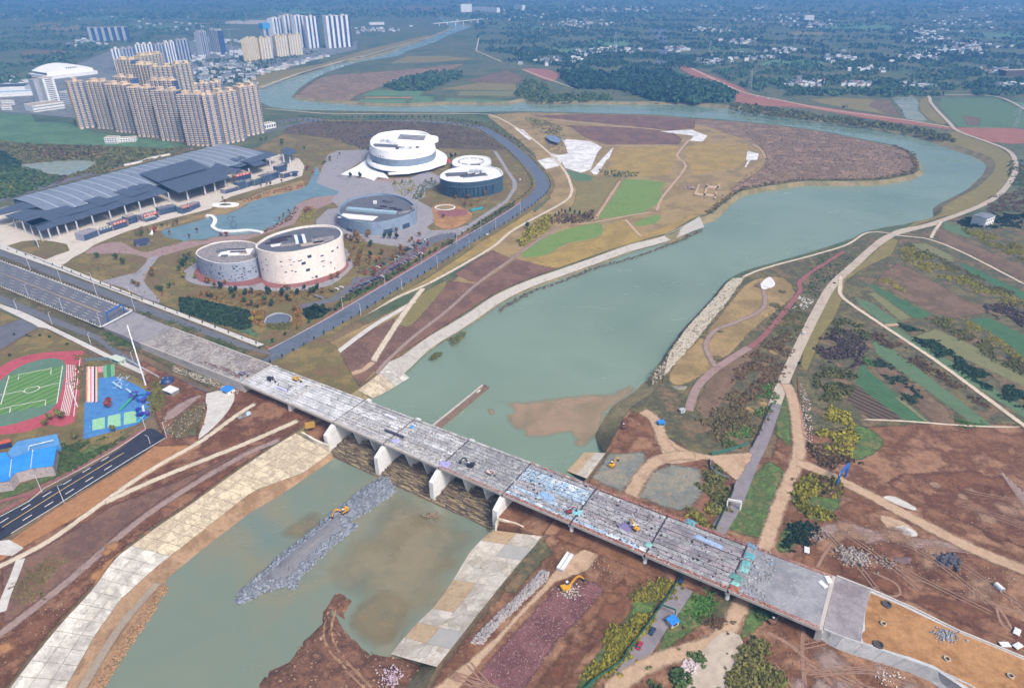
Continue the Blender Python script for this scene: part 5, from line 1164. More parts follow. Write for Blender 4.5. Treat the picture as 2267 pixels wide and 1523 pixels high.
for k, tr in enumerate(('g 1830 860 1790 770 1900 650 2050 520', 'g 1860 860 1815 770 1925 650 2075 520', 'g 2060 1000 2020 1130 2040 1260 2150 1400 2300 1560', 'g 2095 1000 2070 1130 2095 1260 2200 1400 2350 1560', 'h 20 1350 90 1380 160 1440 200 1523')):
 cl = line(tr, WDN + 2.5, 6); hh = (hs if k < 2 else ms)
 vs = []; Lp, Rp = ribbon_pts(cl, 1.1)
 for a, b in zip(Lp, Rp): vs += [(a.x, a.y, hh(a) + .12), (b.x, b.y, hh(b) + .12)]
 me = bpy.data.meshes.new('wheel_rut'); me.from_pydata(vs, [], [(2 * i, 2 * i + 1, 2 * i + 3, 2 * i + 2) for i in range(len(cl) - 1)]); me.update()
 o = link('wheel_rut', me, mat('rut_mud', ['8d6f58', '9a7c64'], size=5, fine=.7, contrast=.2) if k > 1 else mat('rut_grey', ['77777c', '828286'], size=5, fine=.7, contrast=.2)); o['kind'] = 'structure'
rp = [Vector((p.x, p.y, ms(p) + .05)) for p in scatter(mudp, 420)]
rocks('mud_clods', rp, .2, .8, mat('mud_clod', ['7c5c4a', '93765f', 'a89684'], size=5, fine=.5, contrast=.3), .7, None, 'brown clods strewn over the mud bank', 'clods')
c = W(px('h 355 1455')[0], WDN + 3.5)
rocks('chalk_stones', [Vector((c.x + rng.gauss(0, 2.4), c.y + rng.gauss(0, 2.4), ms(c) + abs(rng.gauss(0, .6)))) for k in range(180)], .2, .6, plain('chalk_lilac', 'b4a2b0', .9), .7, None, 'small heap of pale lilac stones on the mud bank', 'stones')
# silt clouds in the lower pool
for tr, cc in (('h 380 310 600 420 985 540 860 650 740 850 640 1000 500 1130 350 1300 200 1280 90 1150 110 1000 40 930 -60 800 60 640 220 480', 'a'), ('h 420 470 560 440 700 560 640 620 760 760 420 900 300 800 350 640', 'a'), ('h 130 1000 330 900 470 980 420 1150 300 1290 160 1210 80 1110', 'b'), ('h 260 860 420 1000 700 960 800 800 640 1000 480 1130 360 1290 430 1100', 'b'), ('g 1750 560 1900 430 2000 430 2030 500 1880 600', 'b')):
 soft_sheet('silt_cloud', smooth(poly(tr, WDN), 4, True), watermat('silt_' + cc, ['8a8064', '948a6e', '7e7c66'] if cc == 'a' else ['7f7458', '8b7e60', '7a7760'], 22, .12, .05, True), 16 if len(tr) > 110 else 7, z=WDN + .012 + .004 * rng.random())
rip = rough(poly('g 985 870 1045 885 1040 920 900 1135 700 1435 640 1530 560 1530 540 1490 640 1350 800 1120 930 930', -10.5), 3, .4)
rocks('rip_rap', [Vector((p.x, p.y, -10.9 + .12 * (edge_dist(p, rip)))) for p in scatter(rip, 1500)], .3, .9, mat('brown_riprap', ['8d7055', '9c7f62', '7a6049'], size=4, fine=.5, contrast=.3), .6, None, 'brown rip rap boulders below the ledge on the left bank', 'rocks')
berm = rough(poly('h 850 1250 930 1250 1010 1150 1180 990 1330 850 1340 790 1290 790 1150 940 1000 1080 880 1200', 0), 3, .5)
rocks('rock_berm', [Vector((p.x, p.y, .3 + .25 * edge_dist(p, berm) * rng.uniform(.5, 1))) for p in scatter(berm, 1300)], .3, .85, mat('pale_rock', ['8f8a8c', 'a09b9c', '7c777a'], size=4, fine=.5, contrast=.3), .7, None, 'long low berm of pale broken rock beside the haul track', 'rocks')
rk = rough(poly('f 0 905 130 722 290 545 432 388 510 385 400 535 250 725 130 865 0 1005 -60 1060 -80 990', 0), 3, 1.0)
sheet('rock_slope', rk, mat('rock_slope', ['a59c8c', 'b8b0a0', '928a7a'], size=5, fine=.8, contrast=.35, bump=.6))
rocks('bank_rocks', [Vector((p.x, p.y, rng.uniform(.1, .9))) for p in scatter(rk, 2200)], .3, 1.1, mat('pale_bank_rock', ['9a9282', 'aca494', '7f7767', '6c6454'], size=5, fine=.6, contrast=.35), .6, None, 'pale boulders in a belt along the right river bank', 'rocks')
for tr, n, lo, hi, cc, lb in (('i 1200 710', 420, .35, .9, '8d8782', 'round heap of grey rubble on the brown earth'), ('i 960 580', 90, .3, .8, '857a74', 'small heap of dark rubble near the green bush'), ('h 1465 925', 220, .2, .6, 'a9a09c', 'pale rubble round the yellow excavator on red gravel'), ('i 1400 1450', 70, .25, .6, 'c4c0bc', 'white rubble below the retaining wall'), ('i 1780 730', 200, .5, 1.3, '4c4c58', 'heap of dark blue spoil beside the haul road'), ('i 1400 750', 120, .3, .8, '8a8078', 'loose pale rubble between the tracks')):
 c = W(px(tr)[0]); sg = 4.0 if n > 300 else 2.6
 rocks('rubble_heap', [Vector((c.x + rng.gauss(0, sg), c.y + rng.gauss(0, sg * .8), abs(rng.gauss(0, .6)))) for k in range(n)], lo, hi, plain('rubble_' + cc, cc, .9, var=.3), .75, None, lb, 'rubble')
for k, tr in enumerate(('i 1500 730', 'i 1780 720', 'f 110 1070', 'i 1200 700', 'e 1870 1300')):
 c = W(px(tr)[0]); pts = [c + Vector((math.cos(a) * (5 + 1.5 * math.sin(3 * a)), math.sin(a) * (4 + 1.2 * math.cos(2 * a)), 0)) for a in [i * .4 for i in range(16)]]
 mound('spoil_heap', pts, .3, 1.8, [plain('spoil_mauve', '6c585a', .95, var=.2), plain('spoil_dark', '4f4e5a', .95, var=.2), M['sitegrey'], MATS['rubble_8d8782'], M['earth']][k], .5, 1.5, .3)
# lining on the left bank above the bridge
rtop = poly('c 230 1350 200 1372|e 2050 124 1850 174 1600 264 1400 334 1200 404 1000 494 850 594 720 674 600 744 500 814 420 874 345 905', -.1)
rbot = poly('c 260 1420 230 1430|e 2060 160 1860 215 1620 300 1420 372 1230 440 1040 535 890 640 760 725 650 790 560 860 490 930 400 1010', -3.4)
rvt = strip('bank_lining', smooth(rtop, 3), smooth(rbot, 3), .06, -3.3, mat('lining_stone', ['a9a6a2', 'b7b4b0', '98958f'], size=8, fine=.8, contrast=.2, joints=(2.4, '84817c', .03)), 90, 1)
lin_e = empty('bank_lining_slabs', (0, 0, 0)); lin_e['kind'] = 'structure'
panels(lin_e, poly('e 345 905 260 1000 145 1082', 0), poly('e 470 1005 340 1085 240 1135', -4.6), .1, -4.6, 5, 3, lambda i, j, R: M_conc_white if i < 2 else M_conc_old, gap=.15)
panels(lin_e, smooth(rtop, 3), smooth(rbot, 3), .1, -3.2, 80, 2, lambda i, j, R: MATS['lining_stone'], gap=.1, lift=.14)
upap = empty('upstream_apron', (0, 0, 0)); upap['kind'] = 'structure'
panels(upap, poly('h 1575 215 1695 55', .1), poly('h 1450 165 1560 48', -4.4), .1, -4.8, 3, 2, lambda i, j, R: M_apron if j == 0 else M_apron_b, gap=.1)
# dark fringe wall along the right bank
# ------------------------------------------------------------------ buildings
M_glass = mat('window_glass', ['2c3a52', '384a66', '243048'], size=6, fine=1.5, contrast=.25, rough_=.25, bump=0, spec=.6)
M_glassb = mat('blue_glazing', ['3a4c78', '46608c', '2f3f66'], size=9, fine=2.5, contrast=.3, rough_=.3, bump=0, spec=.6)
M_beige = mat('beige_render', ['d0bba2', 'dac6ae', 'c4b098'], size=14, fine=1.5, contrast=.06, bump=0)
M_cream = mat('cream_render', ['d6c39e', 'dfceab', 'cbb892'], size=14, fine=1.5, contrast=.06, bump=0)
M_whitew = mat('white_render', ['d3d6da', 'dee0e3', 'c6cace'], size=14, fine=1.5, contrast=.05, bump=0)
M_greyw = mat('grey_render', ['9aa0ac', 'a6acb6', '8d94a0'], size=14, fine=1.5, contrast=.06, bump=0)
M_roofg = mat('flat_roof', ['9b8f86', 'a89c92', '8c827a'], size=6, fine=1, contrast=.15, bump=0)
M_slab = mat('balcony_slab', ['a9a4a6', 'b5b0b0'], size=6, fine=1, contrast=.1, bump=0)
class Fr:
 """local frame on a facade: u along the front, v towards the back, z up"""
 def __init__(s, p0, p1):
  s.o = Vector((p0.x, p0.y, 0)); d = Vector((p1.x - p0.x, p1.y - p0.y, 0)); s.L = d.length; s.d = d.normalized(); s.n = Vector((-s.d.y, s.d.x, 0))
  if s.n.y < 0: s.n = -s.n
 def P(s, u, v, z): return s.o + s.d * u + s.n * v + Vector((0, 0, z))
 def box(s, mb, u0, u1, v0, v1, z0, z1, mi=0):
  mb.hexa([s.P(u0, v0, z0), s.P(u1, v0, z0), s.P(u1, v1, z0), s.P(u0, v1, z0)], [s.P(u0, v0, z1), s.P(u1, v0, z1), s.P(u1, v1, z1), s.P(u0, v1, z1)], mi)
def tower(a, b, h, label, group, wallm, dep=20, floors=None, bays=None, glass=M_glassb, name='apartment_tower', crown=True, detail=True, cat='tower'):
 p0, p1 = W(a, h), W(b, h); F = Fr(p0, p1); root = empty(name, (0, 0, 0)); L = F.L; fl = floors or int(h / 3.05); R = random.Random(int(a[0] * 7 + a[1]))
 mb = MB(); F.box(mb, .8, L - .8, .9, dep, 0, h - 1); mb.build('glazed_core', glass, root)
 nb = bays or max(2, int(round(L / 9.0))); bw = L / nb
 win = MB(); sl = MB()
 for k in range(nb):
  u0 = k * bw; wb = bw * R.uniform(.46, .54); pr = R.uniform(-.6, .4)
  mb = MB(); F.box(mb, u0, u0 + wb, pr, dep + .3, 0, h + R.choice((0, 0, 1.2))); mb.build('bay', wallm, root)
  if detail:
   for f in range(1, fl):
    z = h * f / fl
    for c in range(2):
     uc = u0 + wb * (.28 + .44 * c); F.box(win, uc - .75, uc + .75, pr - .06, pr + .4, z + .5, z + 2.3)
    F.box(sl, u0 + wb, u0 + bw, .3, 2.0, z - .12, z + .75 if f % 2 else z + .25)
 # end wall windows on the side that shows
 if detail:
  for f in range(1, fl):
   z = h * f / fl
   for c in range(3):
    v = dep * (.25 + .25 * c); F.box(win, -.06, .3, v - .7, v + .7, z + .7, z + 2.1); F.box(win, L * 1.0 - bw * .45 - .3, L - bw * .45 + .02, v - .7, v + .7, z + .7, z + 2.1)
  o = win.build('windows', M_glass, root); o['kind'] = 'stuff'
  o = sl.build('balconies', M_slab, root); o['kind'] = 'stuff'
 mb = MB(); F.box(mb, 0.4, L - .4, 1.7, dep - .2, h - 1.2, h + .3); mb.build('roof', M_roofg, root)
 if crown:
  mb = MB()
  for k in range(max(1, nb // 2)):
   u = L * (k + .5) / max(1, nb // 2); F.box(mb, u - 3.2, u + 3.2, 5, dep - 4, h + .3, h + 4.2); F.box(mb, u - 3.8, u + 3.8, 4, dep - 3, h + 4.2, h + 4.7)
  mb.build('roof_house', wallm, root)
 return tag(root, label, cat, group)
J4 = lambda x, y: px(f'j {x} {y}')[0]
K4 = lambda x, y: px(f'k {x} {y}')[0]
L4 = lambda x, y: px(f'l {x} {y}')[0]
ordn = ['leftmost', 'second', 'third', 'fourth', 'fifth', 'sixth', 'seventh', 'eighth', 'rightmost']
FRONT = [((85, 390), (265, 374)), ((275, 385), (455, 392)), ((468, 412), (690, 424)), ((702, 448), (945, 456)), ((955, 478), (1215, 486)), ((1226, 520), (1482, 524)), ((1494, 528), (1640, 520)), ((1652, 506), (1875, 474)), ((1885, 446), (2085, 418))]
for k, (a, b) in enumerate(FRONT):
 tower(J4(*a), J4(*b), 82, f'beige apartment tower with blue glazed recesses, {ordn[k]} of the front row', 'beige apartment towers in the front row', M_beige, 20)
BACK = [((580, 152), (752, 160), 92), ((760, 205), (925, 216), 92), ((940, 234), (1190, 226), 92), ((1196, 205), (1392, 190), 92), ((850, 118), (1095, 88), 92)]
for k, (a, b, h) in enumerate(BACK):
 tower(J4(*a), J4(*b), h, ['cream apartment tower, leftmost of the tall cream group behind', 'cream apartment tower, second of the tall cream group', 'wide cream apartment tower in the middle of the tall cream group', 'cream apartment tower, rightmost of the tall cream group', 'farthest cream apartment tower, its roof highest in the cream group'][k], 'tall cream apartment towers', M_cream, 22)
for k, (a, b, h) in enumerate([((560, 335), (750, 350), 74), ((920, 372), (1190, 378), 78), ((1412, 412), (1590, 402), 76), ((1596, 398), (1715, 388), 76)]):
 tower(J4(*a), J4(*b), h, ['pinkish beige tower peering over the left front towers', 'pinkish beige tower between the cream group and the front row', 'pinkish beige tower just right of the cream group', 'pinkish beige tower behind the eighth front tower'][k], 'beige towers in the middle row', M_beige, 18)
M_navy = mat('navy_cladding', ['34466e', '3d5280', '2c3c60'], size=10, fine=2, contrast=.15, rough_=.4, bump=0)
for k, (a, b, h) in enumerate([((1042, 218), (1150, 208), 98), ((1168, 182), (1290, 172), 105), ((1296, 190), (1412, 182), 105), ((1424, 194), (1560, 188), 105), ((1652, 190), (1930, 176), 106)]):
 tower(K4(*a), K4(*b), h, ['grey white high rise next to the blue topped tower', 'white high rise with navy stripes, first of three in a row', 'white high rise with navy stripes, middle of three', 'white high rise with navy stripes, last of three', 'white high rise with navy stripes standing alone near the river'][k], 'white high rises by the river', M_whitew, 24, bays=3 if k < 4 else 5, glass=M_navy, detail=False)
t = tower(K4(932, 285), K4(1040, 278), 80, 'unfinished tower wrapped in bright blue netting at its top', 'white high rises by the river', M_greyw, 22, bays=2, glass=M_navy, detail=False, crown=False)
F = Fr(W(K4(932, 285), 80), W(K4(1040, 278), 80)); mb = MB(); F.box(mb, -1, F.L + 1, -1.5, 24, 66, 84); mb.build('safety_net', plain('net_blue', '3f8fc8', .7), t)
for k, (a, b) in enumerate([((748, 458), (880, 436)), ((892, 440), (1030, 432)), ((1072, 420), (1215, 410)), ((1225, 406), (1372, 396))]):
 tower(K4(*a), K4(*b), 63, f'mid rise cream block, {ordn[k] if k < 3 else "last"} of four below the white high rises', 'cream mid rise blocks', M_cream, 20, glass=M_greyw, detail=False)
for k, (a, b) in enumerate([((205, 372), (295, 362)), ((300, 345), (418, 352))]):
 tower(K4(*a), K4(*b), 74, ['grey white twin tower with a mast, left half', 'grey white twin tower, right half'][k], 'grey twin towers', M_greyw, 22, glass=M_navy, detail=False)
for k, (a, b, h) in enumerate([((1325, 268), (1440, 262), 58), ((1450, 265), (1600, 250), 58), ((1610, 215), (1830, 205), 60), ((1845, 210), (1950, 205), 60), ((1960, 190), (2090, 180), 60), ((2095, 160), (2250, 150), 62)]):
 tower(L4(*a), L4(*b), h, f'grey blue apartment block behind the cream group, {ordn[k]} of its row', 'grey blocks behind the cream group', M_greyw if k % 2 else M_whitew, 18, glass=M_navy, detail=False)
for k in range(6):
 tower(L4(1035 + k * 81, 8 - k), L4(1108 + k * 81, 7 - k), 52, f'far slab block, {ordn[k]} of the grey blue row', 'far slab blocks in a row', M_greyw, 16, bays=1, glass=M_navy, detail=False, crown=False)
# tower cranes near the far towers
def crane(a, h, lab):
 p = W(a, h); r = empty('tower_crane', (p.x, p.y, 0)); mb = MB(); mb.box(-.8, .8, -.8, .8, 0, h); mb.build('mast', plain('crane_grey', '9a9894', .6), r)
 mb = MB(); mb.bar((-14, 0, h), (42, 6, h), 1.2, 1.4); mb.build('jib', MATS['crane_grey'], r); tag(r, lab, 'crane', 'tower cranes')
crane(K4(545, 340), 70, 'thin tower crane left of the cream mid rise blocks'); crane(K4(225, 270), 96, 'thin crane mast on the grey twin towers'); crane(K4(1120, 160), 118, 'tower crane behind the white high rises')
def block(name, label, cat, a, b, h, dep, wallm, roofm=None, floors=0, group=None, z0=0, cols=None, parapet=True):
 """plain block: front wall from pixel a to pixel b at roof height h"""
 F = Fr(W(a, h), W(b, h)); r = empty(name, (0, 0, 0)); mb = MB(); F.box(mb, 0, F.L, 0, dep, z0, h); mb.build('wall', wallm, r)
 mb = MB(); F.box(mb, .3, F.L - .3, .3, dep - .3, h, h + .25); mb.build('roof', roofm or M_roofg, r)
 if parapet:
  mb = MB(); F.box(mb, -.1, F.L + .1, -.1, .3, h, h + .9); F.box(mb, -.1, F.L + .1, dep - .3, dep + .1, h, h + .9); F.box(mb, -.1, .3, .3, dep - .3, h, h + .9); F.box(mb, F.L - .3, F.L + .1, .3, dep - .3, h, h + .9); mb.build('parapet', wallm, r)
 if floors:
  mb = MB(); nx = cols or max(2, int(F.L / 4))
  for f in range(floors):
   z = z0 + (h - z0) * (f + .3) / floors; hh = (h - z0) / floors * .45
   for c in range(nx): u = F.L * (c + .5) / nx; F.box(mb, u - F.L / nx * .3, u + F.L / nx * .3, -.08, .2, z, z + hh)
  o = mb.build('windows', M_glass, r); o['kind'] = 'stuff'
 return tag(r, label, cat, group)
# left edge: hospital-like white tower, podium, arena
block('office_tower', 'white office tower with a dark window column left of the beige towers', 'office', L4(500, 625), L4(640, 612), 50, 26, M_whitew, floors=13, cols=1)
block('office_wing', 'grey ribbed wing on the left of the white office tower', 'office', L4(395, 640), L4(498, 628), 46, 22, M_greyw, floors=0)
block('office_podium', 'low white podium in front of the white office tower', 'podium', L4(385, 950), L4(760, 900), 12, 40, M_whitew, floors=2)
block('white_hotel', 'white five storey block between office tower and beige towers', 'hotel', L4(705, 780), L4(850, 800), 26, 18, M_whitew, floors=6)
block('station_hall', 'long low white building with arches right of the front towers', 'station', J4(2040, 855), J4(2267, 812), 9, 14, M_whitew, floors=1, cols=9)
block('site_office', 'small white office block in the meadow below the towers', 'office', J4(470, 975), J4(600, 975), 9, 14, M_whitew, floors=3)
block('site_office', 'long low white annex beside the small meadow office', 'office', J4(610, 985), J4(800, 975), 6, 14, M_whitew, floors=2)
block('warehouse', 'wide blue grey shed at the left picture edge', 'shed', L4(-200, 735), L4(290, 715), 14, 60, M_whitew, plain('shed_roof_dark', '3c4654', .5))
block('warehouse', 'pale blue low shed below the dark roofed shed', 'shed', L4(-200, 800), L4(400, 770), 9, 26, M_whitew, plain('shed_roof_blue', '86a6cc', .5))
for k in range(9):
 x = 10 + (k % 5) * 32; y = 880 + (k // 5) * 60
 block('shop_house', 'small white shop house in the cluster at the left edge', 'house', L4(x, y), L4(x + 27, y - 3), 9, 14, M_whitew, floors=2, group='white shop houses at the left edge', parapet=False)
ar = empty('arena', (0, 0, 0)); a0, a1 = W(L4(560, 560), 14), W(L4(1110, 500), 14); F = Fr(a0, a1); mb = MB(); n = 18; dep = 85
F.box(mb, -6, F.L + 6, -8, dep + 8, 0, 9); mb.build('base_hall', M_whitew, ar)
mb = MB(); prof = [(F.L * i / n, 12 + 17 * math.sin(math.pi * (i + .6) / (n + 1.2)) ** .75) for i in range(n + 1)]
vs = [F.P(u, 0, z) for u, z in prof] + [F.P(u, dep, z) for u, z in prof] + [F.P(u, 0, 9) for u, z in prof]
mb.add(vs, [(i, i + 1, i + n + 2, i + n + 1) for i in range(n)] + [(i + 2 * n + 2, i + 2 * n + 3, i + 1, i) for i in range(n)]); mb.build('vaulted_roof', mat('arena_white', ['dcdee2', 'e8e9ec'], size=20, fine=2, contrast=.04, bump=0), ar)
mb = MB()
for k in range(5): F.box(mb, F.L * (.42 + k * .05), F.L * (.45 + k * .05), -.15, .5, 21, 24)
mb.build('vents', M_glass, ar); tag(ar, 'white arena with a low vaulted roof on the left', 'arena')
# ------------------------------------------------------------------ exhibition hall
M_silver = mat('silver_roof', ['7c8798', '8893a3', '707b8c'], size=16, fine=1.5, contrast=.08, rough_=.45, bump=.1, metal=.25)
M_dkroof = mat('dark_roof', ['454f63', '4d586c', '3e485a'], size=14, fine=1.2, contrast=.08, rough_=.55, bump=.05)
M_fas = plain('roof_fascia', '3a3340', .6)
hall = empty('exhibition_hall', (0, 0, 0)); tag(hall, 'long exhibition hall with silver vaulted roof and stepped dark roof panels', 'hall')
hb0, hb1 = Wz('m 165 755', 12), Wz('n 1085 122', 12); hf0, hf1 = Wz('m 640 930', 13), Wz('n 1700 255', 13)
n, kk2 = 44, 10; vs = []
for i in range(n + 1):
 for j in range(kk2 + 1):
  p = hb0.lerp(hb1, i / n).lerp(hf0.lerp(hf1, i / n), j / kk2); vs.append((p.x, p.y, 12.5 + 3.6 * math.sin(math.pi * (.12 + .8 * j / kk2))))
me = bpy.data.meshes.new('vault_roof'); me.from_pydata(vs, [], [(i * (kk2 + 1) + j, i * (kk2 + 1) + j + 1, (i + 1) * (kk2 + 1) + j + 1, (i + 1) * (kk2 + 1) + j) for i in range(n) for j in range(kk2)]); me.update()
if me.polygons[0].normal.z < 0: me.flip_normals()
link('vault_roof', me, M_silver, hall)
for i in range(1, 22):          # standing ribs across the vault
 mb = MB(); t = i / 22
 for j in range(8):
  q0, q1 = [hb0.lerp(hb1, t).lerp(hf0.lerp(hf1, t), x) for x in (j / 8 * .98, (j + 1) / 8 * .98)]
  z0, z1 = [12.65 + 3.6 * math.sin(math.pi * (.12 + .8 * x)) for x in (j / 8 * .98, (j + 1) / 8 * .98)]
  mb.bar((q0.x, q0.y, z0), (q1.x, q1.y, z1), 1.0, .7)
 mb.build('roof_rib', mat('rib_pale', ['aab4c4', 'b8c2d0'], size=8, fine=1, contrast=.05, rough_=.5, bump=0), hall)
mb = MB(); mb.bar(hb0 + Vector((0, 2, -.2)), hb1 + Vector((0, 2, -.2)), 2.2, 1.6); mb.build('back_gutter', M_fas, hall)
c0, c1 = hb0, hb1; g0_, g1_ = Wz('m 860 1010', 0), Wz('n 1640 330', 0)
mb = MB(); mb.add([Vector((c0.x, c0.y, -.2)), Vector((c1.x, c1.y, -.2)), Vector((g1_.x, g1_.y, -.2)), Vector((g0_.x, g0_.y, -.2)), Vector((c0.x, c0.y, 12.2)), Vector((c1.x, c1.y, 12.2)), Vector((g1_.x, g1_.y, 12.2)), Vector((g0_.x, g0_.y, 12.2))], [(0, 1, 5, 4), (2, 1, 5, 6), (3, 2, 6, 7), (0, 3, 7, 4)])
mb.build('hall_wall', mat('hall_wall', ['3c4250', '484e5c'], size=8, fine=1, contrast=.15, rough_=.5), hall)
def panel(tr, z, th=.7, nm='roof_panel'):
 pts = poly(tr, z); cc_ = sum(pts, Vector()) / len(pts); pts = [cc_ + (p - cc_) * .985 for p in pts]; mb = MB(); mb.prism(pts, z - th, z)
 o = mb.build(nm, M_dkroof, hall); return pts
fb = [(510, 1140), (725, 1070), (950, 1005), (1150, 940), (1370, 880), (1560, 815), (1740, 760), (1925, 710), (2110, 650)]
ft = [(408, 1078), (630, 1010), (850, 945), (1060, 885), (1265, 825), (1450, 765), (1640, 712), (1820, 655), (2000, 600)]
s2 = [(300, 1020), (510, 965), (735, 910), (945, 855), (1150, 795), (1340, 735), (1530, 680), (1700, 625), (1900, 555)]
s3 = [(200, 965), (400, 915), (620, 875), (830, 820), (1040, 765), (1240, 705), (1420, 650), (1590, 598), (1770, 548)]
T_ = lambda a, b, c, d: f'm {a[0]} {a[1]} {b[0]} {b[1]} {c[0]} {c[1]} {d[0]} {d[1]}'
for k in range(8):
 panel(T_(fb[k], fb[k + 1], ft[k + 1], ft[k]), 13.4 + .5 * (k % 2))
 panel(T_(ft[k], ft[k + 1], s2[k + 1], s2[k]), 14.4 + .5 * ((k + 1) % 2))
 if k in (0, 1, 2, 4, 6, 7): panel(T_(s2[k], s2[k + 1], s3[k + 1], s3[k]), 15.0 + .1 * (k % 2))
panel('m -120 945 -100 900 220 790 280 780 480 832 260 878 20 935', 15.6); panel('m 60 950 200 905 330 870 600 882 450 945 250 1010', 15.3); panel('m 300 1030 510 972 620 1015 405 1082', 14.9)
panel('n 40 480 690 298 935 400 275 585', 19.0, 1.0, 'canopy'); panel('n 275 596 940 410 1010 345 1100 372 1190 400 1350 425 1140 490 1180 525 530 720', 16.6, 1.2, 'canopy')
for tr, z in (('n 1170 300 1310 255 1385 280 1245 332', 15.2), ('n 1310 325 1560 240 1690 272 1560 312 1440 350', 15.0), ('n 1450 222 1590 185 1790 240 1660 278', 14.4), ('n 1390 345 1540 300 1640 345 1490 392', 14.0), ('n 1200 390 1330 340 1400 365 1300 400', 14.6), ('n 1815 215 1870 150 1990 170 2030 205 1935 260', 13.0), ('n 1810 180 1880 175 1890 186 1830 195', 13.4)):
 panel(tr, z)
M_col = plain('column_pale', 'b9bcc4', .6)
for code in ['m 165 980', 'm 280 1030', 'm 380 1070', 'm 490 1130', 'm 600 1120', 'm 710 1080', 'm 815 1050'] + [f'm {x} {y + 18}' for x, y in fb[2:]] + ['n 640 700', 'n 860 640', 'n 985 600', 'n 1120 560', 'n 1290 460', 'n 1420 420', 'n 1680 290', 'n 1930 250', 'n 1850 240']:
 p = Wz(code, 12.5); mb = MB(); w = 1.0 if code.startswith('n') else .75
 mb.hexa([(p.x - w, p.y - w, 0), (p.x + w, p.y - w, 0), (p.x + w, p.y + w, 0), (p.x - w, p.y + w, 0)], [(p.x - w * .7, p.y - w * .7, 13), (p.x + w * .7, p.y - w * .7, 13), (p.x + w * .7, p.y + w * .7, 13), (p.x - w * .7, p.y + w * .7, 13)]); mb.build('column', M_col, hall)
# shops under and in front of the roof: (front-left px, front-right px, height, depth, wall, sign colour, label)
SH = [('m 1060 1275', 'm 1245 1205', 8, 12, '8f93a8', None, 'grey corner shop with a big glass front at the left end of the hall'), ('m 1250 1195', 'm 1440 1135', 6, 12, '9a7f86', '4c6474', 'pink framed low shop second from the left end'),
 ('m 1425 1145', 'm 1615 1085', 8, 10, '8c7a82', 'a04a48', 'mauve shop with a red lettered sign board'), ('m 1620 1070', 'm 1740 1030', 9, 10, '55607a', None, 'blue glazed shop cube'), ('m 1800 1030', 'm 2000 975', 7, 10, '8a8088', 'a8443c', 'shop with a wide red sign board, middle of the left group'),
 ('m 1830 1035', 'm 1970 1000', 4.5, 6, '64748a', None, 'low blue glass kiosk in front of the red signs'), ('m 2010 950', 'm 2230 900', 8, 10, '5a6478', None, 'dark glazed shop with a white awning'), ('n 590 990', 'n 700 955', 8, 10, '4f6478', 'a04038', 'teal glass shop with a red roof band beside the lake'), ('n 700 950', 'n 815 900', 7, 9, '8a7480', None, 'mauve shop at the right end of the left group'),
 ('n 1125 740', 'n 1300 690', 6, 9, '8c8694', None, 'grey shop with black lettering by the big canopy'), ('n 1300 690', 'n 1395 660', 10, 9, '46586c', None, 'tall dark teal shop front, right group'), ('n 1270 630', 'n 1460 580', 13, 7, '7a5a52', 'b84840', 'shop with a red sign and white letters, right group'), ('n 1400 660', 'n 1500 625', 8, 9, '6c7a8c', None, 'grey glass shop in the middle of the right group'),
 ('n 1500 640', 'n 1610 600', 9, 9, '5f7468', None, 'green glazed shop, right group'), ('n 1610 605', 'n 1710 570', 10, 9, '4a5f70', None, 'round cornered teal shop, right group'), ('n 1710 570', 'n 1800 535', 10, 9, '5c6878', None, 'slate shop, right group'), ('n 1800 500', 'n 1900 465', 12, 9, '3c5a70', None, 'blue shop with a tall front, right group'), ('n 1860 545', 'n 1945 520', 7, 8, '77707c', None, 'mauve kiosk near the round dark roof')]
for k, (a, b, h, dp, wc, sc, lb) in enumerate(SH):
 F = Fr(Wz(a, 0), Wz(b, 0)); r = empty('shop', (0, 0, 0)); R = random.Random(k)
 mb = MB(); F.box(mb, 0, F.L, 0, dp, 0, h); F.box(mb, -.3, F.L + .3, -.4, .3, h - .8, h); F.box(mb, -.4, .4, -.4, .2, 0, h - .8); F.box(mb, F.L - .4, F.L + .4, -.4, .2, 0, h - .8); mb.build('wall', plain('shopwall_' + wc, wc, .7, var=.1), r)
 mb = MB(); F.box(mb, .7, F.L - .7, -.12, .2, .4, h - 1.4); mb.build('glass_front', M_glass, r)
 mb = MB(); F.box(mb, .4, F.L - .4, .4, dp - .4, h, h + .2)
 for q_ in range(4): u, v = R.uniform(1, max(1.5, F.L - 3)), R.uniform(1, dp - 3); F.box(mb, u, u + R.uniform(1, 2.2), v, v + R.uniform(.8, 2), h + .2, h + R.uniform(.8, 1.8))
 mb.build('roof', plain('shoproof_' + str(k % 4), ['8d8a90', 'b9b0a4', '6a6e7c', '9c8f8a'][k % 4], .8), r)
 if sc:
  mb = MB(); F.box(mb, F.L * .08, F.L * .92, -.9, -.5, h - 1.6, h + 1.6); s_ = mb.build('sign_board', plain('sign_' + sc, sc, .6), r)
  mb = MB(); nl = 4
  for q_ in range(nl):   # strokes of the characters
   u = F.L * (.18 + .2 * q_); wl = F.L * .07
   for (x0, x1, y0, y1) in ((-1, 1, .55, .8), (-1, 1, -.15, .1), (-.15, .15, -.9, .9), (-.9, -.6, -.8, .6), (.6, .9, -.8, .6))[:3 + (q_ + k) % 3]:
    F.box(mb, u + x0 * wl, u + x1 * wl, -1.0, -.9, h + y0 * 1.2, h + y1 * 1.2)
  mb.build('lettering', plain('letter_white', 'd8d4d0', .6), s_)
 tag(r, lb, 'shop', 'shops under the hall roof')
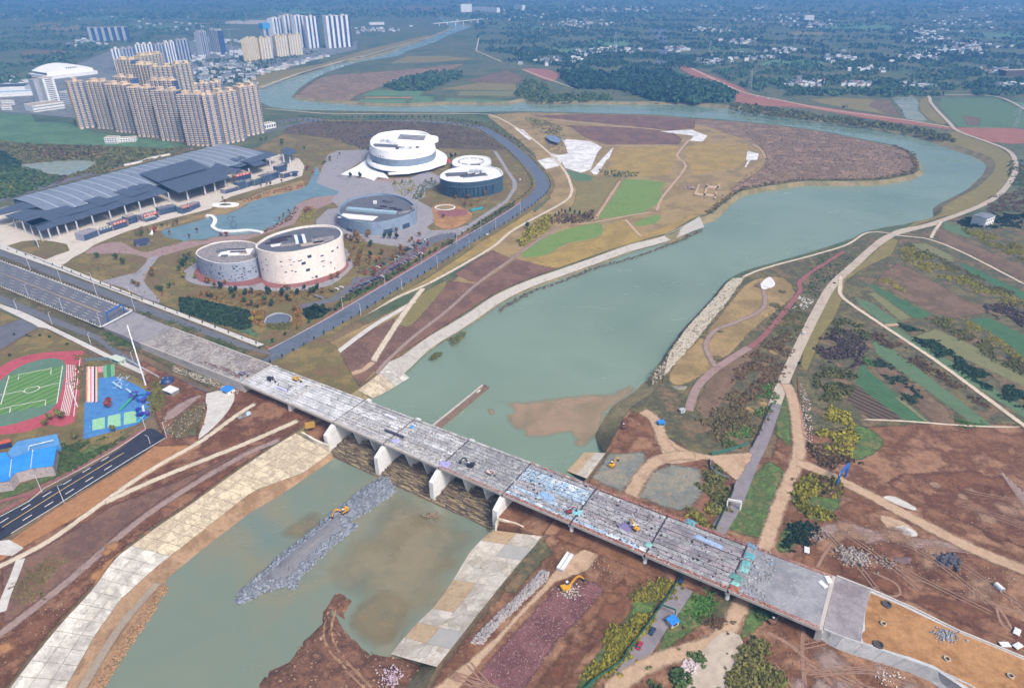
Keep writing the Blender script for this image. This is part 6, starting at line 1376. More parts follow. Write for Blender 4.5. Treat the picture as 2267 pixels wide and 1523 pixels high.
for code, lb in (('n 1995 460', 'dark round roofed kiosk at the right end of the plaza'), ('n 1870 350', 'flat dark round canopy behind the right shops')):
 p = Wz(code, 6); r = empty('kiosk', (p.x, p.y, 0)); mb = MB(); mb.cyl((0, 0), 5, 6.2, 5.2, 6, 18); mb.build('roof', M_dkroof, r); mb = MB(); mb.cyl((0, 0), 3.6, 3.6, 0, 5.2, 14); mb.build('wall', M_glass, r); tag(r, lb, 'kiosk')
# ------------------------------------------------------------------ round culture buildings
def ring(pts, c, k, z): return [Vector((c.x + (p.x - c.x) * k, c.y + (p.y - c.y) * k, z)) for p in pts]
def loft(rings, nm, m, parent, close_top=False, smooth_=True):
 n = len(rings[0]); mb = MB(); mb.v = [tuple(p) for r in rings for p in r]
 mb.f = [(i + k * n, (i + 1) % n + k * n, (i + 1) % n + (k + 1) * n, i + (k + 1) * n) for k in range(len(rings) - 1) for i in range(n)]
 if close_top: mb.f.append(tuple(range((len(rings) - 1) * n, len(rings) * n)))
 mb.mi = [0] * len(mb.f); o = mb.build(nm, m, parent, False); me = o.data
 bm = bmesh.new(); bm.from_mesh(me); bmesh.ops.recalc_face_normals(bm, faces=bm.faces); bm.to_mesh(me); bm.free()
 if smooth_: me.polygons.foreach_set('use_smooth', [len(p.vertices) == 4 for p in me.polygons])
 return o
def outline(tr, h, n=5):
 pts = smooth(poly(tr, h), n, True)
 if sum(pts[i].x * pts[i - 1].y - pts[i - 1].x * pts[i].y for i in range(len(pts))) > 0: pts.reverse()
 c = sum(pts, Vector()) / len(pts); return pts, c
def drum(name, label, tr, h, wallm, roofm, par=1.6, taper=1.0, rimm=None):
 pts, c = outline(tr, h); r = empty(name, (0, 0, 0))
 loft([ring(pts, c, taper, -.2), ring(pts, c, 1.0, h)], 'wall', wallm, r)
 loft([ring(pts, c, 1.0, h), ring(pts, c, .965, h), ring(pts, c, .965, h - par)], 'parapet', rimm or wallm, r, smooth_=False)
 sheet('roof_deck', ring(pts, c, .966, h), roofm, z=h - par + .02, kind=None).parent = r
 tag(r, label, 'building'); return r, pts, c
def roofstuff(r, pts, c, h, seed, items):
 R = random.Random(seed); ext = max((p - c).length for p in pts)
 for nm, fx, fy, lx, ly, hz, ang, m in items:
  mb = MB(); mb.box(-lx / 2, lx / 2, -ly / 2, ly / 2, 0, hz); o = mb.build(nm, m, r); o.location = (c.x + fx * ext, c.y + fy * ext, h); o.rotation_euler = (0, 0, ang)
def wallwin(r, pts, c, h, spec, taper=1.0, m=None, nm='window'):
 """openings on a drum wall: (position round the outline 0..1, height, width, height) each a mesh of its own"""
 n = len(pts)
 for (f, z, w, hh) in spec:
  i = int(f * n) % n; j = (i + 1) % n; fr = f * n - int(f * n)
  k = 1 + (taper - 1) * (1 - z / h)
  p = ring([pts[i].lerp(pts[j], fr)], c, k, z)[0]; t = pts[j] - pts[i]; t.z = 0; t.normalize(); no = Vector((t.y, -t.x, 0))
  if no.dot(p - c) < 0: no = -no
  mb = MB(); a, b = p - t * w / 2, p + t * w / 2; o_ = no * .18; i_ = no * -.6
  mb.hexa([a + o_, b + o_, b + i_, a + i_], [q + Vector((0, 0, hh)) for q in (a + o_, b + o_, b + i_, a + i_)]); mb.build(nm, m or M_glass, r)
def front_f(pts, xpx, h):
 """position on the outline that faces the camera and shows at photo column xpx"""
 best = None
 for i, p in enumerate(pts):
  d = Vector((p.x, p.y, h - CAMH)); dz = d.y * _cp - d.z * _sp; x = 1133.5 + FPX * d.x / dz
  if p.y < sum(q.y for q in pts) / len(pts):
   e = abs(x - xpx)
   if best is None or e < best[0]: best = (e, i)
 return best[1] / len(pts) + .0001
M_dwhite = mat('drum_white', ['d6cfcc', 'dfd9d6', 'cbc4c2'], size=12, fine=1.2, contrast=.05, bump=.05)
M_dgrey = mat('drum_grey', ['8d97ac', '98a2b4', '808aa0'], size=9, fine=1.0, contrast=.12, bump=.1)
M_dblue = mat('drum_blue', ['7688a0', '8092a8', '6c7e96'], size=12, fine=1.2, contrast=.06, bump=.05, rough_=.6)
M_dteal = mat('drum_teal', ['34495c', '3d5468', '2c4052'], size=8, fine=1.2, contrast=.15, rough_=.4, bump=.05)
M_rdark = mat('roof_membrane_dark', ['565a66', '60646f', '4b4f5b'], size=8, fine=.8, contrast=.2)
M_rpale = mat('roof_membrane_pale', ['cfd0d4', 'dcdde0', 'bfc1c7'], size=8, fine=.8, contrast=.1)
M_rgrav = mat('roof_gravel', ['8f8b8e', 'a19d9e', '77747a', 'b0aaa8'], size=3, fine=.7, contrast=.35, cracks=(1.6, '5d5a60', .05))
M_steelw = plain('white_steel', 'd2d6dc', .5)
# tall pale drum
r, pts, c = drum('pale_drum', 'tall pale drum shaped building with scattered small windows', 'p 940 370 960 330 1100 240 1300 170 1550 115 1800 100 1950 125 2025 190 2000 260 1850 330 1600 400 1400 440 1200 450 1050 430 960 400', 32, M_dwhite, M_rdark, 2.0)
sp = []
for (x, y, w, hh) in [(1280, 570, 3.2, 1.0), (1300, 702, 3.2, 1.0), (1380, 683, 3.0, .9), (1415, 697, 3.0, .9), (1525, 556, 7, .9), (1560, 600, 6.5, 2.6), (1640, 515, 6.5, 2.6), (1585, 683, 6.5, 2.6), (1780, 497, 5.5, 1.2), (1790, 560, 7, .7), (1775, 630, 2.6, 1.1), (1910, 440, 4.5, 1.4), (1965, 395, 4, 1.4), (1895, 585, 2.2, 1.8), (1905, 655, 1.6, 2), (1675, 765, 4, 2.4), (1630, 768, 4, .8), (1430, 570, 4, .5), (1395, 545, 4, .5), (1385, 605, 3, .5), (1275, 627, 3, .5), (1080, 545, 2, 1.1), (1040, 515, 1.8, 1.8), (1030, 580, 2, 1.0), (1078, 614, 2.4, .9), (1022, 667, 1.6, 1.4), (1078, 687, 1.2, 1.6), (1020, 755, 2.6, 1.2), (995, 500, 1.4, 1.6)]:
 q_ = px(f'p {x} {y}')[0]; f = front_f(pts, q_[0], 16); i = int(f * len(pts)); z = up_from(pts[i], q_[1]); sp.append((f, max(.5, min(28.5, z)), w * .62, hh))
wallwin(r, pts, c, 32, sp)
roofstuff(r, pts, c, 30.02, 1, [('louvre', -.42, .12, 14, 3, 1.2, .45, M_fas), ('louvre', -.36, .0, 16, 3, 1.2, .45, M_fas), ('louvre', -.30, .22, 13, 3, 1.2, .45, M_fas), ('louvre', -.46, -.1, 14, 2.5, 1.2, .45, M_fas), ('skylight_frame', -.02, .05, 3, 20, 2.4, .35, M_steelw), ('skylight_frame', .12, .1, 3, 20, 2.4, .35, M_steelw), ('skylight', .05, .075, 7, 18, 1.0, .35, M_glass), ('gravel_field', .52, .1, 22, 14, .3, .45, M_rgrav), ('plant_room', .38, .25, 8, 5, 1.6, .4, M_rdark), ('gravel_field', .35, -.13, 22, 7, .3, .45, MATS['flat_roof']), ('plant_room', -.12, -.2, 14, 6, .6, .45, M_rgrav), ('pale_deck', -.35, -.22, 10, 6, .35, .45, M_rpale)])
# lower grey drum, beside it
r, pts, c = drum('grey_drum', 'lower grey blue drum building with speckled openings joined to the pale drum', 'p 190 450 230 400 400 330 600 300 800 300 950 340 985 420 975 500 850 555 650 585 450 580 280 530 200 480', 19, M_dgrey, M_rgrav, .9, 1.0, M_dwhite)
R = random.Random(5); wallwin(r, pts, c, 19, [(front_f(pts, px(f'p {R.uniform(280, 930)} 600')[0][0], 10) + R.uniform(-.003, .003), R.uniform(1.5, 16), R.uniform(.7, 2.4), R.uniform(.4, 1.1)) for k in range(60)], nm='slit')
roofstuff(r, pts, c, 18.15, 2, [('pale_deck', .22, .02, 30, 17, .35, .1, M_rpale), ('duct', .2, .18, 16, 1.6, 1.4, .1, M_fas), ('duct', .28, .02, 15, 1.6, 1.4, .1, M_fas), ('rooflight', -.15, .12, 12, 6, 1.0, .5, M_rdark), ('plant_room', .02, -.25, 6, 3, 1.2, .1, M_rdark), ('plant_room', .45, -.08, 7, 4, 1.0, .1, M_roofg), ('upstand', -.05, .0, 9, .8, 1.0, 1.0, M_steelw), ('upstand', .1, -.12, 20, .5, .7, .15, M_steelw)])
# broad blue grey drum
r, pts, c = drum('blue_grey_drum', 'broad low blue grey drum building with a crossing roof bar', 'o 250 1040 270 960 400 870 600 825 800 815 1000 860 1120 940 1135 1010 1050 1060 850 1120 650 1150 450 1130 320 1090', 15, M_dblue, M_rdark, 2.4)
wallwin(r, pts, c, 15, [(front_f(pts, px(f'o {x} 1200')[0][0], 7), .3, w, hh) for x, w, hh in ((385, 9, 3.4), (800, 11, 5), (1010, 11, 5.5))], nm='opening')
roofstuff(r, pts, c, 12.62, 3, [('roof_bar', -.08, -.1, 62, 7, 2.6, -.26, mat('bar_blue', ['8aa4b8', '96b0c2'], size=8, fine=1, contrast=.06)), ('pale_deck', -.28, -.42, 44, 15, .35, -.26, M_rpale), ('fan_unit', .1, .2, 9, 3, 1.2, -.26, M_fas), ('fan_unit', .3, .1, 9, 3, 1.2, -.26, M_fas), ('fan_unit', .02, .06, 9, 3, 1.2, -.26, M_fas), ('fan_unit', .22, -.06, 9, 3, 1.2, -.26, M_fas), ('fan_unit', .42, .0, 9, 3, 1.2, -.26, M_fas), ('plant_room', .15, .52, 12, 8, 3, -.3, M_rdark), ('plant_room', -.1, .42, 4, 4, 3.2, 0, M_steelw), ('plant_room', .72, .1, 7, 5, 3, .2, M_rgrav), ('pipe_run', .55, -.15, 18, 4, .8, .6, M_rgrav)])
# dark teal drum
r, pts, c = drum('teal_drum', 'dark teal glass drum building with white roof plant', 'o 1410 630 1440 580 1560 530 1800 500 1950 505 2080 530 2130 580 2110 620 1980 660 1750 690 1560 685 1450 660', 21, M_dteal, M_rpale, 1.4, .99, M_steelw)
sp = []
for row, z in enumerate((2.0, 5.0, 8.0, 11.0)):
 for k in range(26):
  if (k * 7 + row * 3) % 5 == 0: continue
  q_ = px(f'o {1530 + k * 20} 760')[0]; sp.append((front_f(pts, q_[0], 10), z, 2.6, 1.9))
wallwin(r, pts, c, 21, sp, .99, mat('pane_dark', ['1c2c40', '26384e', '4a6a80'], size=3, fine=1, contrast=.3, rough_=.25, bump=0, spec=.6), 'pane')
loft([ring(pts, c, 1.012, 14.2), ring(pts, c, 1.012, 15.0)], 'ledge', plain('teal_ledge', '54687a', .5), r)
roofstuff(r, pts, c, 19.62, 4, [('dark_deck', -.42, .05, 30, 16, .8, .2, M_rdark), ('dark_deck', .1, -.1, 34, 8, .8, .35, M_rdark), ('plant_room', .42, .22, 14, 9, 4, .2, M_steelw), ('cooling_unit', -.02, .28, 5, 5, 3, 0, M_greyw), ('cooling_unit', .1, .3, 5, 5, 3, 0, M_greyw), ('cooling_unit', .2, .26, 5, 5, 3, 0, M_greyw), ('beam', -.1, -.05, 2, 24, 1.5, -.9, M_fas), ('beam', .22, .0, 2, 22, 1.5, -.9, M_fas), ('screen', .68, .0, 12, 6, .6, .3, M_steelw), ('screen', .72, .2, 10, 2, .8, .3, M_steelw)])
r, pts, c = drum('ring_pavilion', 'small low grey ring roofed pavilion behind the dark teal drum', 'o 1550 460 1580 420 1700 385 1850 385 1960 400 1995 440 1980 490 1850 510 1650 515 1570 500', 9, M_greyw, M_rpale, .8, 1.0, M_steelw)
roofstuff(r, pts, c, 8.22, 5, [('roof_beam', .5 * math.cos(a), .5 * math.sin(a), 10, 1.2, 1.4, a + 1.57, M_greyw) for a in [i * .7 for i in range(9)]] + [('plant_room', .2, -.5, 14, 4, 1.2, 0, M_rdark)])
# white theatre: stacked rings over a flared skirt
pts, c = outline('o 615 230 640 180 720 130 850 105 1000 95 1150 100 1260 125 1330 180 1335 240 1280 290 1100 330 900 340 740 320 640 280', 31)
th = empty('theatre', (0, 0, 0)); tag(th, 'big white round theatre with a grey glass band and flared white skirt', 'theatre')
M_tw = mat('theatre_white', ['dfe1e6', 'e8eaee', 'd4d7de'], size=16, fine=2, contrast=.03, bump=0)
loft([ring(pts, c, 1.05, 20), ring(pts, c, 1.0, 31)], 'upper_band', M_tw, th)
loft([ring(pts, c, 1.0, 31), ring(pts, c, .95, 31), ring(pts, c, .93, 27)], 'parapet', M_tw, th, smooth_=False)
sheet('roof_deck', ring(pts, c, .935, 27), M_rpale, z=27.02, kind=None).parent = th
loft([ring(pts, c, 1.06, 9.5), ring(pts, c, 1.04, 20)], 'glass_band', mat('theatre_glass', ['6f8094', '7c8da0', '627286'], size=12, fine=2, contrast=.1, rough_=.35, bump=0), th)
sk = ring(pts, c, 1.05, 10.5); ext = max((p - c).length for p in pts)
def flare(p, k, z):
 d = p - c; ang = math.atan2(d.y, d.x); q = c + Vector((d.x, d.y, 0)) * (k + .22 * max(0, math.cos(ang + .1)) ** 3 * (k - 1.0) * 6); return Vector((q.x, q.y, z))
loft([ring(pts, c, 1.05, 10.6), [flare(p, 1.12, 8.2) for p in pts], [flare(p, 1.17, 5.8) for p in pts], [flare(p, 1.165, 5.0) for p in pts]], 'skirt_roof', M_tw, th)
loft([[flare(p, 1.09, -.1) for p in pts], [flare(p, 1.10, 5.6) for p in pts]], 'foyer_glass', M_glassb, th)
steps_pts = poly('o 285 602 480 500 585 420 680 470 790 500 745 560 830 650 700 630 655 672 560 640 420 612', .6)
mb = MB(); mb.prism(steps_pts, 0, 1.2); mb.build('entrance_steps', M_tw, th)
wing = poly('o 1380 350 1450 370 1495 420 1480 480 1300 540 1050 590 830 600 820 580 1100 560 1300 500 1380 430', 5.2)
mb = MB(); mb.prism(wing, 4.4, 5.2); mb.build('terrace', M_tw, th)
mb = MB()
for k, x in enumerate((690, 712, 738, 762, 786)):   # five characters above the entrance
 f = front_f(pts, px(f'o {x} 400')[0][0], 22); i = int(f * len(pts)); p = ring([pts[i]], c, 1.047, 21.5)[0]; t = (pts[(i + 1) % len(pts)] - pts[i]).normalized(); no = Vector((t.y, -t.x, 0)); no = no if no.dot(p - c) > 0 else -no; p = p + no * .35
 for (a0, a1, z0, z1) in ((-.9, .9, 1.2, 1.5), (-.9, .9, .2, .5), (-.15, .15, 0, 2), (-.8, -.5, .2, 1.7), (.5, .8, .4, 1.9))[:3 + k % 3]:
  mb.hexa([p + t * a0 + Vector((0, 0, z0)), p + t * a1 + Vector((0, 0, z0)), p + t * a1 - no * .3 + Vector((0, 0, z0)), p + t * a0 - no * .3 + Vector((0, 0, z0))], [p + t * a0 + Vector((0, 0, z1)), p + t * a1 + Vector((0, 0, z1)), p + t * a1 - no * .3 + Vector((0, 0, z1)), p + t * a0 - no * .3 + Vector((0, 0, z1))])
mb.build('lettering', plain('letter_dark', '30343e', .5), th)
wallwin(th, ring(pts, c, 1.06, 31), c, 31, [(front_f(pts, px('o 690 470')[0][0], 12), 9.8, 16, 2.2)], nm='entrance')
inner = [Vector((c.x + ext * .22 + ext * .52 * math.cos(a), c.y + ext * .1 + ext * .34 * math.sin(a), 31)) for a in [i * math.pi / 16 for i in range(32)]]
loft([[Vector((p.x, p.y, 27)) for p in inner], [Vector((p.x, p.y, 32.5)) for p in inner]], 'stage_tower', M_tw, th, True)
for k in range(4):
 mb = MB(); mb.box(-ext * .28, ext * .28, -2, 2, 0, .6); o = mb.build('roof_louvre', M_rdark, th); o.location = (c.x + ext * .2, c.y + ext * (.28 - k * .11), 32.55); o.rotation_euler = (0, 0, -.25)
roofstuff(th, pts, c, 27.05, 7, [('dark_deck', -.28, -.25, ext * .5, 9, .8, -.2, M_rdark), ('dark_deck', -.22, -.38, ext * .55, 5, .8, -.2, M_rdark), ('fan_unit', -.4, .1, 6, 6, 2, .3, M_greyw), ('fan_unit', .1, -.5, 5, 4, 2.2, .3, M_greyw), ('fan_unit', .25, -.52, 4, 4, 2.2, .1, M_greyw), ('fan_unit', .0, -.56, 4, 3, 1.8, .5, M_fas), ('fan_unit', -.15, .05, 8, 5, 1.6, .2, M_steelw), ('fan_unit', .38, -.46, 4, 3, 2, .2, M_fas)])
for k in range(14):
 a = 2.0 + k * .16; mb = MB(); mb.box(-2.2, 2.2, -.15, .15, 0, 2.4); o = mb.build('parapet_window', M_glass, th); o.location = (c.x + ext * .925 * math.cos(a), c.y + (max(p.y for p in pts) - c.y) * .925 * math.sin(a), 27.6); o.rotation_euler = (0, 0, a + 1.57)
# ------------------------------------------------------------------ far villages and the old town: each house on its own
M_hw = [mat('house_white', ['ccd0d4', 'd8dbde', 'bcc1c8'], size=9, fine=2, contrast=.08, bump=0), mat('house_cream', ['c2b8aa', 'cfc6ba'], size=9, fine=2, contrast=.08, bump=0), mat('house_grey', ['a4a8ae', 'b4b8be'], size=9, fine=2, contrast=.08, bump=0)]
M_hr = [mat('house_roof_grey', ['6c727c', '7a808a'], size=5, fine=1, contrast=.12, bump=0), mat('house_roof_red', ['8a5a54', '946460'], size=5, fine=1, contrast=.12, bump=0), mat('house_roof_pale', ['b4b8be', 'c2c6cc'], size=5, fine=1, contrast=.1, bump=0)]
def house_meshes(k):
 R = random.Random(k); w, d, h = R.uniform(9, 15), R.uniform(8, 11), R.choice((5.5, 7, 9)); mb = MB(); mb.box(-w / 2, w / 2, -d / 2, d / 2, 0, h); a = mb.mesh('wall'); a.materials.append(M_hw[k % 3 if k % 3 else 0])
 mb = MB(); rh = R.uniform(.5, 3.0)
 mb.add([(-w / 2 - .5, -d / 2 - .5, h), (w / 2 + .5, -d / 2 - .5, h), (w / 2 + .5, d / 2 + .5, h), (-w / 2 - .5, d / 2 + .5, h), (-w / 2 - .2, 0, h + rh), (w / 2 + .2, 0, h + rh)], [(0, 1, 5, 4), (2, 3, 4, 5), (0, 4, 3), (1, 2, 5), (0, 3, 2, 1)]); b = mb.mesh('roof'); b.materials.append(M_hr[[0, 2, 0, 1, 2, 0][k % 6]])
 mb = MB()
 for f in range(int(h / 3)):
  for q_ in range(4): u = -w / 2 + w * (q_ + .5) / 4; mb.box(u - .7, u + .7, -d / 2 - .08, -d / 2 + .1, f * 3 + 1, f * 3 + 2.3)
 g = mb.mesh('windows'); g.materials.append(M_glass); return a, b, g
HM = [house_meshes(k) for k in range(6)]
def house(p, k, rz, label, group, sc=1.0):
 r = empty('house', (p.x, p.y, 0), rz); r.scale = (sc, sc, sc); a, b, g = HM[k % 6]; link('wall', a, None, r); link('roof', b, None, r); o = link('windows', g, None, r); o['kind'] = 'stuff'; return tag(r, label, 'house', group)
CL = [('c 1100 360', 60, 18, 26), ('c 560 360', 90, 14, 20), ('c 1600 370', 80, 16, 22), ('c 1900 300', 110, 30, 34), ('c 1650 250', 90, 14, 20), ('c 900 530', 90, 14, 16), ('c 1230 535', 60, 9, 8), ('c 330 390', 60, 16, 12), ('c 90 310', 50, 10, 7), ('c 500 265', 70, 8, 8), ('c 780 320', 50, 10, 12), ('c 300 190', 110, 12, 16), ('c 950 160', 110, 10, 16), ('c 1600 200', 120, 14, 18), ('c 2100 450', 80, 10, 10), ('c 2130 540', 70, 10, 9), ('c 1600 545', 60, 9, 8), ('b 1350 390', 110, 14, 10), ('b 1580 340', 60, 20, 8), ('b 1750 320', 90, 16, 12), ('b 1500 150', 160, 16, 14), ('b 1800 60', 200, 16, 20), ('a 300 90', 220, 26, 20), ('b 250 190', 110, 14, 18), ('c 700 120', 220, 16, 16), ('c 1900 140', 220, 24, 16), ('c 400 60', 220, 16, 12), ('c 1280 440', 60, 8, 6), ('c 1750 330', 70, 10, 10), ('a 900 150', 260, 24, 8), ('a 520 270', 90, 14, 8), ('a 1350 340', 120, 16, 8), ('k 500 470', 200, 20, 6), ('l 250 720', 140, 30, 6), ('a 1100 390', 140, 30, 8), ('a 1300 420', 160, 30, 8), ('b 1000 100', 300, 30, 8), ('c 1300 90', 400, 20, 8), ('c 2000 60', 300, 14, 6)]
R = random.Random(21); placed = 0; R.shuffle(CL)
for code, sx, sy, n in CL:
 x0, y0 = [float(v) for v in code.split()[1:]]
 for k in range(n):
  q_ = px(f'{code[0]} {x0 + R.gauss(0, sx * .55)} {max(14, y0 + R.gauss(0, sy * .55))}')[0]
  if placed >= 185: continue
  house(W(q_), R.randrange(6), R.uniform(-.5, .5) + R.choice((0, 1.57)), 'small pale village house far off among the dark trees beyond the river', 'far village houses', 1.0 + (.4 if q_[1] < 60 else 0)); placed += 1
for k in range(62):
 q_ = px(f'k {R.uniform(150, 880)} {R.uniform(730, 960)}')[0]
 if (q_[1] - 140) / 45 < (q_[0] - 600) / 170 * -.0: continue
 house(W(q_), R.choice((0, 0, 2, 4, 5)), R.uniform(-.3, .3), 'low grey roofed house in the old town behind the beige towers', 'old town houses', .95)
for k in range(40):
 t = k / 39; q_ = px(f'k {760 + 900 * t + R.uniform(-20, 20)} {900 - 250 * t + R.uniform(-22, 6)}')[0]
 house(W(q_), R.choice((0, 2, 4)), .5 + R.uniform(-.2, .2), 'white gabled house in the row along the far river levee', 'white houses along the far levee', 1.05)
fv = MB()
for k in range(900):
 code, sx, sy, n = R.choice(CL); x0, y0 = [float(v) for v in code.split()[1:]]
 p = W(px(f'{code[0]} {x0 + R.gauss(0, sx * .8)} {max(10, y0 + R.gauss(0, sy * .8))}')[0]); w, d_, h = R.uniform(4, 9), R.uniform(3, 6), R.uniform(3.5, 8)
 fv.box(p.x - w, p.x + w, p.y - d_, p.y + d_, 0, h, R.choice((0, 0, 1))); fv.add([(p.x - w, p.y - d_, h), (p.x + w, p.y - d_, h), (p.x + w, p.y + d_, h), (p.x - w, p.y + d_, h), (p.x - w, p.y, h + 2), (p.x + w, p.y, h + 2)], [(0, 1, 5, 4), (2, 3, 4, 5), (0, 4, 3), (1, 2, 5)], R.choice((2, 2, 3)))
tag(fv.build('distant_houses', [M_hw[0], M_hw[2], M_hr[0], M_hr[2]]), 'mass of tiny roofs in the farthest villages', 'houses', kind='stuff')
house(W(px('c 1990 1400')[0]), 0, .6, 'white farm house with a blue roof beside the levee road on the right', 'farm house', 1.5)
block('far_block', 'white apartment block on the skyline above the far river bridge', 'building', px('b 790 30')[0], px('b 860 28')[0], 45, 30, M_whitew); block('far_block', 'long white building right of the far skyline block', 'building', px('b 865 45')[0], px('b 1015 52')[0], 26, 30, M_whitew)
block('far_block', 'white slab building on the far skyline near the middle', 'building', px('b 1120 33')[0], px('b 1172 36')[0], 30, 30, M_whitew); block('far_block', 'pale plant with a white plume behind the villages', 'building', px('c 890 100')[0], px('c 950 100')[0], 22, 30, M_whitew)
block('far_shed', 'long white roofed shed beyond the white high rises', 'shed', px('b 220 145')[0], px('b 312 143')[0], 10, 40, M_whitew); block('far_shed', 'dark brown shed with white lettering at the right picture edge', 'shed', px('c 2150 445')[0], px('c 2330 440')[0], 14, 30, plain('shed_brown', '55484a', .8))
# far river bridge
fb0, fb1 = Wz('b 620 150', 12), Wz('b 930 120', 12); r = empty('far_bridge', (0, 0, 0)); mb = MB(); mb.bar(fb0, fb1, 12, 2); mb.build('deck', M_whitew, r)
for k in range(6):
 p = fb0.lerp(fb1, (k + .7) / 6.4); mb = MB(); mb.box(p.x - 2, p.x + 2, p.y - 4, p.y + 4, -6, 11); mb.build('pier', M_whitew, r)
tag(r, 'thin pale bridge crossing the river far upstream', 'bridge')
# ------------------------------------------------------------------ vegetation
def tufts(name, pts, lo, hi, m, K=8, tall=.8, label=None, cat='bushes', leaf=.46):
 """many small leafy clumps as one mass"""
 n = len(pts)
 if n == 0: return
 P = np.array([(p.x, p.y, p.z) for p in pts]); s = np.exp(nrg.uniform(np.log(lo), np.log(hi), n))
 d = nrg.normal(size=(n, K, 3)); d[..., 2] = np.abs(d[..., 2]) * 1.1; d /= np.linalg.norm(d, axis=2)[..., None]; rad = nrg.uniform(.55, 1.0, size=(n, K, 1))
 C = d * rad; nrm = d + .55 * nrg.normal(size=(n, K, 3)); nrm /= np.linalg.norm(nrm, axis=2)[..., None]
 a = np.cross(nrm, nrg.normal(size=(n, K, 3))); a /= np.linalg.norm(a, axis=2)[..., None] + 1e-9; b = np.cross(nrm, a)
 L = leaf * nrg.uniform(.6, 1.2, size=(n, K, 1)); q = [C + (sx * a + sy * b) * L for sx, sy in ((-1, -.7), (.8, -1), (1, .8), (-.7, 1))]
 V = np.stack(q, 2) * s[:, None, None, None]; V[..., 2] *= tall; V = V + P[:, None, None, :]
 V = V.reshape(-1, 3); F = np.arange(len(V)).reshape(-1, 4); o = link(name, np_mesh(name, V, F), m); return tag(o, label, cat, kind='stuff')
def ps(tr, n, z=.3, seed=None):
 """points spread over a traced area (even over the ground)"""
 R = random.Random(seed if seed is not None else len(tr) * 13 + n); pts = poly(tr); out = scatter(pts, n, R)
 for p in out: p.z = z
 return out
def psx(tr, n, z=.3):
 """points spread evenly as seen, for far woods"""
 R = random.Random(len(tr) + n); pp = [Vector((x, y, 0)) for x, y in px(tr)]; out = []
 for p in scatter(pp, n, R): q = W((p.x, p.y)); q.z = z; out.append(q)
 return out
def clumped(pts, f, th):
 return [p for p in pts if mnoise.noise(p * f) > th]
LF = dict(dark=leafmat('leaf_dark', ['1e2f22', '2b4030', '375038']), mid=leafmat('leaf_mid', ['34482a', '465c34', '586c3c']), olive=leafmat('leaf_olive', ['4c5230', '62643a', '767242']), yellow=leafmat('leaf_yellow', ['6a6a2c', '8a8434', 'a09a40']),
  orange=leafmat('leaf_orange', ['665030', '7e6032', '94703c']), brown=leafmat('leaf_brown', ['544433', '68543f', '7a664c']), violet=leafmat('leaf_violet', ['4e433f', '605250', '746460']), green=leafmat('leaf_green', ['3c6030', '4e7838', '608a42']), far=leafmat('leaf_far', ['1e3a30', '2c4c3c', '3c5c46', '4c664c']), red=leafmat('leaf_red', ['783c40', '8c4a48', '9c5c50']),
  reed=leafmat('leaf_reed', ['75604e', '8a7460', 'a08a70']), fallow=leafmat('leaf_fallow', ['5a5238', '6c6244', '7d7150']))
# far woods
tufts('far_wood', psx('b 1400 450 1550 430 1700 470 1900 430 2100 460 2256 560 2256 640 2000 640 1900 600 1750 560 1520 560 1420 500', 1500, 2), 4, 9, LF['far'], 9, 1.3, 'dark wood on the far bank, right of the farmed spit', 'wood')
tufts('far_wood', psx('c 0 430 100 480 300 520 460 590 430 640 200 650 0 600', 900, 2), 4, 8, LF['far'], 9, 1.3, 'dark wood between far bank and red embankment', 'wood')
tufts('spit_trees', psx('b 290 545 420 500 640 450 800 455 780 500 640 545 600 570 420 570', 500, 2), 3, 7, LF['far'], 9, 1.2, 'dark trees in a belt across the farmed spit', 'wood')
tufts('bank_trees', psx('b 1120 600 1200 490 1330 530 1350 600 1500 590 1740 590 1740 630 1250 645', 500, 1), 2.5, 5, LF['mid'], 8, 1.1, 'grey green willows along the far bank', 'wood')
tufts('bank_trees', psx('c 420 640 700 680 1000 730 1200 745 1500 790 1800 850 1830 900 1600 850 1300 795 1000 765 700 735 420 690', 700, 1), 2, 4.5, LF['olive'], 8, 1.0, 'bushes on the bank below the red embankment', 'bushes')
tufts('village_trees', clumped(psx('c 200 400 2300 380 2300 600 1850 600 1300 610 700 600 480 540', 4200, 2), .012, -.1), 3, 7, LF['far'], 7, 1.2, 'dark trees round the villages on the right', 'wood')
tufts('village_trees', clumped(psx('c 0 120 2300 120 2300 390 100 390', 5200, 2), .006, -.05), 4, 9, LF['far'], 6, 1.1, 'dark trees between the far fields on the right', 'wood')
tufts('far_trees', clumped(psx('b 860 40 2256 40 2256 430 1500 430 1050 385 920 300 880 200', 5200, 2), .006, -.1), 4, 9, LF['far'], 6, 1.1, 'dark trees between the far villages in the middle', 'wood')
tufts('far_trees', clumped(psx('a -60 20 2100 20 1700 90 1200 240 700 300 420 420 -60 600', 4200, 2), .005, 0), 4, 10, LF['far'], 6, 1.0, 'dark trees on the far plain behind the towers', 'wood')
tufts('skyline_trees', clumped(psx('z -60 2 2330 2 2330 45 -60 45', 4500, 2), .0025, -.1), 8, 18, LF['far'], 5, .9, 'dark woods on the last plain below the skyline', 'wood')
tufts('town_trees', psx('k 150 700 900 640 1400 600 1600 590 1000 760 850 900 500 980 150 980', 900, 1), 2, 4, LF['far'], 7, 1.1, 'trees between the old town roofs', 'wood')
tufts('tower_trees', psx('j 120 790 300 830 800 900 1380 1010 1700 960 2040 880 2040 850 1400 960 1000 900 400 810', 420, .5), 1.5, 3, LF['mid'], 7, 1.1, 'garden trees along the foot of the beige towers', 'bushes')
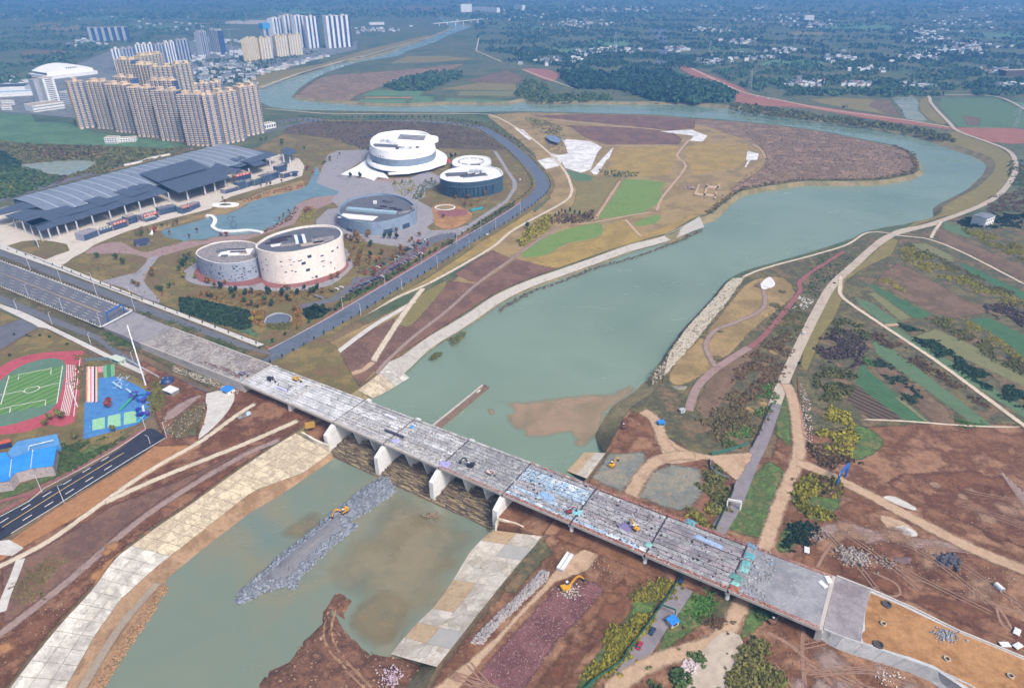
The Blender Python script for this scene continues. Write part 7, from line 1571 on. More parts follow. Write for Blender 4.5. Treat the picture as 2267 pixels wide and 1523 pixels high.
# left scrub
for tr, n, key, lo, hi, lb in (('a -60 880 300 910 620 915 1000 935 1260 905 1260 930 800 1032 640 1085 400 1110 560 1060 600 1010 450 1000 130 1025 -60 1010', 1500, 'olive', 1.6, 3.6, 'olive scrub on both sides of the brown pond'), ('a -60 1030 130 1040 280 1085 400 1110 300 1160 80 1235 -60 1255', 900, 'mid', 1.8, 4, 'green scrub below the pond'), ('a 0 940 130 1025 100 1060 -60 1050', 300, 'dark', 2.5, 5, 'dark trees left of the pond'), ('a 230 905 640 915 620 990 300 1000 200 960', 500, 'brown', 1.5, 3, 'brown scrub above the pond'), ('a 180 1090 420 1100 380 1150 200 1150', 220, 'violet', 1.4, 2.6, 'violet scrub below the pond'), ('a -40 1150 110 1150 90 1200 -40 1220', 120, 'yellow', 1.6, 3, 'yellow green scrub by the north road'), ('a 600 1000 900 940 1000 950 780 1030 620 1070', 500, 'olive', 1.5, 3.2, 'scrub between pond and hall')):
 tufts('scrub', ps(tr, n), lo, hi, LF[key], 7, .9, lb)
# dark scrub behind the theatre
T5 = 'a 1780 825 1850 775 2050 760|b 0 765 300 760 700 775 880 820 1040 920 700 925 220 930 0 870|a 2130 875 1900 845'
tufts('scrub', ps(T5, 1500), .9, 2.0, LF['brown'], 6, .7, 'brown scrub behind the white theatre')
tufts('scrub', clumped(ps(T5, 1300, seed=3), .03, .1), .9, 2.2, LF['violet'], 6, .7, 'violet patches in the scrub behind the theatre')
tufts('scrub', clumped(ps(T5, 1500, seed=4), .035, .15), .9, 2.4, LF['fallow'], 6, .7, 'olive patches in the scrub behind the theatre')
# reed land on the inner bend
RP = 'c 400 762 700 792 1000 832 1200 872 1450 922 1545 965 1585 1040 1550 1078 1400 1110 1200 1122 900 1122 700 1148 500 1180 420 1180 640 1000 600 900'
tufts('reeds', ps(RP, 2600), .6, 1.4, LF['reed'], 9, .6, 'dry brown reeds over the inside of the river bend', 'reeds')
tufts('reeds', clumped(ps(RP, 1500, seed=9), .03, .16), .7, 1.5, LF['violet'], 6, .6, 'violet brown patches in the reeds', 'reeds')
tufts('reeds', [Vector((p.x + rng.gauss(0, 2.5), p.y + rng.gauss(0, 2.5) + 2, .4)) for p in resample(line('c 1450 914 1545 960 1585 1040 1550 1080 1400 1114 1200 1126 900 1126 700 1150 500 1186 420 1232 290 1335'), 1.1)], .9, 2.4, LF['fallow'], 7, .8, 'olive reed fringe along the water at the river bend', 'reeds')
# fringe along the left bank
fr = []
for p in resample(line('c 240 1440|e 2130 160 1900 245 1620 325 1420 405 1220 475 1020 590', -4), .8):
 fr.append(Vector((p.x + rng.gauss(0, 1.3), p.y + rng.gauss(0, 1.3), -3.9)))
tufts('bank_grass', fr, .6, 1.5, LF['brown'], 7, .7, 'brown grass fringe below the stone lining of the left bank', 'grass')
tufts('bank_grass', ps('e 715 740 800 690 830 700 780 760 730 780', 90, -3.5) + ps('e 590 860 640 820 680 830 620 870', 60, -3.5), .6, 1.5, LF['olive'], 7, .7, 'olive grass clumps at the foot of the lining', 'grass')
# culture park
tufts('hedge', ps('p 0 1025 150 1040 300 1065 560 1130 850 1190 880 1390 760 1417 400 1330 180 1250 0 1180', 1500), 1.0, 2.4, LF['dark'], 14, 1.0, 'dense dark green hedge belt beside the boulevard sidewalk', 'hedge')
tufts('hedge', ps('p 1560 1180 1650 1140 1780 1150 1850 1190 1780 1250 1640 1300 1560 1260', 240), 1.2, 2.6, LF['dark'], 8, 1.1, 'dark green clump beside the oval court', 'hedge')
for tr, n, key, lb in (('p 0 1000 300 960 900 940 1450 930 1900 880 1850 960 1500 1080 900 1160 400 1060', 420, 'orange', 'rust brown ground planting in front of the drums'), ('p 900 1180 1080 1180 1060 1260 1060 1400 900 1350', 130, 'orange', 'rust shrubs left of the oval court'), ('p 1400 1150 1520 1130 1520 1380 1420 1400 1380 1320', 130, 'orange', 'rust shrubs right of the oval court'), ('p 1070 1350 1400 1330 1380 1417 1100 1417', 160, 'olive', 'olive shrubs in front of the oval court'),
     ('e 100 430 330 310 560 180 600 200 340 350 120 460', 160, 'red', 'reddish planting between the parked cars'), ('e 60 500 320 385 560 240 740 170 740 150 540 270 300 420 40 560 0 600 0 560', 360, 'mid', 'green planting along the red sidewalk'), ('e 60 130 220 120 260 330 140 360', 160, 'orange', 'rust planting below the blue grey drum'), ('o 840 700 1100 680 1180 760 1000 860 900 800', 160, 'yellow', 'yellow green planting between theatre and blue grey drum'), ('o 1180 700 1380 660 1390 700 1240 800 1180 900 1100 880', 200, 'mid', 'green planting left of the dark teal drum'), ('o 1560 850 1980 820 1960 880 1700 960 1600 900', 120, 'orange', 'golden trees in front of the dark teal drum'),
     ('o 1860 1130 2267 900 2267 960 1900 1190 1740 1280', 260, 'mid', 'green planting strip along the riverside road'), ('n 1300 820 1700 700 2120 600 2120 660 1700 740 1400 850', 120, 'red', 'rust reeds along the north lake shore'), ('n 1560 1230 1900 1030 2000 900 2060 900 1960 1060 1650 1220', 130, 'brown', 'brown reeds along the south lake shore'), ('n 2060 950 2200 900 2267 900 2267 1000 2120 1120 2060 1080', 120, 'yellow', 'yellow green bed by the lake path'), ('p 0 560 150 470 210 560 60 660', 60, 'mid', 'shrubs left of the grey drum')):
 tufts('planting', ps(tr, int(n * 1.4)), .4, 1.5, LF[key], 11, .9, lb, leaf=.36)
PK = 'z 10 540 340 660 590 755 640 740 860 610 1000 525 1170 415 1150 365 1050 300 900 330 700 300 600 330 420 440 200 520'
for key, sd in (('orange', 1), ('brown', 2), ('olive', 3), ('red', 4), ('mid', 5)):
 q_ = [p for p in clumped(ps(PK, 1500, seed=sd), .045, .08) if not any(inside(p.x, p.y, poly(t_)) for t_ in ('z 430 520 600 470 800 480 800 600 640 640 430 630', 'z 690 400 950 400 960 540 700 540', 'z 740 270 1140 270 1140 450 940 450 800 410', 'z 350 520 480 440 700 360 760 400 700 440 560 530', 'z -20 430 640 290 660 400 400 500 100 600 -20 560'))]
 tufts('planting', q_, .3, 1.1, LF[key], 9, .9, ['', 'rust', 'brown', 'olive', 'reddish', 'green'][sd] + ' shrubs dotted over the culture park lawns', leaf=.38)
# field side bushes beyond the riverside road
tufts('row_bushes', ps('b 1350 1360 1400 1350 1620 1320 1640 1370 1560 1395 1360 1400', 160, .8), 1.0, 2.4, LF['brown'], 7, 1.3, 'bare brown bushes in a row by the striped fields')
tufts('row_bushes', ps('e 1140 150 1200 90 1330 -20 1360 10 1330 90 1240 150 1170 190', 260, .6), 1.2, 2.6, LF['yellow'], 8, 1.0, 'yellow green bushes above the green crescent field')
tufts('row_bushes', ps('b 1200 740 1330 760 1420 800 1440 880 1340 860 1240 800', 220, .5), 1, 2.2, LF['olive'], 7, 1.0, 'olive bushes by the white membrane')
tufts('row_bushes', ps('b 1640 1060 1900 1080 1890 1110 1700 1110', 120, .5), .9, 1.8, LF['mid'], 7, .9, 'bushes along the field edge below the membrane')
tufts('levee_bushes', ps('b 700 745 1000 770 1150 870 1240 960 1210 960 1100 880 960 800 700 765', 420, .5), .9, 2.0, LF['olive'], 7, .9, 'bushes beside the upper riverside road')
# right bank scrub and farmland rows
for tr, n, key, lo, hi, lb in (('f 480 900 640 800 760 720 820 800 740 1000 680 1170 560 1180 420 1150', 900, 'brown', .8, 2.0, 'brown scrub between pink path and levee road'), ('f 230 1260 420 1100 560 1180 680 1180 600 1380 540 1440 380 1430 300 1380', 900, 'fallow', .8, 2.0, 'fallow scrub above the green netting'), ('f 540 1230 640 1060 700 1060 690 1170 600 1260', 260, 'green', .8, 2.0, 'green scrub along the dark road wall'), ('f 380 1420 470 1330 540 1320 560 1400 440 1440', 200, 'green', .8, 1.8, 'green scrub by the netting'), ('f 700 560 820 540 900 600 860 760 760 800 640 800', 420, 'olive', .7, 1.7, 'olive scrub below the white stones'), ('f 950 260 1080 220 1180 260 1050 400 960 520 880 480', 500, 'mid', .6, 1.3, 'green scrub between red path and levee road'),
       ('f 980 780 1100 700 1250 760 1260 860 1210 950 1100 940 980 870', 620, 'violet', 1.2, 2.8, 'grey violet thicket left of the farm fields'), ('f 1040 700 1110 640 1260 690 1290 760 1120 770', 300, 'olive', 1.0, 2.4, 'olive bushes above the grey thicket'), ('f 950 1010 1010 940 1200 990 1180 1060 1120 1150 990 1140', 420, 'olive', 1.1, 2.6, 'olive bushes left of the furrowed field'), ('f 1010 1250 1080 1200 1180 1270 1200 1400 1160 1500 1040 1500 1000 1400', 420, 'yellow', 1.4, 3.2, 'tall yellow green trees by the brown works road'), ('i 940 0 1160 0 1200 120 1120 180 1040 150 960 100', 300, 'brown', 1.4, 3.0, 'brown and yellow bushes behind the blue gantry'),
       ('f 1480 200 1560 190 1800 330 2100 470 2330 560 2330 610 2150 560 1900 440 1640 340 1500 270', 900, 'yellow', .9, 2.0, 'long yellow bush row across the upper fields'), ('f 1520 170 1600 190 1900 350 2200 480 2150 500 1880 380 1560 240', 600, 'olive', .9, 2.0, 'olive bush row beside the yellow row'), ('f 1350 395 1390 385 1520 460 1490 478', 130, 'yellow', .7, 1.4, 'short yellow bush row by the brown field'), ('f 1870 75 2000 90 2330 230 2330 320 2100 210 1900 110', 900, 'yellow', .9, 2.0, 'bright yellow bush belt at the upper right'), ('f 1480 670 1560 690 1900 920 2330 1150 2330 1230 2100 1120 1750 900 1530 730', 1300, 'dark', 1.0, 2.2, 'dark green bush row above the white farm road'), ('f 1660 640 1760 640 2050 800 2330 960 2330 1030 2000 860', 800, 'olive', .9, 2.0, 'olive bush row between the right fields'), ('f 1760 640 1900 640 2150 800 2256 890 2240 910 2100 820', 360, 'yellow', .7, 1.5, 'yellow edge of the bright green field'), ('f 2000 560 2256 540 2330 560 2330 720 2100 640', 500, 'violet', 1.0, 2.4, 'grey thicket at the right edge'),
       ('f 1300 730 1380 740 1700 950 2060 1200 2020 1200 1640 960 1340 790', 560, 'brown', .8, 1.8, 'brown hedge below the white farm road'), ('f 1310 880 1420 930 1600 1120 1560 1180 1440 1050 1320 930', 360, 'dark', .9, 2.0, 'dark shrubs in the middle of the farm strips'), ('f 1240 870 1320 870 1310 930 1250 920', 60, 'green', .9, 1.8, 'bright bush at the head of the green strip'), ('f 1840 1260 1960 1270 2000 1310 1860 1320', 90, 'green', .7, 1.4, 'green patch by the field ditch'), ('c 1830 1390 1960 1340 2256 1340 2256 1420 1960 1430 1900 1440', 460, 'dark', 1.6, 3.4, 'dark trees round the white farm house'), ('c 2150 1010 2256 1000 2330 1100 2256 1200 2170 1150', 300, 'olive', 1.4, 2.8, 'olive trees outside the river bend levee'), ('c 2060 1230 2330 1180 2330 1330 2000 1330', 420, 'brown', 1.2, 2.6, 'brown thicket outside the bend levee'),
       ('h 1660 1330 1720 1190 1830 1060 1860 970 2140 830 2180 830 2030 1030 1890 1230 1790 1350 1640 1523 1520 1523', 1000, 'yellow', .8, 2.0, 'yellow green scrub along the green hoarding'), ('h 1860 960 2100 840 2160 850 2040 1000 1920 1160 1830 1060', 420, 'olive', .8, 1.8, 'olive scrub by the hoarding near the bridge'), ('i 200 420 280 200 330 140 430 260 400 380 320 520 240 480 150 440', 520, 'olive', 1.2, 2.6, 'olive thicket beside the blue white site fence'), ('i 150 440 330 380 340 520 240 480', 160, 'yellow', 1.0, 2.2, 'yellow bushes near the upstream deck edge'), ('i 870 420 840 300 880 220 980 200 1060 230 1100 330 1060 440 960 470', 420, 'yellow', 1.4, 3.0, 'yellow green grove on the round green mound'), ('i 960 230 1080 230 1100 340 1040 400 980 340', 160, 'brown', 1.4, 3.0, 'brown bushes in the grove on the round mound'),
       ('i 760 670 800 560 830 490 940 530 870 620', 200, 'dark', 1.0, 2.2, 'dark green bushes near the upstream deck edge, far right'), ('i 450 1400 520 1290 600 1200 640 1250 600 1380 700 1420 760 1523 400 1540', 420, 'olive', 1.2, 2.6, 'olive trees at the bottom right below the bridge'), ('i 600 1040 660 1010 700 1060 640 1110', 90, 'mid', 1.0, 2.0, 'bushes at the foot of the deck edge'), ('i -40 1400 60 1370 240 1300 230 1400 120 1523 -40 1560', 260, 'mid', 1.0, 2.4, 'bushes between the dirt road and the rubble yard'), ('i 150 1180 280 1090 380 1080 370 1170 260 1190', 160, 'brown', .8, 1.6, 'brown litter strewn scrub beside the dirt road'), ('i 210 860 320 950 300 1080 200 1120', 160, 'green', .7, 1.5, 'green bushes below the deck'),
       ('q 640 1100 900 1000 930 1040 1200 980 1420 900 1400 960 1100 1140 700 1380 620 1340', 500, 'mid', .7, 1.6, 'green scrub between the school yard and the new road'), ('q 860 60 940 20 950 100 930 520 860 600', 160, 'olive', .6, 1.3, 'olive shrubs between the track and the playground'), ('d 650 740 720 690 800 720 870 800 800 840 700 790', 320, 'mid', .7, 1.6, 'green scrub on the ramp slope below the blue gate'), ('d 880 590 1000 620 1300 740 1500 830 1480 840 1200 730 900 610', 420, 'mid', .5, 1.1, 'green strip between side road and viaduct'), ('d 970 1020 1020 1080 1000 1240 940 1180', 160, 'olive', .9, 2.0, 'brown trees right of the playground'), ('d 1100 1250 1290 1150 1280 1240 1200 1350 1050 1390', 300, 'fallow', .5, 1.2, 'dry scrub on the rubble by the concrete pad'), ('g 80 900 300 700 500 760 300 940 120 1010', 400, 'fallow', .5, 1.2, 'dry grass on the lower left slope')):
 c_ = clumped([Vector((p.x + rng.gauss(0, 2), p.y + rng.gauss(0, 2), p.z)) for p in ps(tr, int(n * 1.7))], .07, -.16)
 tufts('thicket', c_, lo * .5, hi * .85, LF[key], 15, .95, lb, leaf=.34)
# planting strips of the boulevard: green cover
for tr, n in (('d -60 225 0 245 600 480 880 590 830 585 560 490 0 275', 420), ('d -60 425 0 450 300 590 600 730 640 700 330 565 0 435', 420)):
 tufts('verge_cover', ps(tr, n, .7), .4, 1.0, LF['fallow'], 6, .7, 'low dry planting between the boulevard and the side road' if '225' in tr else 'low dry planting on the near side of the boulevard', 'planting')
# ---- single trees: a few kinds, each copy a thing with trunk and crown
def crown_mesh(seed, r, zr, z0, n, leaf, lobes=7):
 R = np.random.default_rng(seed); cs = R.normal(size=(lobes, 3)); cs /= np.linalg.norm(cs, axis=1)[:, None]; cs *= R.uniform(.25, .6, size=(lobes, 1)); cs[0] = 0
 k = R.integers(0, lobes, n); d = R.normal(size=(n, 3)); d /= np.linalg.norm(d, axis=1)[:, None]
 C = cs[k] + d * R.uniform(.3, .58, size=(n, 1)); nr = d + .5 * R.normal(size=(n, 3)); nr /= np.linalg.norm(nr, axis=1)[:, None]
 a = np.cross(nr, R.normal(size=(n, 3))); a /= np.linalg.norm(a, axis=1)[:, None]; b = np.cross(nr, a); L = leaf * R.uniform(.6, 1.3, size=(n, 1))
 V = np.stack([C * [r, r, zr] + (sx * a + sy * b) * L for sx, sy in ((-1, -.7), (.8, -1), (1, .8), (-.7, 1))], 1); V[..., 2] += z0
 V = V.reshape(-1, 3); return np_mesh('crown', V, np.arange(len(V)).reshape(-1, 4))
M_bark = mat('bark', ['4c4034', '5a4c3e'], size=1, fine=.3, contrast=.2)
def trunk_mesh(h, r):
 mb = MB(); mb.cyl((0, 0), r, r * .55, 0, h, 7)
 for a in (0.4, 2.5, 4.4): mb.bar((0, 0, h * .6), (math.cos(a) * h * .35, math.sin(a) * h * .35, h * 1.15), r * .6)
 return mb.mesh('trunk')
TK = {}
for nm, key, r, zr, z0, n, lf in (('green', 'mid', 2.4, 2.2, 4.2, 150, .55), ('dark', 'dark', 2.6, 2.6, 4.0, 160, .55), ('orange', 'orange', 2.2, 2.0, 3.8, 130, .5), ('yellow', 'yellow', 1.9, 1.8, 3.5, 120, .5), ('red', 'red', 2.0, 1.8, 3.4, 120, .5), ('column', 'dark', 1.0, 2.6, 3.4, 110, .45), ('bare', 'brown', 1.8, 1.9, 3.8, 60, .4), ('ball', 'dark', 1.1, 1.1, 1.0, 80, .4), ('olive', 'olive', 2.1, 1.9, 3.7, 130, .5)):
 for v in range(2):
  me = crown_mesh(sum(map(ord, nm)) + v, r, zr, z0, n, lf); me.materials.append(LF[key]); tm = trunk_mesh(z0 - .4, .2 if r > 1.3 else .12); tm.materials.append(M_bark); TK[(nm, v)] = (me, tm)
def tree(kind, p, label, group, sc=1.0, cat='tree', name=None):
 me, tm = TK[(kind, rng.randrange(2))]; r = empty(name or ('shrub' if kind == 'ball' else 'tree'), (p.x, p.y, p.z), rng.uniform(0, 6.28)); s = sc * rng.uniform(.85, 1.15); r.scale = (s, s, s * rng.uniform(.9, 1.1))
 link('crown', me, None, r); link('trunk', tm, None, r); return tag(r, label, cat, group)
words = dict(green='green', dark='dark green', orange='rust orange', yellow='yellow green', red='reddish', column='slim dark', bare='half bare brown', ball='clipped round', olive='olive')
for kind, lst, where, grp in (
 ('orange', 'p 360 850 430 900 2200 240 2150 310 2230 340 1340 930 1900 790 1980 770 2220 600 970 1150 1060 1110 920 1260 1480 1260 1440 1180 330 830 560 850 2180 420 2240 520', 'around the pale drum', 'rust trees round the drums'), ('dark', 'p 505 905 640 975 700 950 820 990 1100 980 1280 1000 1470 990 1720 925 60 560 30 640 1600 1220 1700 1190 1790 1210', 'on the lawn in front of the drums', 'dark trees in front of the drums'), ('yellow', 'p 1400 970 45 770 180 780 900 1330 1000 1320|d 1090 430 1150 385', 'near the drums', 'yellow trees near the drums'),
 ('orange', 'o 450 1290 600 1300 920 1270 340 1330 400 1350 1180 1310 480 1340|e 130 130 210 130 160 280 300 240', 'below the blue grey drum', 'rust trees below the blue grey drum'), ('dark', 'o 780 1330 850 1330 920 1340 500 640 390 640 1540 420 1590 400|e 230 190 225 250', 'between the blue grey drum and the theatre', 'dark trees near the theatre'), ('orange', 'o 1590 880 1730 880 1810 860 1920 850 1700 960 1780 970 1450 1100', 'in front of the dark teal drum', 'golden trees by the teal drum'), ('yellow', 'o 900 720 980 700 1080 700 1060 820 1120 870 1200 860 1250 700 1320 680', 'in the yellow garden between the round buildings', 'garden trees between the round buildings'), ('green', 'd 610 260 730 270 770 300 1120 340 1150 290 1010 470 1060 450 890 120', 'on the lawns by the boulevard', 'trees on the boulevard lawns'),
 ('bare', 'n 1580 660 1650 640 1700 640 1840 600 1100 820 780 1230 680 1300 430 1250 1810 1080 1860 1040 1930 980 530 1120', 'on the lake shore', 'bare trees on the lake shore'), ('red', 'n 2160 440 2230 480 2140 980 2180 950 250 1220 1080 1270 1150 1270', 'on the pink garden ground by the lake', 'reddish trees by the lake'), ('green', 'n 1840 100 1840 130 2120 190 1640 60 1580 80', 'by the north corner of the hall', 'trees north of the hall'), ('orange', 'e 60 30 110 20 200 60 90 70 150 150 170 230 100 280 130 310', 'beside the upper car park', 'rust trees at the car park'), ('olive', 'q 580 770 520 830 700 760 860 980 1290 900 680 740', 'by the school yard', 'trees by the school yard'), ('ball', 'd 190 750 250 745 60 870 310 755 170 745 420 800 90 740', 'on the school lawn', 'shrubs on the school lawn'), ('dark', 'e 1205 75', 'alone beside the pale park path', 'tree at the park path'), ('ball', 'f 850 920 1070 420', 'beside the levee road', 'shrubs beside the levee road'), ('column', 'b 1380 1360 1400 1350 1420 1330 1440 1340 1470 1330 1500 1345 1530 1350 1560 1360 1590 1370', 'in the row by the striped fields', 'slim trees by the striped fields')):
 for q_ in px(lst): tree(kind, W(q_), f'{words[kind]} {"shrub" if kind == "ball" else "tree"} {where}', grp, 1.15 if kind != 'ball' else 1.0)
R = random.Random(77)
for tr, n, kinds, where in (('p 0 1000 900 950 1800 900 1800 980 1500 1090 900 1150 400 1060', 26, ('orange', 'bare', 'green', 'dark'), 'in the strip below the drums'), ('e 130 300 560 120 600 180 340 330 140 420', 22, ('orange', 'red', 'bare'), 'between the parked cars'), ('e 0 560 740 150 740 175 0 600', 26, ('green', 'olive', 'bare'), 'along the red sidewalk'), ('o 60 400 200 380 320 350 220 430 60 500', 8, ('yellow', 'olive'), 'left of the theatre road'), ('d 780 440 1100 500 900 410 1240 200 1200 300 1000 300', 14, ('olive', 'bare', 'orange'), 'on the lawn left of the grey drum'), ('m 1600 1180 2250 1040 2250 1080 1700 1230', 12, ('bare', 'olive'), 'between the shops and the lake')):
 for p in scatter(poly(tr), n, R):
  kd = R.choice(kinds); tree(kd, p, f'{words[kd]} tree {where}', f'trees {where}', .95)
# street trees along the riverside road, both kerbs
for off, kind, where, st in ((-10.5, 'column', 'on the river side kerb of the riverside road', 11), (14.5, 'green', 'behind the red sidewalk of the riverside road', 13)):
 for p in resample(offset_line(RIVER_ROAD[3:], off), st): tree(kind, p, f'small {words[kind]} street tree {where}', f'street trees {where}', .62, name='street_tree')
for p in resample(line('b 0 735 400 735 700 740 900 770', n=3), 12): tree('ball', p, 'small round tree in the row beside the upper levee path', 'trees beside the upper levee path', 1.4)
for p in resample(line('d 0 190 400 330 930 540 1300 680 1620 805', n=2), 17): tree('column', p, 'slim sapling in the row on the boulevard sidewalk', 'saplings on the boulevard sidewalk', .5, name='sapling')
# clipped shrubs standing on the white kerbs of the boulevard
for s_, t, lb in ((0, -.022, 'far'), (0, 1.022, 'near')):
 for k in range(62):
  s = .35 + k * .042; p = secpt(SB, s, t); p.z = max(.6, p.z) + .25
  tree('ball', p, f'clipped dark shrub in the white planter on the {lb} side of the boulevard', f'clipped shrubs on the {lb} side of the boulevard', .62)
 pl_ = empty('planter_kerb', (0, 0, 0)); pl_['kind'] = 'structure'; mb = MB()
 for k in range(20):
  a, b = secpt(SB, k * .148, t), secpt(SB, (k + 1) * .148, t); mb.bar(a + Vector((0, 0, .2)), b + Vector((0, 0, .2)), 1.7, .5)
 mb.build('kerb', M['walk'], pl_)
# ------------------------------------------------------------------ lamps, gates, fences, vehicles, machines, small structures
M_lampw = plain('lamp_pole', 'b9bdc4', .5)
def lamp(base, topy, arm, label, group, head=.6, z=0.0, name='street_lamp', r=.16):
 b = W(base, z); h = max(5, up_from(b, topy) - z); e = empty(name, (b.x, b.y, z)); mb = MB(); mb.cyl((0, 0), r * 1.5, r, 0, h, 7); mb.build('pole', M_lampw, e)
 ax, ay = arm; mb = MB(); mb.bar((0, 0, h - .1), (ax, ay, h + .5), .14); mb.build('arm', M_lampw, e)
 mb = MB(); mb.bar((ax, ay, h + .45), (ax * 1.45, ay * 1.45, h + .5), head, .22); mb.build('lamp_head', plain('lamp_head', '8a8d92', .4), e); return tag(e, label, 'lamp', group)
bx_, by_ = float(bn[0]), float(bn[1])
LA1 = [('d 195 345', 'd 170 240'), ('d 390 430', 'd 370 330'), ('d 612 510', 'd 570 350'), ('d 845 592', 'd 797 437')]
for k, (b, t) in enumerate(LA1): lamp(px(b)[0], px(t)[0][1], (-bx_ * 2, -by_ * 2), f'tall street lamp on the far verge of the boulevard, {ordn[k] if k < 3 else "nearest the blue gate"}', 'lamps on the far verge of the boulevard')
for k, (b, t) in enumerate([('d 180 500', 'd 160 425'), ('d 395 590', 'd 375 510'), ('d 630 680', 'd 612 600')]): lamp(px(b)[0], px(t)[0][1], (bx_ * 2, by_ * 2), f'street lamp in the middle of the boulevard, {ordn[k]} from the left', 'lamps in the middle of the boulevard', z=.6 + k * 1.0)
for k, (b, t) in enumerate([('d 107 578', 'd 93 520'), ('d 327 675', 'd 308 600'), ('d 568 795', 'd 552 730'), ('d 832 905', 'd 820 845')]): lamp(px(b)[0], px(t)[0][1], (bx_ * 1.5, by_ * 1.5), f'slim lamp beside the near side road, {ordn[k] if k < 3 else "last"} from the left', 'lamps beside the near side road')
for k, (b, t) in enumerate([('e 55 580', 'e 48 500'), ('e 318 435', 'e 308 365'), ('e 545 298', 'e 538 222'), ('e 916 90', 'e 912 10'), ('e 765 175', 'e 758 110')]): lamp(px(b)[0], px(t)[0][1], (1.6, -1.2), f'street lamp on the red sidewalk of the riverside road, {ordn[k]} from the near end', 'lamps on the red sidewalk')
for k, (b, t) in enumerate([('e 167 622', 'e 158 545'), ('e 424 462', 'e 414 385'), ('e 645 322', 'e 638 250'), ('e 843 198', 'e 835 130'), ('b 1008 1432', 'b 1002 1360'), ('b 1162 1340', 'b 1158 1265')]): lamp(px(b)[0], px(t)[0][1], (-1.6, 1.2), f'street lamp on the river side of the riverside road, {ordn[k]} from the near end', 'lamps on the river side kerb')
for k, (b, t) in enumerate([('q 462 1545', 'q 408 1390'), ('g 262 297', 'g 225 200'), ('g 402 368', 'g 358 260'), ('q 1878 965', 'q 1805 785'), ('q 1637 858', 'q 1600 740'), ('q 1690 1030', 'q 1655 945')]): lamp(px(b)[0], px(t)[0][1], (1.8 if k in (2, 3) else -1.5, .6), ['street lamp left of the blue roofed school block', 'street lamp on the red sidewalk of the new road', 'lamp with a long arm on the new road verge', 'bent street lamp at the broken end of the new road', 'street lamp between the playground and the new road', 'short lamp on the broken road end'][k], 'lamps along the new road')
# flood light masts
def mast(b, t, lab, w):
 bb = W(px(b)[0]); h = up_from(bb, px(t)[0][1]); e = empty('floodlight_mast', (bb.x, bb.y, 0)); mb = MB(); mb.cyl((0, 0), w, w * .55, 0, h, 10); mb.build('pole', M_steelw, e, True)
 mb = MB(); mb.box(-1.8, 1.8, -.2, .2, h - .3, h + .1); mb.box(-.12, .12, -1.2, 1.2, h - 2.0, h - 1.7); mb.build('head_frame', M_steelw, e)
 for k in range(4):
  mb = MB(); mb.box(-.35, .35, -.2, .2, -.25, .25); o = mb.build('floodlight', M_greyw, e); o.location = (-1.5 + k, -.35, h + .3); o.rotation_euler = (.5, 0, 0)
 tag(e, lab, 'mast')
mast('d 910 1052', 'd 803 672', 'very tall white floodlight mast beside the approach viaduct', .55); mast('q 872 612', 'q 785 350', 'white floodlight mast standing by the running track', .35)
# blue gate over the boulevard, barrier below it
def portal(name, p0, p1, h, w, m, lab, cat, beam_h=1.2, panel_m=None):
 e = empty(name, (0, 0, 0)); 
 for p in (p0, p1):
  mb = MB(); mb.box(p.x - w, p.x + w, p.y - w, p.y + w, p.z - .2, p.z + h); mb.build('post', m, e)
 mb = MB(); mb.bar(p0 + Vector((0, 0, h + beam_h / 2 - .3)), p1 + Vector((0, 0, h + beam_h / 2 - .3)), w * 1.8, beam_h); mb.build('beam', panel_m or m, e); return tag(e, lab, cat)
M_blue = plain('gate_blue', '2f5ea8', .5)
portal('road_gate', secpt(SB, 2.93, .72), secpt(SB, 2.93, .16), 7.5, .4, M_blue, 'blue portal gate across the end of the boulevard', 'gate', 1.3)
mb = MB()
for k in range(14):
 a, b = secpt(SB, 2.97, .02 + k * .07), secpt(SB, 2.97, .02 + (k + .94) * .07); mb.bar(a + Vector((0, 0, .6)), b + Vector((0, 0, .6)), .35, 1.1)
bar_ = tag(mb.build('road_barrier', M_steelw), 'white barrier line closing the boulevard under the blue gate', 'barrier')
g1p, g2p = W(px('i 1085 262')[0]), W(px('i 1152 232')[0])
e = portal('height_gantry', g1p, W(px('i 1140 205')[0]), 8.5, .5, M_blue, 'blue and white height gantry over the dirt road', 'gantry', 2.6)
mb = MB(); a, b = g1p + Vector((-.6, -.5, 8.6)), W(px('i 1140 205')[0]) + Vector((-.6, -.5, 8.6)); mb.bar(a + Vector((0, 0, .8)), b + Vector((0, 0, .8)), .15, 2.0); mb.build('white_panel', M_steelw, e)
portal('height_gantry', W(px('i 398 395')[0]), W(px('i 482 412')[0]), 5.5, .35, M_steelw, 'low white gantry over the road just above the bridge', 'gantry', 1.4)
portal('road_gate', W(px('h 2030 1040')[0]), W(px('h 2125 1075')[0]), 4.5, .2, plain('gate_green', '2f6258', .6), 'green portal gate over the road by the guard house', 'gate', .8)
# fences of single panels
def fence(tr, h, m, label, step=3.0, n=3, post=True):
 cl = resample(smooth(poly(tr), n), step); e = empty('fence', (0, 0, 0))
 for a, b in zip(cl[:-1], cl[1:]):
  mb = MB(); mb.bar(a.lerp(b, .03) + Vector((0, 0, h / 2)), a.lerp(b, .97) + Vector((0, 0, h / 2)), .12, h); mb.build('panel', m, e)
 for a in cl[::2]:
  mb = MB(); mb.box(a.x - .12, a.x + .12, a.y - .12, a.y + .12, 0, h + .25); mb.build('post', m, e)
 return tag(e, label, 'fence')
M_hoard = plain('hoarding_green', '2c5c50', .7)
fence('h 1540 1560 1640 1470 1790 1370 1830 1300 1900 1215 2030 1035 2110 920 2180 800', 2.6, M_hoard, 'long green hoarding along the road below the bridge')
fence('i 330 540 400 390 440 300 440 250', 2.6, M_hoard, 'green hoarding along the road above the bridge'); fence('f 305 1490 420 1465 550 1420', 3.0, plain('netting_green', '3a6a60', .8), 'dark green netting fence beside the brown thicket', 4)
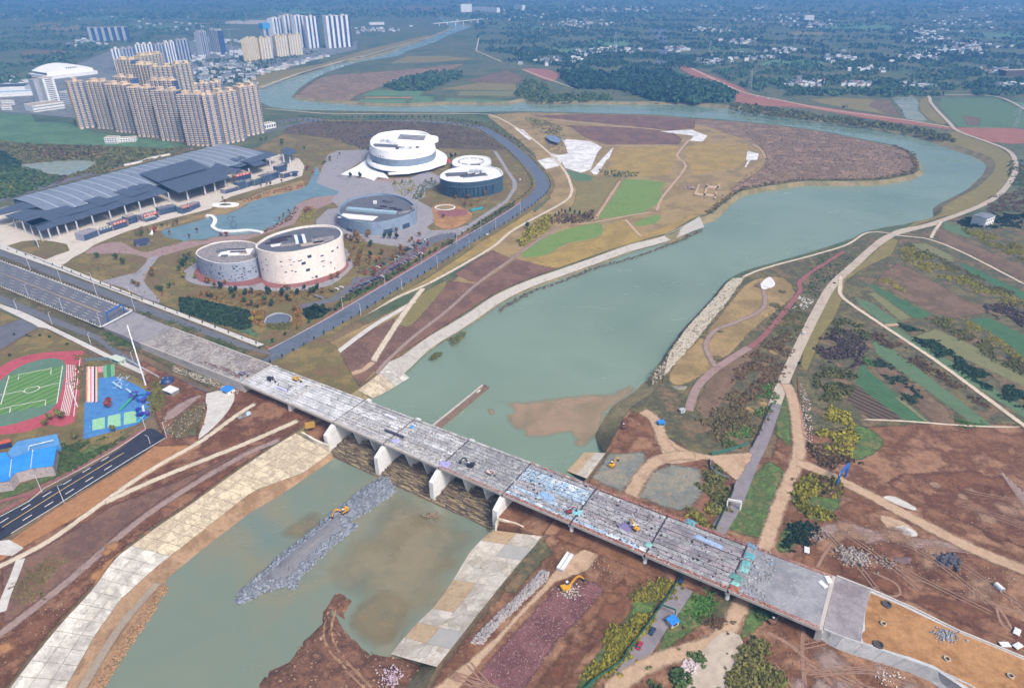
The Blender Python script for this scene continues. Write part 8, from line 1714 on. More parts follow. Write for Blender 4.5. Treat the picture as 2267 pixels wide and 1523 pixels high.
fence('i 300 105 295 150 330 190 400 220 430 245', 2.4, plain('fence_bluewhite', '9db4d0', .6), 'blue white site fence curving round the olive thicket', 2.5); fence('f 560 1440 600 1360 660 1220 690 1170', 2.2, plain('road_wall', '55585c', .8), 'dark wall along the lower levee road', 4)
fence('f 840 1010 855 1200 880 1400', 1.0, plain('safety_net_red', 'b04a58', .8), 'low red safety netting along the dirt road', 4); fence('q 945 560 960 180 965 100 1290 90', 2.5, plain('play_fence', '5f7680', .7), 'grey fence along the left side of the playground', 4)
fence('d 770 880 900 955 1000 1010', 1.8, M_steelw, 'white railing along the near side road', 3); fence('d 60 190 500 375 900 525', 1.2, plain('rail_grey', '8c9096', .6), 'low grey railing along the boulevard sidewalk', 6)
fence('m 1560 330 1760 290 1860 250 2150 190', 3.0, M_steelw, 'white hoarding behind the exhibition hall', 9)
# guard house, kiosks, tanks
def hut(p, w, d, h, wm, rm, label, rz=0., cat='hut', name='guard_house'):
 e = empty(name, (p.x, p.y, p.z), rz); mb = MB(); mb.box(-w / 2, w / 2, -d / 2, d / 2, 0, h); mb.build('wall', wm, e); mb = MB(); mb.box(-w / 2 - .4, w / 2 + .4, -d / 2 - .4, d / 2 + .4, h, h + .35); mb.build('roof', rm, e)
 mb = MB(); mb.box(-w * .3, w * .3, -d / 2 - .06, -d / 2 + .1, 1.0, h - .6); mb.build('window', M_glass, e); mb = MB(); mb.box(w / 2 - .1, w / 2 + .06, -.5, .5, 0, 2.1); mb.build('door', plain('hut_door', '7a6a5c', .6), e); return tag(e, label, cat)
M_bright = plain('bright_blue_sheet', '2f7fd0', .5)
hut(W(px('i 60 1125')[0]), 4.2, 3.6, 3.0, plain('hut_pink', 'c4b0a8', .7), M_bright, 'small guard house with a bright blue roof beside the green gate', .5)
hut(W(px('r 30 500')[0]), 7, 6, 3.0, M_steelw, M_bright, 'white tank shed with a blue band near the first pier', -.5); hut(W(px('q 1930 460')[0]), 9, 6, 3.2, plain('hut_grey', '7c8284', .7), M_steelw, 'white flat canopy shed by the near side road', -.5)
hut(W(px('q 1330 105')[0]), 12, 5, 3, plain('hut_teal', '9ab0a8', .7), plain('hut_roof_pale', 'b4c2b8', .7), 'pale rounded shed at the top of the playground', -.5); hut(W(px('e 2040 1300')[0]), 4, 3, 2.6, plain('hut_blue', '4a8fb0', .6), M_bright, 'tiny blue hut beside the curved dirt road', .2); hut(W(px('f 120 1220')[0]), 3, 2.5, 2.2, M_steelw, M_greyw, 'tiny white hut at the lower end of the pink path', .3)
hut(W(px('m 1790 1310')[0]), 14, 14, 4, plain('pav_wall', '6a6470', .7), plain('pav_roof', '3e3f5c', .6), 'square dark blue roofed pavilion on the lawn', .6, 'pavilion', 'pavilion')
# domed blue tank
p = W(px('q 1880 330')[0]); e = empty('storage_dome', (p.x, p.y, 0)); rr = [[Vector((5 * math.cos(b) * math.cos(a), 5 * math.cos(b) * math.sin(a), 4 * math.sin(b))) for a in [i * math.pi / 10 for i in range(20)]] for b in (0, .4, .8, 1.15, 1.5)]
loft(rr, 'shell', plain('dome_navy', '2a3c66', .4), e, True)
mb = MB()
for k in range(3): mb.bar((-3.6 + k * 2.4, -3.6, 1.4), (-1.6 + k * 1.6, -.6, 3.9), .5, .15)
mb.build('stripe', M_steelw, e); tag(e, 'navy dome tent with pale stripes beside the near side road', 'tent')
# cars
M_tyre = plain('tyre', '1e1e20', .8)
def car_proto(col, van=False):
 e = bpy.data.objects; ch = []
 mb = MB(); L, Wd = 4.5, 1.8
 prof = [(-2.25, .35), (-2.25, .85), (-1.3, .98), (1.2, .98), (2.2, .88), (2.25, .35)] if not van else [(-2.4, .35), (-2.4, 1.2), (1.7, 1.2), (2.4, .95), (2.4, .35)]
 n = len(prof); mb.add([(x, -Wd / 2, z) for x, z in prof] + [(x, Wd / 2, z) for x, z in prof], [tuple(range(n)), tuple(reversed(range(n, 2 * n)))] + [((k + 1) % n, k, k + n, (k + 1) % n + n) for k in range(n)])
 body = mb.mesh('body'); body.materials.append(plain('car_' + col, col, .3, var=.05, spec=.6))
 mb = MB(); a, b, t = (-1.7, 1.0, 1.48) if not van else (-2.35, 1.5, 2.0); bz = .97 if not van else 1.19
 mb.hexa([(a, -.82, bz), (b, -.82, bz), (b, .82, bz), (a, .82, bz)], [(a + .45, -.66, t), (b - .65, -.66, t), (b - .65, .66, t), (a + .45, .66, t)]); cab = mb.mesh('windows'); cab.materials.append(M_glass)
 mb = MB(); mb.hexa([(a + .43, -.68, t), (b - .63, -.68, t), (b - .63, .68, t), (a + .43, .68, t)], [(a + .6, -.6, t + .06), (b - .8, -.6, t + .06), (b - .8, .6, t + .06), (a + .6, .6, t + .06)]); rf = mb.mesh('roof'); rf.materials.append(MATS['car_' + col])
 return body, cab, rf
_wm = MB(); _n = 12
_wm.add([(.33 * math.cos(2 * math.pi * i / _n), -.11, .33 * math.sin(2 * math.pi * i / _n)) for i in range(_n)] + [(.33 * math.cos(2 * math.pi * i / _n), .11, .33 * math.sin(2 * math.pi * i / _n)) for i in range(_n)], [(i, (i + 1) % _n, (i + 1) % _n + _n, i + _n) for i in range(_n)] + [tuple(reversed(range(_n))), tuple(range(_n, 2 * _n))]); wheel_me = _wm.mesh('wheel'); wheel_me.materials.append(M_tyre)
CP = {}
cname = {'e0e2e4': 'white', '2a2c32': 'black', '2c3c58': 'navy', 'a43040': 'red', '8c9096': 'silver', '6a5a80': 'violet', 'b4b8bc': 'pale grey'}
def car(p, rz, col, label, group=None, van=False):
 if (col, van) not in CP: CP[(col, van)] = car_proto(col, van)
 b, c_, r_ = CP[(col, van)]; e = empty('car', (p.x, p.y, p.z), rz); link('body', b, None, e); link('windows', c_, None, e); link('roof', r_, None, e)
 for x in (-1.35, 1.4):
  for y in (-.82, .82): w_ = link('wheel', wheel_me, None, e); w_.location = (x, y, .33)
 return tag(e, label, 'car', group)
def hd(a, b): a, b = W(px(a)[0]), W(px(b)[0]); return math.atan2(b.y - a.y, b.x - a.x)
zc = .9
def cp(s): p = W(px(s)[0]); p.z = zc; return p
car(cp('h 1905 1270'), hd('h 1780 1500', 'h 1905 1270'), 'a43040', 'red car on the road below the bridge'); car(cp('h 1985 1180'), hd('h 1905 1330', 'h 2040 1120'), '2c3c58', 'dark blue car just ahead of the red car'); car(cp('h 2165 865'), hd('h 2040 1120', 'h 2240 820'), '2c3c58', 'dark teal car by the hoarding near the bridge')
car(cp('f 880 738'), hd('f 860 800', 'f 960 600'), 'e0e2e4', 'white car driving along the levee road'); car(cp('f 1710 90'), hd('f 1690 120', 'f 1740 40'), 'e0e2e4', 'white car on the short link road at the upper right'); car(cp('g -5 550'), hd('g 0 540', 'g 100 480'), '2a2c32', 'black car at the left end of the new road'); car(cp('c 30 395'), .2, 'e0e2e4', 'white car at the start of the red embankment')
R = random.Random(4); pa = hd('e 120 440', 'e 600 190'); cols = ['e0e2e4', 'e0e2e4', '2a2c32', '8c9096', '2c3c58', 'b4b8bc', 'a43040', '6a5a80']
for tr, n, where in (('e 235 345 310 300', 5, 'in the upper bays by the rust trees'), ('e 370 270 395 255', 2, 'in the gap of the upper bays'), ('e 445 215 580 150', 9, 'in the upper bays near the exit'), ('e 130 455 320 370', 10, 'in the lower bays left of the gap'), ('e 360 335 540 235', 10, 'in the lower bays near the exit'), ('p 1700 1010 1760 1030', 2, 'in front of the pale drum'), ('p 1900 945 2020 900', 3, 'beside the kerb right of the pale drum'), ('p 2140 945 2250 910', 2, 'at the drum end of the car park')):
 q0, q1 = [W(q_) for q_ in px(tr)]
 for k in range(n):
  p = q0.lerp(q1, k / max(1, n - 1)); p.z = zc; col = R.choice(cols); car(p, pa + math.pi / 2 + R.uniform(-.1, .1), col, f'{cname[col]} car parked {where}', f'cars parked {where}')
for s_, col, lb in (('o 1735 1180', '8c9096', 'silver car parked beside the riverside planting'), ('o 1250 570', '2a2c32', 'black car behind the theatre garden'), ('o 1240 1360', 'e0e2e4', 'white car at the car park exit'), ('b 1160 1130', 'e0e2e4', 'white van parked by the curved drive'), ('e 955 118', 'e0e2e4', 'white car on the riverside road'), ('j 1650 985', 'e0e2e4', 'white car in front of the beige towers, left'), ('j 1720 970', 'e0e2e4', 'white car in front of the beige towers, right'), ('c 590 607', 'e0e2e4', 'white truck on the red embankment, left'), ('c 660 622', 'e0e2e4', 'white truck on the red embankment, right')):
 car(cp(s_), pa if s_[0] != 'c' else -.2, col, lb, van='van' in lb or 'truck' in lb)
# excavators
M_yel = plain('machine_yellow', 'c8962e', .5); M_dkm = plain('machine_dark', '33353c', .6)
def excavator(p, rz, reach, label, body=M_yel, sc=1.0, turn=0.):
 e = empty('excavator', (p.x, p.y, p.z), rz); e.scale = (sc * .8,) * 3
 for y in (-1.15, 1.15):
  mb = MB(); prof = [(-1.9, .35), (-1.6, 0), (1.6, 0), (1.9, .35), (1.9, .55), (1.6, .85), (-1.6, .85), (-1.9, .55)]; n = 8
  mb.add([(x, y - .3, z) for x, z in prof] + [(x, y + .3, z) for x, z in prof], [tuple(range(n)), tuple(reversed(range(n, 2 * n)))] + [((k + 1) % n, k, k + n, (k + 1) % n + n) for k in range(n)]); mb.build('track', M_dkm, e)
 mb = MB(); mb.box(-2.3, 1.5, -1.3, 1.3, 1.0, 1.9); mb.box(-2.5, -1.2, -1.3, 1.3, 1.2, 2.4); mb.build('upper_body', body, e)
 mb = MB(); mb.hexa([(.1, .25, 1.9), (1.55, .25, 1.9), (1.55, 1.3, 1.9), (.1, 1.3, 1.9)], [(.2, .3, 3.1), (1.2, .3, 3.1), (1.2, 1.25, 3.1), (.2, 1.25, 3.1)]); mb.build('cab', M_glass, e); mb = MB(); mb.box(.15, 1.25, .28, 1.28, 3.1, 3.2); mb.build('cab_roof', M_steelw, e)
 mb = MB(); mb.bar((1.0, -.3, 1.7), (1.0 + reach * .45, -.3, 4.6), .55, .7); mb.bar((1 + reach * .45, -.3, 4.6), (1 + reach * .72, -.3, 4.2), .5, .6); mb.build('boom', body, e)
 mb = MB(); mb.bar((1 + reach * .70, -.3, 4.3), (1 + reach, -.3, 1.4), .4, .45); mb.build('stick', body, e)
 mb = MB(); x = 1 + reach; mb.hexa([(x - .9, -.9, .3), (x + .2, -.9, .1), (x + .2, .3, .1), (x - .9, .3, .3)], [(x - .5, -.9, 1.2), (x + .4, -.9, 1.5), (x + .4, .3, 1.5), (x - .5, .3, 1.2)]); mb.build('bucket', M_dkm, e)
 mb = MB(); mb.bar((1.3, -.3, 1.4), (1.2 + reach * .3, -.3, 3.4), .16); mb.build('ram', M_steelw, e); return tag(e, label, 'excavator')
dp = W(px('h 60 420')[0], WDN + 2.6); dp.z = hs(dp) + .1
excavator(dp, 3.9, 6, 'yellow excavator on the grey rock dam', sc=1.35); excavator(W(px('h 1450 905')[0]), .55, 7.5, 'yellow excavator with its arm stretched out on the red gravel', sc=1.5)
excavator(W(px('h 1735 140')[0]), .9, 6, 'small excavator on the grey ground above the bridge', sc=1.2); excavator(W(px('r 880 350')[0], DZ) + Vector((0, 0, .15)), -.5, 4.5, 'yellow excavator on the first bare girders', sc=1.15); excavator(W(px('r 560 350')[0], DZ) + Vector((0, 0, .15)), -.6, 5, 'dark excavator on the first bare girders', M_dkm, 1.2)
excavator(W(px('s 1250 745')[0], DZ) + Vector((0, 0, .2)), 2.8, 5.5, 'dark excavator among the cracked girders', M_dkm, 1.3); excavator(W(px('t 1160 690')[0], DZ) + Vector((0, 0, .2)), 2.2, 4.5, 'small yellow excavator by the violet tarpaulin', sc=1.15); excavator(W(px('s 1490 840')[0], DZ) + Vector((0, 0, .2)), -.5, 4, 'small white and red excavator near the blue girders', plain('machine_white', 'c9b4b0', .5), .95)
excavator(W(px('t 340 480')[0], DZ) + Vector((0, 0, .2)), .3, 4.5, 'red excavator at the downstream edge of the white girders', plain('machine_red', '8c3840', .5), .95); excavator(W(px('e 1810 1320')[0]), 1.2, 6, 'dark excavator on the brown spoil by the river', plain('machine_brown', '6c4a3a', .7), 1.2); excavator(W(px('c 1130 672')[0]), .3, 6, 'excavator on the far field by the red embankment', M_dkm, 1.6)
excavator(W(px('u 850 1290')[0]), .4, 5, 'rusty machine under the right end of the bridge', plain('machine_rust', '7a5848', .8), 1.1)
p = W(px('r 210 285')[0], 7.6); excavator(p + Vector((0, 0, .2)), -.4, 4.5, 'violet grey broken machine at the end of the approach viaduct', plain('machine_violet', '77708c', .6), 1.15)
# yellow timber or plate stack under the deck, concrete blocks, pipe
p = W(px('r 1050 930')[0]); e = empty('formwork_stack', (p.x, p.y, 0), .3)
for k in range(2):
 mb = MB(); mb.box(-3.2, 3.2, -1.6 + k * 3.4, 1.4 + k * 3.4, 0, .8); mb.build('board_pack', plain('ply_yellow', 'a8843c', .8), e)
tag(e, 'two yellow board packs on the soil under the left span', 'boards')
p = W(px('t 285 1110')[0]); e = empty('precast_block', (p.x, p.y, 0), 1.05); mb = MB(); mb.box(-6.2, 6.2, -1.9, 1.9, 0, 1.6); mb.build('base', M_greyw, e)
for y in (-1.05, 1.05): mb = MB(); mb.box(-6.0, 6.0, y - .75, y + .75, 1.6, 2.1); mb.build('rib', M_rpale, e)
tag(e, 'long pale precast concrete block beside the haul track', 'block')
p = W(px('r 240 810')[0]); e = empty('loaded_trailer', (p.x, p.y, .4), .75); mb = MB(); mb.box(-4.5, 4.5, -1.6, 1.6, .6, 1.1); mb.build('bed', M_rgrav, e); mb = MB(); mb.hexa([(1, -1.4, 1.1), (4.2, -1.4, 1.1), (4.2, 1.4, 1.1), (1, 1.4, 1.1)], [(1.5, -.9, 2.6), (3.7, -.9, 2.8), (3.7, .9, 2.6), (1.5, .9, 2.7)]); mb.build('tarp_load', plain('tarp_pale_blue', '9fb8d0', .6), e)
for x in (-3, -1.5, 2.5):
 for y in (-1.5, 1.5): w_ = link('wheel', wheel_me, None, e); w_.location = (x, y, .3)
tag(e, 'flat trailer with a pale blue tarp load left of the first pier', 'trailer')
p = W(px('i 2095 905')[0]); e = empty('concrete_pipe', (p.x, p.y, 0), .3); n = 16
loft([[Vector((r_ * math.cos(a), y, 1.4 + r_ * math.sin(a))) for a in [i * 2 * math.pi / n for i in range(n)]] for r_, y in ((1.05, -2), (1.4, -2), (1.4, 2), (1.05, 2), (1.05, -2))], 'shell', M_steelw, e, smooth_=False); tag(e, 'white concrete pipe section standing on the brown earth', 'pipe')
for k, s_ in enumerate(('i 2137 1250', 'i 2217 1258', 'i 2212 1170', 'i 900 660', 'i 1035 845', 'i 1000 875')):
 zz = DZ + .1 if k > 3 else 1.1; p = W(px(s_)[0], zz); mb = MB(); mb.box(-2.2, 2.2, -1.3, 1.3, 0, .25); mb.box(-2.0, 2.0, -1.1, 1.1, .25, .4); o = mb.build('board_sheet', M_steelw); o.location = p; o.rotation_euler = (0, 0, .4 * k); tag(o, ['white board lying right of the embankment, left one', 'white board lying right of the embankment, right one', 'white board above the other two boards', 'pale board near the upstream deck edge', 'white board on the worn deck, upper one', 'white board on the worn deck, lower one'][k], 'board')
# lake: curved footbridge, ring sculpture, oval terrace, board
cl = line('n 885 1013 950 1015 1000 1055 992 1110 970 1150 1040 1195 1180 1208 1400 1195 1500 1205 1592 1222', .9, 6); e = empty('footbridge', (0, 0, 0)); Lp, Rp = ribbon_pts(cl, 4.2)
mb = MB()
for i in range(len(cl) - 1): f = lambda p, z: Vector((p.x, p.y, z)); mb.hexa([f(Rp[i], .5), f(Rp[i + 1], .5), f(Lp[i + 1], .5), f(Lp[i], .5)], [f(Rp[i], 1.1), f(Rp[i + 1], 1.1), f(Lp[i + 1], 1.1), f(Lp[i], 1.1)])
mb.build('deck', M_tw, e)
for side in (Lp, Rp):
 mb = MB()
 for i in range(len(cl) - 1): mb.bar(f(side[i], 1.7), f(side[i + 1], 1.7), .25, 1.1)
 mb.build('rail', M_steelw, e)
tag(e, 'curving white footbridge across the lake', 'footbridge')
e = empty('ring_sculpture', W(px('n 1240 1165')[0])); e.location.z = .8
for k, (x, z, r_) in enumerate(((0, 3.6, 3.4), (-2.5, 10.5, 3.0), (2.2, 10.5, 2.6))):
 n = 22; loft([[Vector((x + (r_ + .22 * math.cos(b)) * math.cos(a), .22 * math.sin(b), z + (r_ + .22 * math.cos(b)) * math.sin(a))) for b in [j * math.pi / 3 for j in range(6)]] for a in [i * 2 * math.pi / n * (1 if k == 0 else .72) + (0 if k == 0 else .9) for i in range(n + 1)]], 'ring', M_dkm, e)
mb = MB(); mb.cyl((0, 0), 1.6, 1.4, -.6, .3, 12); mb.build('plinth', plain('plinth_blue', '4a6a9c', .6), e); tag(e, 'dark looping ring sculpture standing in the lake', 'sculpture')
oc = W(px('n 1130 880')[0]); e = empty('oval_terrace', (oc.x, oc.y, 0)); ov = lambda k: [Vector((17 * k * math.cos(a), 9.5 * k * math.sin(a), 0)) for a in [i * math.pi / 16 for i in range(32)]]
mb = MB(); mb.prism(ov(1), 0, 1.2); mb.build('slab', M_tw, e); mb = MB(); mb.prism(ov(.45), 1.2, 1.5); mb.build('planting_bed', M['lawn'], e); tag(e, 'white oval terrace with a planted middle by the lake', 'terrace')
tree('bare', Vector((oc.x, oc.y, 1.4)), 'bare tree in the middle of the oval terrace', 'terrace tree', 1.3)
p = W(px('m 470 1340')[0]); e = empty('notice_board', (p.x, p.y, 0), -.75); mb = MB(); mb.box(-5.5, 5.5, -.3, .3, .6, 7.5); mb.build('frame', M_steelw, e); mb = MB(); mb.box(-5, 5, -.36, -.3, 1, 7.1); mb.build('face', plain('board_face', '5c6472', .5), e); tag(e, 'big leaning notice board in a white frame on the lawn', 'board')
p = W(px('m 1905 1200')[0]); e = empty('bird_statue', (p.x, p.y, 0)); rr = [[Vector((s_ * math.cos(a) + o_, s_ * .7 * math.sin(a), z)) for a in [i * math.pi / 5 for i in range(10)]] for z, s_, o_ in ((0, .8, 0), (1, 1.7, 0), (2.6, 2.0, .3), (4, 1.3, .9), (5, .7, 1.4), (5.8, .8, 1.6), (6.4, .3, 1.9))]; loft(rr, 'body', M_tw, e, True)
mb = MB(); mb.hexa([(-3.2, -.5, 1), (-1.2, -.5, 1.2), (-1.2, .5, 1.2), (-3.2, .5, 1)], [(-3.0, -.4, 1.3), (-1.0, -.4, 2.6), (-1.0, .4, 2.6), (-3.0, .4, 1.3)]); mb.build('tail', M_tw, e); tag(e, 'white bird like statue by the pink garden', 'statue')
p = W(px('o 1510 462')[0]); e = empty('red_dome', (p.x, p.y, 0)); loft([[Vector((4 * math.cos(b) * math.cos(a), 4 * math.cos(b) * math.sin(a), 4.4 * math.sin(b) + .4)) for a in [i * math.pi / 8 for i in range(16)]] for b in (-.1, .3, .7, 1.1, 1.5)], 'shell', plain('dome_red', 'b03040', .5), e, True); mb = MB(); mb.cyl((0, 0), 4.4, 4.2, 0, .5, 16); mb.build('base', M_greyw, e); tag(e, 'small red dome between theatre and dark teal drum', 'dome')
e = empty('play_ring', W(px('o 1470 985')[0])); loft([[Vector((r_ * math.cos(a), r_ * .8 * math.sin(a), z)) for a in [i * math.pi / 12 for i in range(24)]] for r_, z in ((13, 0), (13, .8), (11.5, .8), (11.5, .2))], 'rim', M_rpale, e, smooth_=False); mb = MB(); mb.prism([Vector((11.3 * math.cos(a), 9 * math.sin(a), 0)) for a in [i * math.pi / 12 for i in range(24)]], 0, .3); mb.build('floor', M['soil_tan'], e); tag(e, 'round pale play ring on the orange ground', 'play ring'); e.location.z = .5
p = W(px('o 1830 1010')[0]); mb = MB(); mb.hexa([(-9, -3, .4), (9, -1, .4), (9, 2, .4), (-9, 2, .4)], [(-8, -2.5, 2), (9, -.8, 2.6), (9, 1.6, 2.6), (-8, 1.6, 2)]); o = mb.build('teal_canopy', plain('canopy_teal', '2f8a96', .6)); o.location = (p.x, p.y, .5); o.rotation_euler = (0, 0, .5); tag(o, 'teal wedge canopy beside the play ring', 'canopy')
# oval sunken court rim, leaf plaza, membrane pavilion
e = empty('court_wall', (0, 0, 0)); pts = smooth(poly('p 1050 1330 1090 1260 1200 1215 1320 1225 1395 1270 1380 1310', .6), 4); mb = MB()
for a, b in zip(pts[:-1], pts[1:]): mb.bar(a, b, .7, 1.4)
mb.build('wall', M_greyw, e); tag(e, 'curved grey rim wall round the oval court', 'wall')
e = empty('membrane_pavilion', (0, 0, 0)); mb = MB(); a = poly('b 1320 845 1380 850 1415 870 1400 895 1350 880 1330 865', 5); mb.prism(a, 4.4, 5); mb.build('roof', plain('pav_bluegrey', '6f809c', .5), e); mb = MB()
for k in range(60):
 q_ = W(px(f'b {rng.uniform(1330, 1440)} {rng.uniform(870, 955)}')[0]); mb.bar(q_ + Vector((0, 0, .2)), q_ + Vector((rng.uniform(-5, 5), rng.uniform(-5, 5), rng.uniform(.5, 3))), .35)
mb.build('timber_frame', plain('frame_brown', '54483e', .8), e); tag(e, 'collapsed looking timber pavilion beside the white membrane', 'pavilion')
e = empty('excavated_ruin', (0, 0, 0))
for k, tr in enumerate(('c 195 1215 225 1150 232 1152 205 1220', 'c 210 1205 260 1215 260 1225 208 1218', 'c 255 1225 275 1150 285 1152 265 1228', 'c 270 1160 355 1165 355 1178 270 1172', 'c 260 1210 335 1218 335 1228 258 1222', 'c 318 1240 330 1200 340 1202 330 1245', 'c 335 1178 350 1150 358 1152 345 1185')):
 mb = MB(); mb.prism(poly(tr, 1.0), 0, 1.4); mb.build('wall_stub', plain('ruin_tan', 'b49c84', .9), e)
tag(e, 'tan grid of low walls near the river bend', 'ruin')
p = W(px('c 180 1180')[0]); rocks('boulder_heap', [Vector((p.x + rng.gauss(0, 3), p.y + rng.gauss(0, 4), abs(rng.gauss(0, 1)))) for k in range(90)], .6, 1.6, plain('boulder_pink', '9a8680', .9), .8, None, 'pinkish boulder heap beside the tan wall grid', 'boulders')
# school: blue roofed block, sheds, play structures
sb = empty('school_block', (0, 0, 0)); rp_ = poly('q -120 1150 60 1120 120 1195 370 1100 640 1050 600 1270 340 1302 170 1350 95 1440 -120 1470', 8.0)
mb = MB(); mb.prism(rp_, 7.6, 8.0); mb.build('blue_roof', mat('school_roof', ['2f84d8', '3a90e2', '2a78c8'], size=16, fine=1.2, contrast=.06, rough_=.5), sb); c_ = sum(rp_, Vector()) / len(rp_); mb = MB(); mb.prism([c_ + (p - c_) * .96 for p in rp_], 0, 7.6, top=False); mb.build('wall', mat('school_wall', ['8c8488', 'a8a0a4', '70686e'], size=3, fine=1, contrast=.25), sb)
mb = MB(); mb.prism(poly('q 190 1000 640 915 672 1020 640 1045 370 1095 120 1190 80 1130', 5.5), 0, 5.5); mb.build('flat_roof_wing', mat('school_flat', ['4f86bc', '5c92c6', '457aae'], size=8, fine=1, contrast=.12), sb)
mb = MB(); mb.bar(Wz('q 320 1100', 8.3), Wz('q 330 1050', 8.3), .35); mb.bar(Wz('q 330 1050', 8.3), Wz('q 600 985', 8.3), .35); mb.bar(Wz('q 130 1200', 8.4), Wz('q 108 1400', 8.4), .3); mb.bar(Wz('q 370 1090', 8.4), Wz('q 345 1300', 8.4), .3); mb.build('roof_seam', M_steelw, sb)
F = Fr(Wz('q 140 1440', 0), Wz('q 600 1350', 0)); mb = MB()
for k in range(9): F.box(mb, F.L * (k + .15) / 9, F.L * (k + .8) / 9, -1.2, .3, 2.0, 4.6)
mb.build('window_row', M_glass, sb); tag(sb, 'school block with a bright blue roof at the left edge', 'school')
sd = empty('shed', (0, 0, 0)); mb = MB(); mb.prism(poly('q -80 1010 110 965 120 1000 -80 1050', 4.0), 3.6, 4.0); mb.build('red_roof', plain('roof_coral', 'b85a48', .6), sd); mb = MB(); mb.prism(poly('q -80 1080 130 1040 118 1005 -80 1055', 2), 0, 3.5); mb.build('wall', plain('shed_navy', '26305a', .7), sd); tag(sd, 'small shed with a coral red roof above the blue school block', 'shed')
PS = empty('play_structure', (0, 0, 0))
for k in range(16):
 q_ = W(px(f'q {rng.uniform(1500, 1670)} {rng.uniform(440, 740)}')[0]); q_.z = .6; col = rng.choice(('2a4a9c', '4a4090', '2f7a8a', '24308a', '3a78b4')); h = rng.uniform(1.5, 4); mb = MB(); mb.box(q_.x - 1, q_.x + 1, q_.y - 1, q_.y + 1, 0, h)
 mb.add([(q_.x - 1.6, q_.y - 1.6, h), (q_.x + 1.6, q_.y - 1.6, h), (q_.x + 1.6, q_.y + 1.6, h), (q_.x - 1.6, q_.y + 1.6, h), (q_.x, q_.y, h + 1.6)], [(0, 1, 4), (1, 2, 4), (2, 3, 4), (3, 0, 4)]); mb.build('play_tower', plain('play_' + col, col, .5), PS)
for a, b, col in (('q 1270 345', 'q 1375 435', 'a8c4e0'), ('q 1420 420', 'q 1520 510', 'a8c4e0'), ('q 1350 660', 'q 1500 540', '3aa07a'), ('q 1610 610', 'q 1625 700', 'd8d8d8'), ('q 1550 800', 'q 1640 740', '3aa0b4')):
 mb = MB(); a, b = W(px(a)[0]), W(px(b)[0]); mb.bar(a + Vector((0, 0, 1)), b + Vector((0, 0, 2.6)), 1.3, .35); mb.build('slide', plain('slide_' + col, col, .5), PS)
tag(PS, 'blue and violet climbing towers with slides on the playground', 'playground')
p = W(px('q 1225 625')[0]); tree('red', p, 'pink blossoming tree alone on the blue playground', 'playground tree', 1.5)
wf = empty('net_frame', (0, 0, 0)); mb = MB()
for k in range(40):
 a = W(px(f'q {rng.uniform(1310, 1440)} {rng.uniform(290, 400)}')[0]); mb.bar(a + Vector((0, 0, .6)), a + Vector((rng.uniform(-3, 3), rng.uniform(-3, 3), rng.uniform(.6, 3))), .22)
mb.build('frame', plain('frame_paleblue', 'a4bede', .5), wf); tag(wf, 'tangle of pale blue climbing bars at the top of the playground', 'climbing frame')
# pylons
def pylon(s_, ty, lab):
 b = W(px(s_)[0]); h = up_from(b, ty); e = empty('power_pylon', (b.x, b.y, 0)); w = h * .1; mb = MB()
 for sx in (-1, 1):
  for sy in (-1, 1): mb.bar((sx * w, sy * w, 0), (sx * w * .15, sy * w * .15, h), .5)
 mb.build('legs', M_greyw, e); mb = MB()
 for zf in (.7, .82, .93): mb.bar((-h * .16, 0, h * zf), (h * .16, 0, h * zf), .5)
 mb.build('arms', M_greyw, e); mb = MB()
 for k in range(6): z0, z1 = h * k / 6, h * (k + 1) / 6; w0, w1 = w * (1 - .85 * k / 6), w * (1 - .85 * (k + 1) / 6); mb.bar((-w0, -w0, z0), (w1, -w1, z1), .35); mb.bar((w0, -w0, z0), (-w1, -w1, z1), .35)
 mb.build('bracing', M_greyw, e); tag(e, lab, 'pylon')
pylon('c 540 565', px('c 540 440')[0][1], 'power pylon behind the red embankment'); pylon('c 2190 800', px('c 2215 650')[0][1], 'power pylon at the right edge beside the levee'); pylon('c 290 345', px('c 290 255')[0][1], 'far power pylon above the new road'); pylon('b 1750 330', px('b 1755 200')[0][1], 'far power pylon left of the new road'); pylon('c 820 290', px('c 820 215')[0][1], 'far power pylon among the right villages')
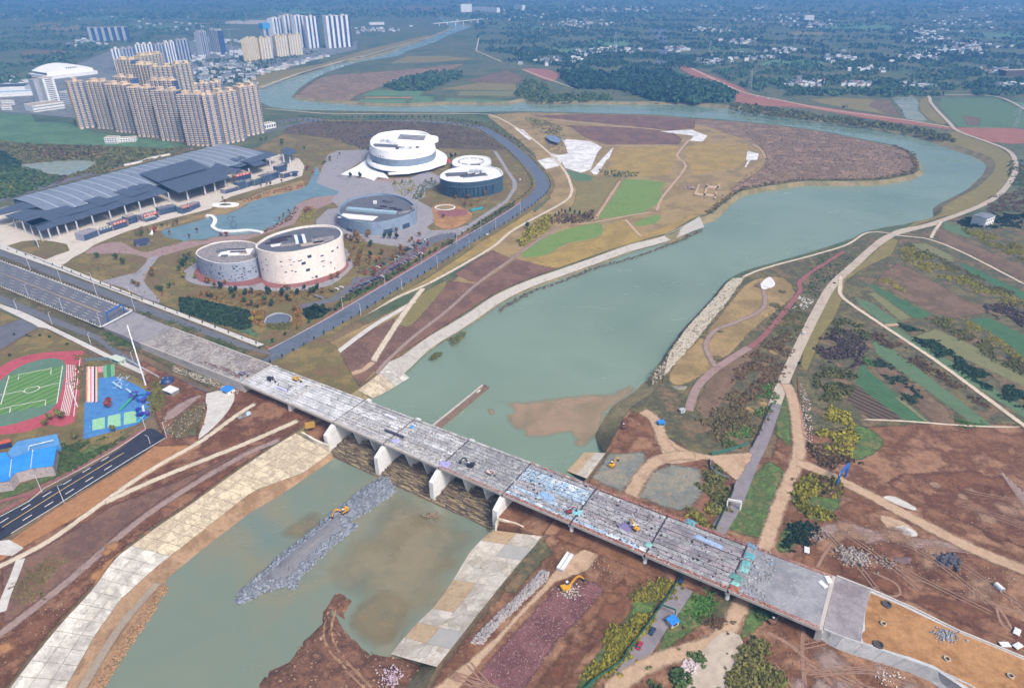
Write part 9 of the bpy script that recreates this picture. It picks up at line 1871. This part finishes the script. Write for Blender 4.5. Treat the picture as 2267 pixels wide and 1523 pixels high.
# scattered litter, clods and stones on the bare earth
for nm, tr, n, lo, hi, col, lb in (('litter', 'i 640 1170 1000 1200 1600 1460 1700 1560 700 1560', 150, .12, .45, '8a7664', 'clods and stones on the earth below the retaining wall'), ('litter', 'i 1000 560 1300 500 2000 680 2256 840 2256 1050 1600 860 1200 700', 420, .12, .6, '8c7866', 'clods and stones on the brown earth right of the bridge'), ('litter', 'i 1400 200 2256 250 2256 640 1800 460', 180, .12, .45, '8c7866', 'stones on the dark earth at the right edge'), ('litter', 'g 0 1250 400 900 800 560 1200 400 900 560 560 900 300 1180 0 1480', 200, .12, .4, '8c7a6c', 'pale stones on the left works slope'), ('litter', 'h 1320 600 1700 640 1900 760 1750 880 1560 820 1650 620', 300, .12, .5, '8c7a6a', 'broken stone under the downstream deck edge'), ('litter', 'h 1385 880 1620 850 1700 900 1400 1250 1190 1560 800 1560', 800, .1, .38, '8e7672', 'pale chips over the red gravel'), ('litter', 'f 850 1010 920 1150 940 1400 880 1480 870 1200', 240, .2, .6, 'b8a8a4', 'pale litter beside the dirt road'), ('litter', 'e 0 1000 330 900 700 600 900 420 800 440 500 600 100 880', 160, .15, .4, 'b0a298', 'pale stones on the brown bank slope'), ('litter', 'f 815 490 950 520 920 560 860 590 800 590 790 570 880 540', 160, .25, .7, 'd4d4d2', 'white stones round the small green patch'), ('litter', 'i 130 1340 240 1330 200 1450 100 1520', 200, .3, .9, 'b4a8ac', 'mixed white and red rubbish heap by the yard'), ('litter', 'd 1000 1330 1290 1150 1280 1240 1100 1400', 300, .15, .5, '9a9288', 'rubble by the broken end of the new road'), ('litter', 'd 1080 930 1500 1080 1480 1110 1080 970', 380, .2, .8, '9c968e', 'rubble fallen below the approach viaduct')):
 rocks(nm, ps(tr, n, .55), lo, hi, plain('litter_' + col, col, .9, var=.3), .6, None, lb, 'stones')
# ------------------------------------------------------------------ haze: one closed box of even air round everything
hm = bpy.data.materials.new('haze'); hm.use_nodes = True; hn = hm.node_tree; hn.nodes.clear()
pv = hn.nodes.new('ShaderNodeVolumePrincipled'); ho = hn.nodes.new('ShaderNodeOutputMaterial')
pv.inputs['Color'].default_value = (0.17, 0.45, 0.97, 1); pv.inputs['Density'].default_value = HAZE_DENSITY; pv.inputs['Anisotropy'].default_value = 0.0
hn.links.new(pv.outputs[0], ho.inputs['Volume'])
hb = MB(); hb.box(-14000, 14000, -300, 18000, -14, 285)
haze = tag(hb.build('haze', hm), kind='stuff', label='pale blue air haze over the whole valley', cat='haze')
S.cycles.volume_max_steps = 64; S.cycles.volume_bounces = 0; S.cycles.max_bounces = 6; S.cycles.diffuse_bounces = 2; S.cycles.glossy_bounces = 2
S.cycles.transparent_max_bounces = 48; S.cycles.use_denoising = True
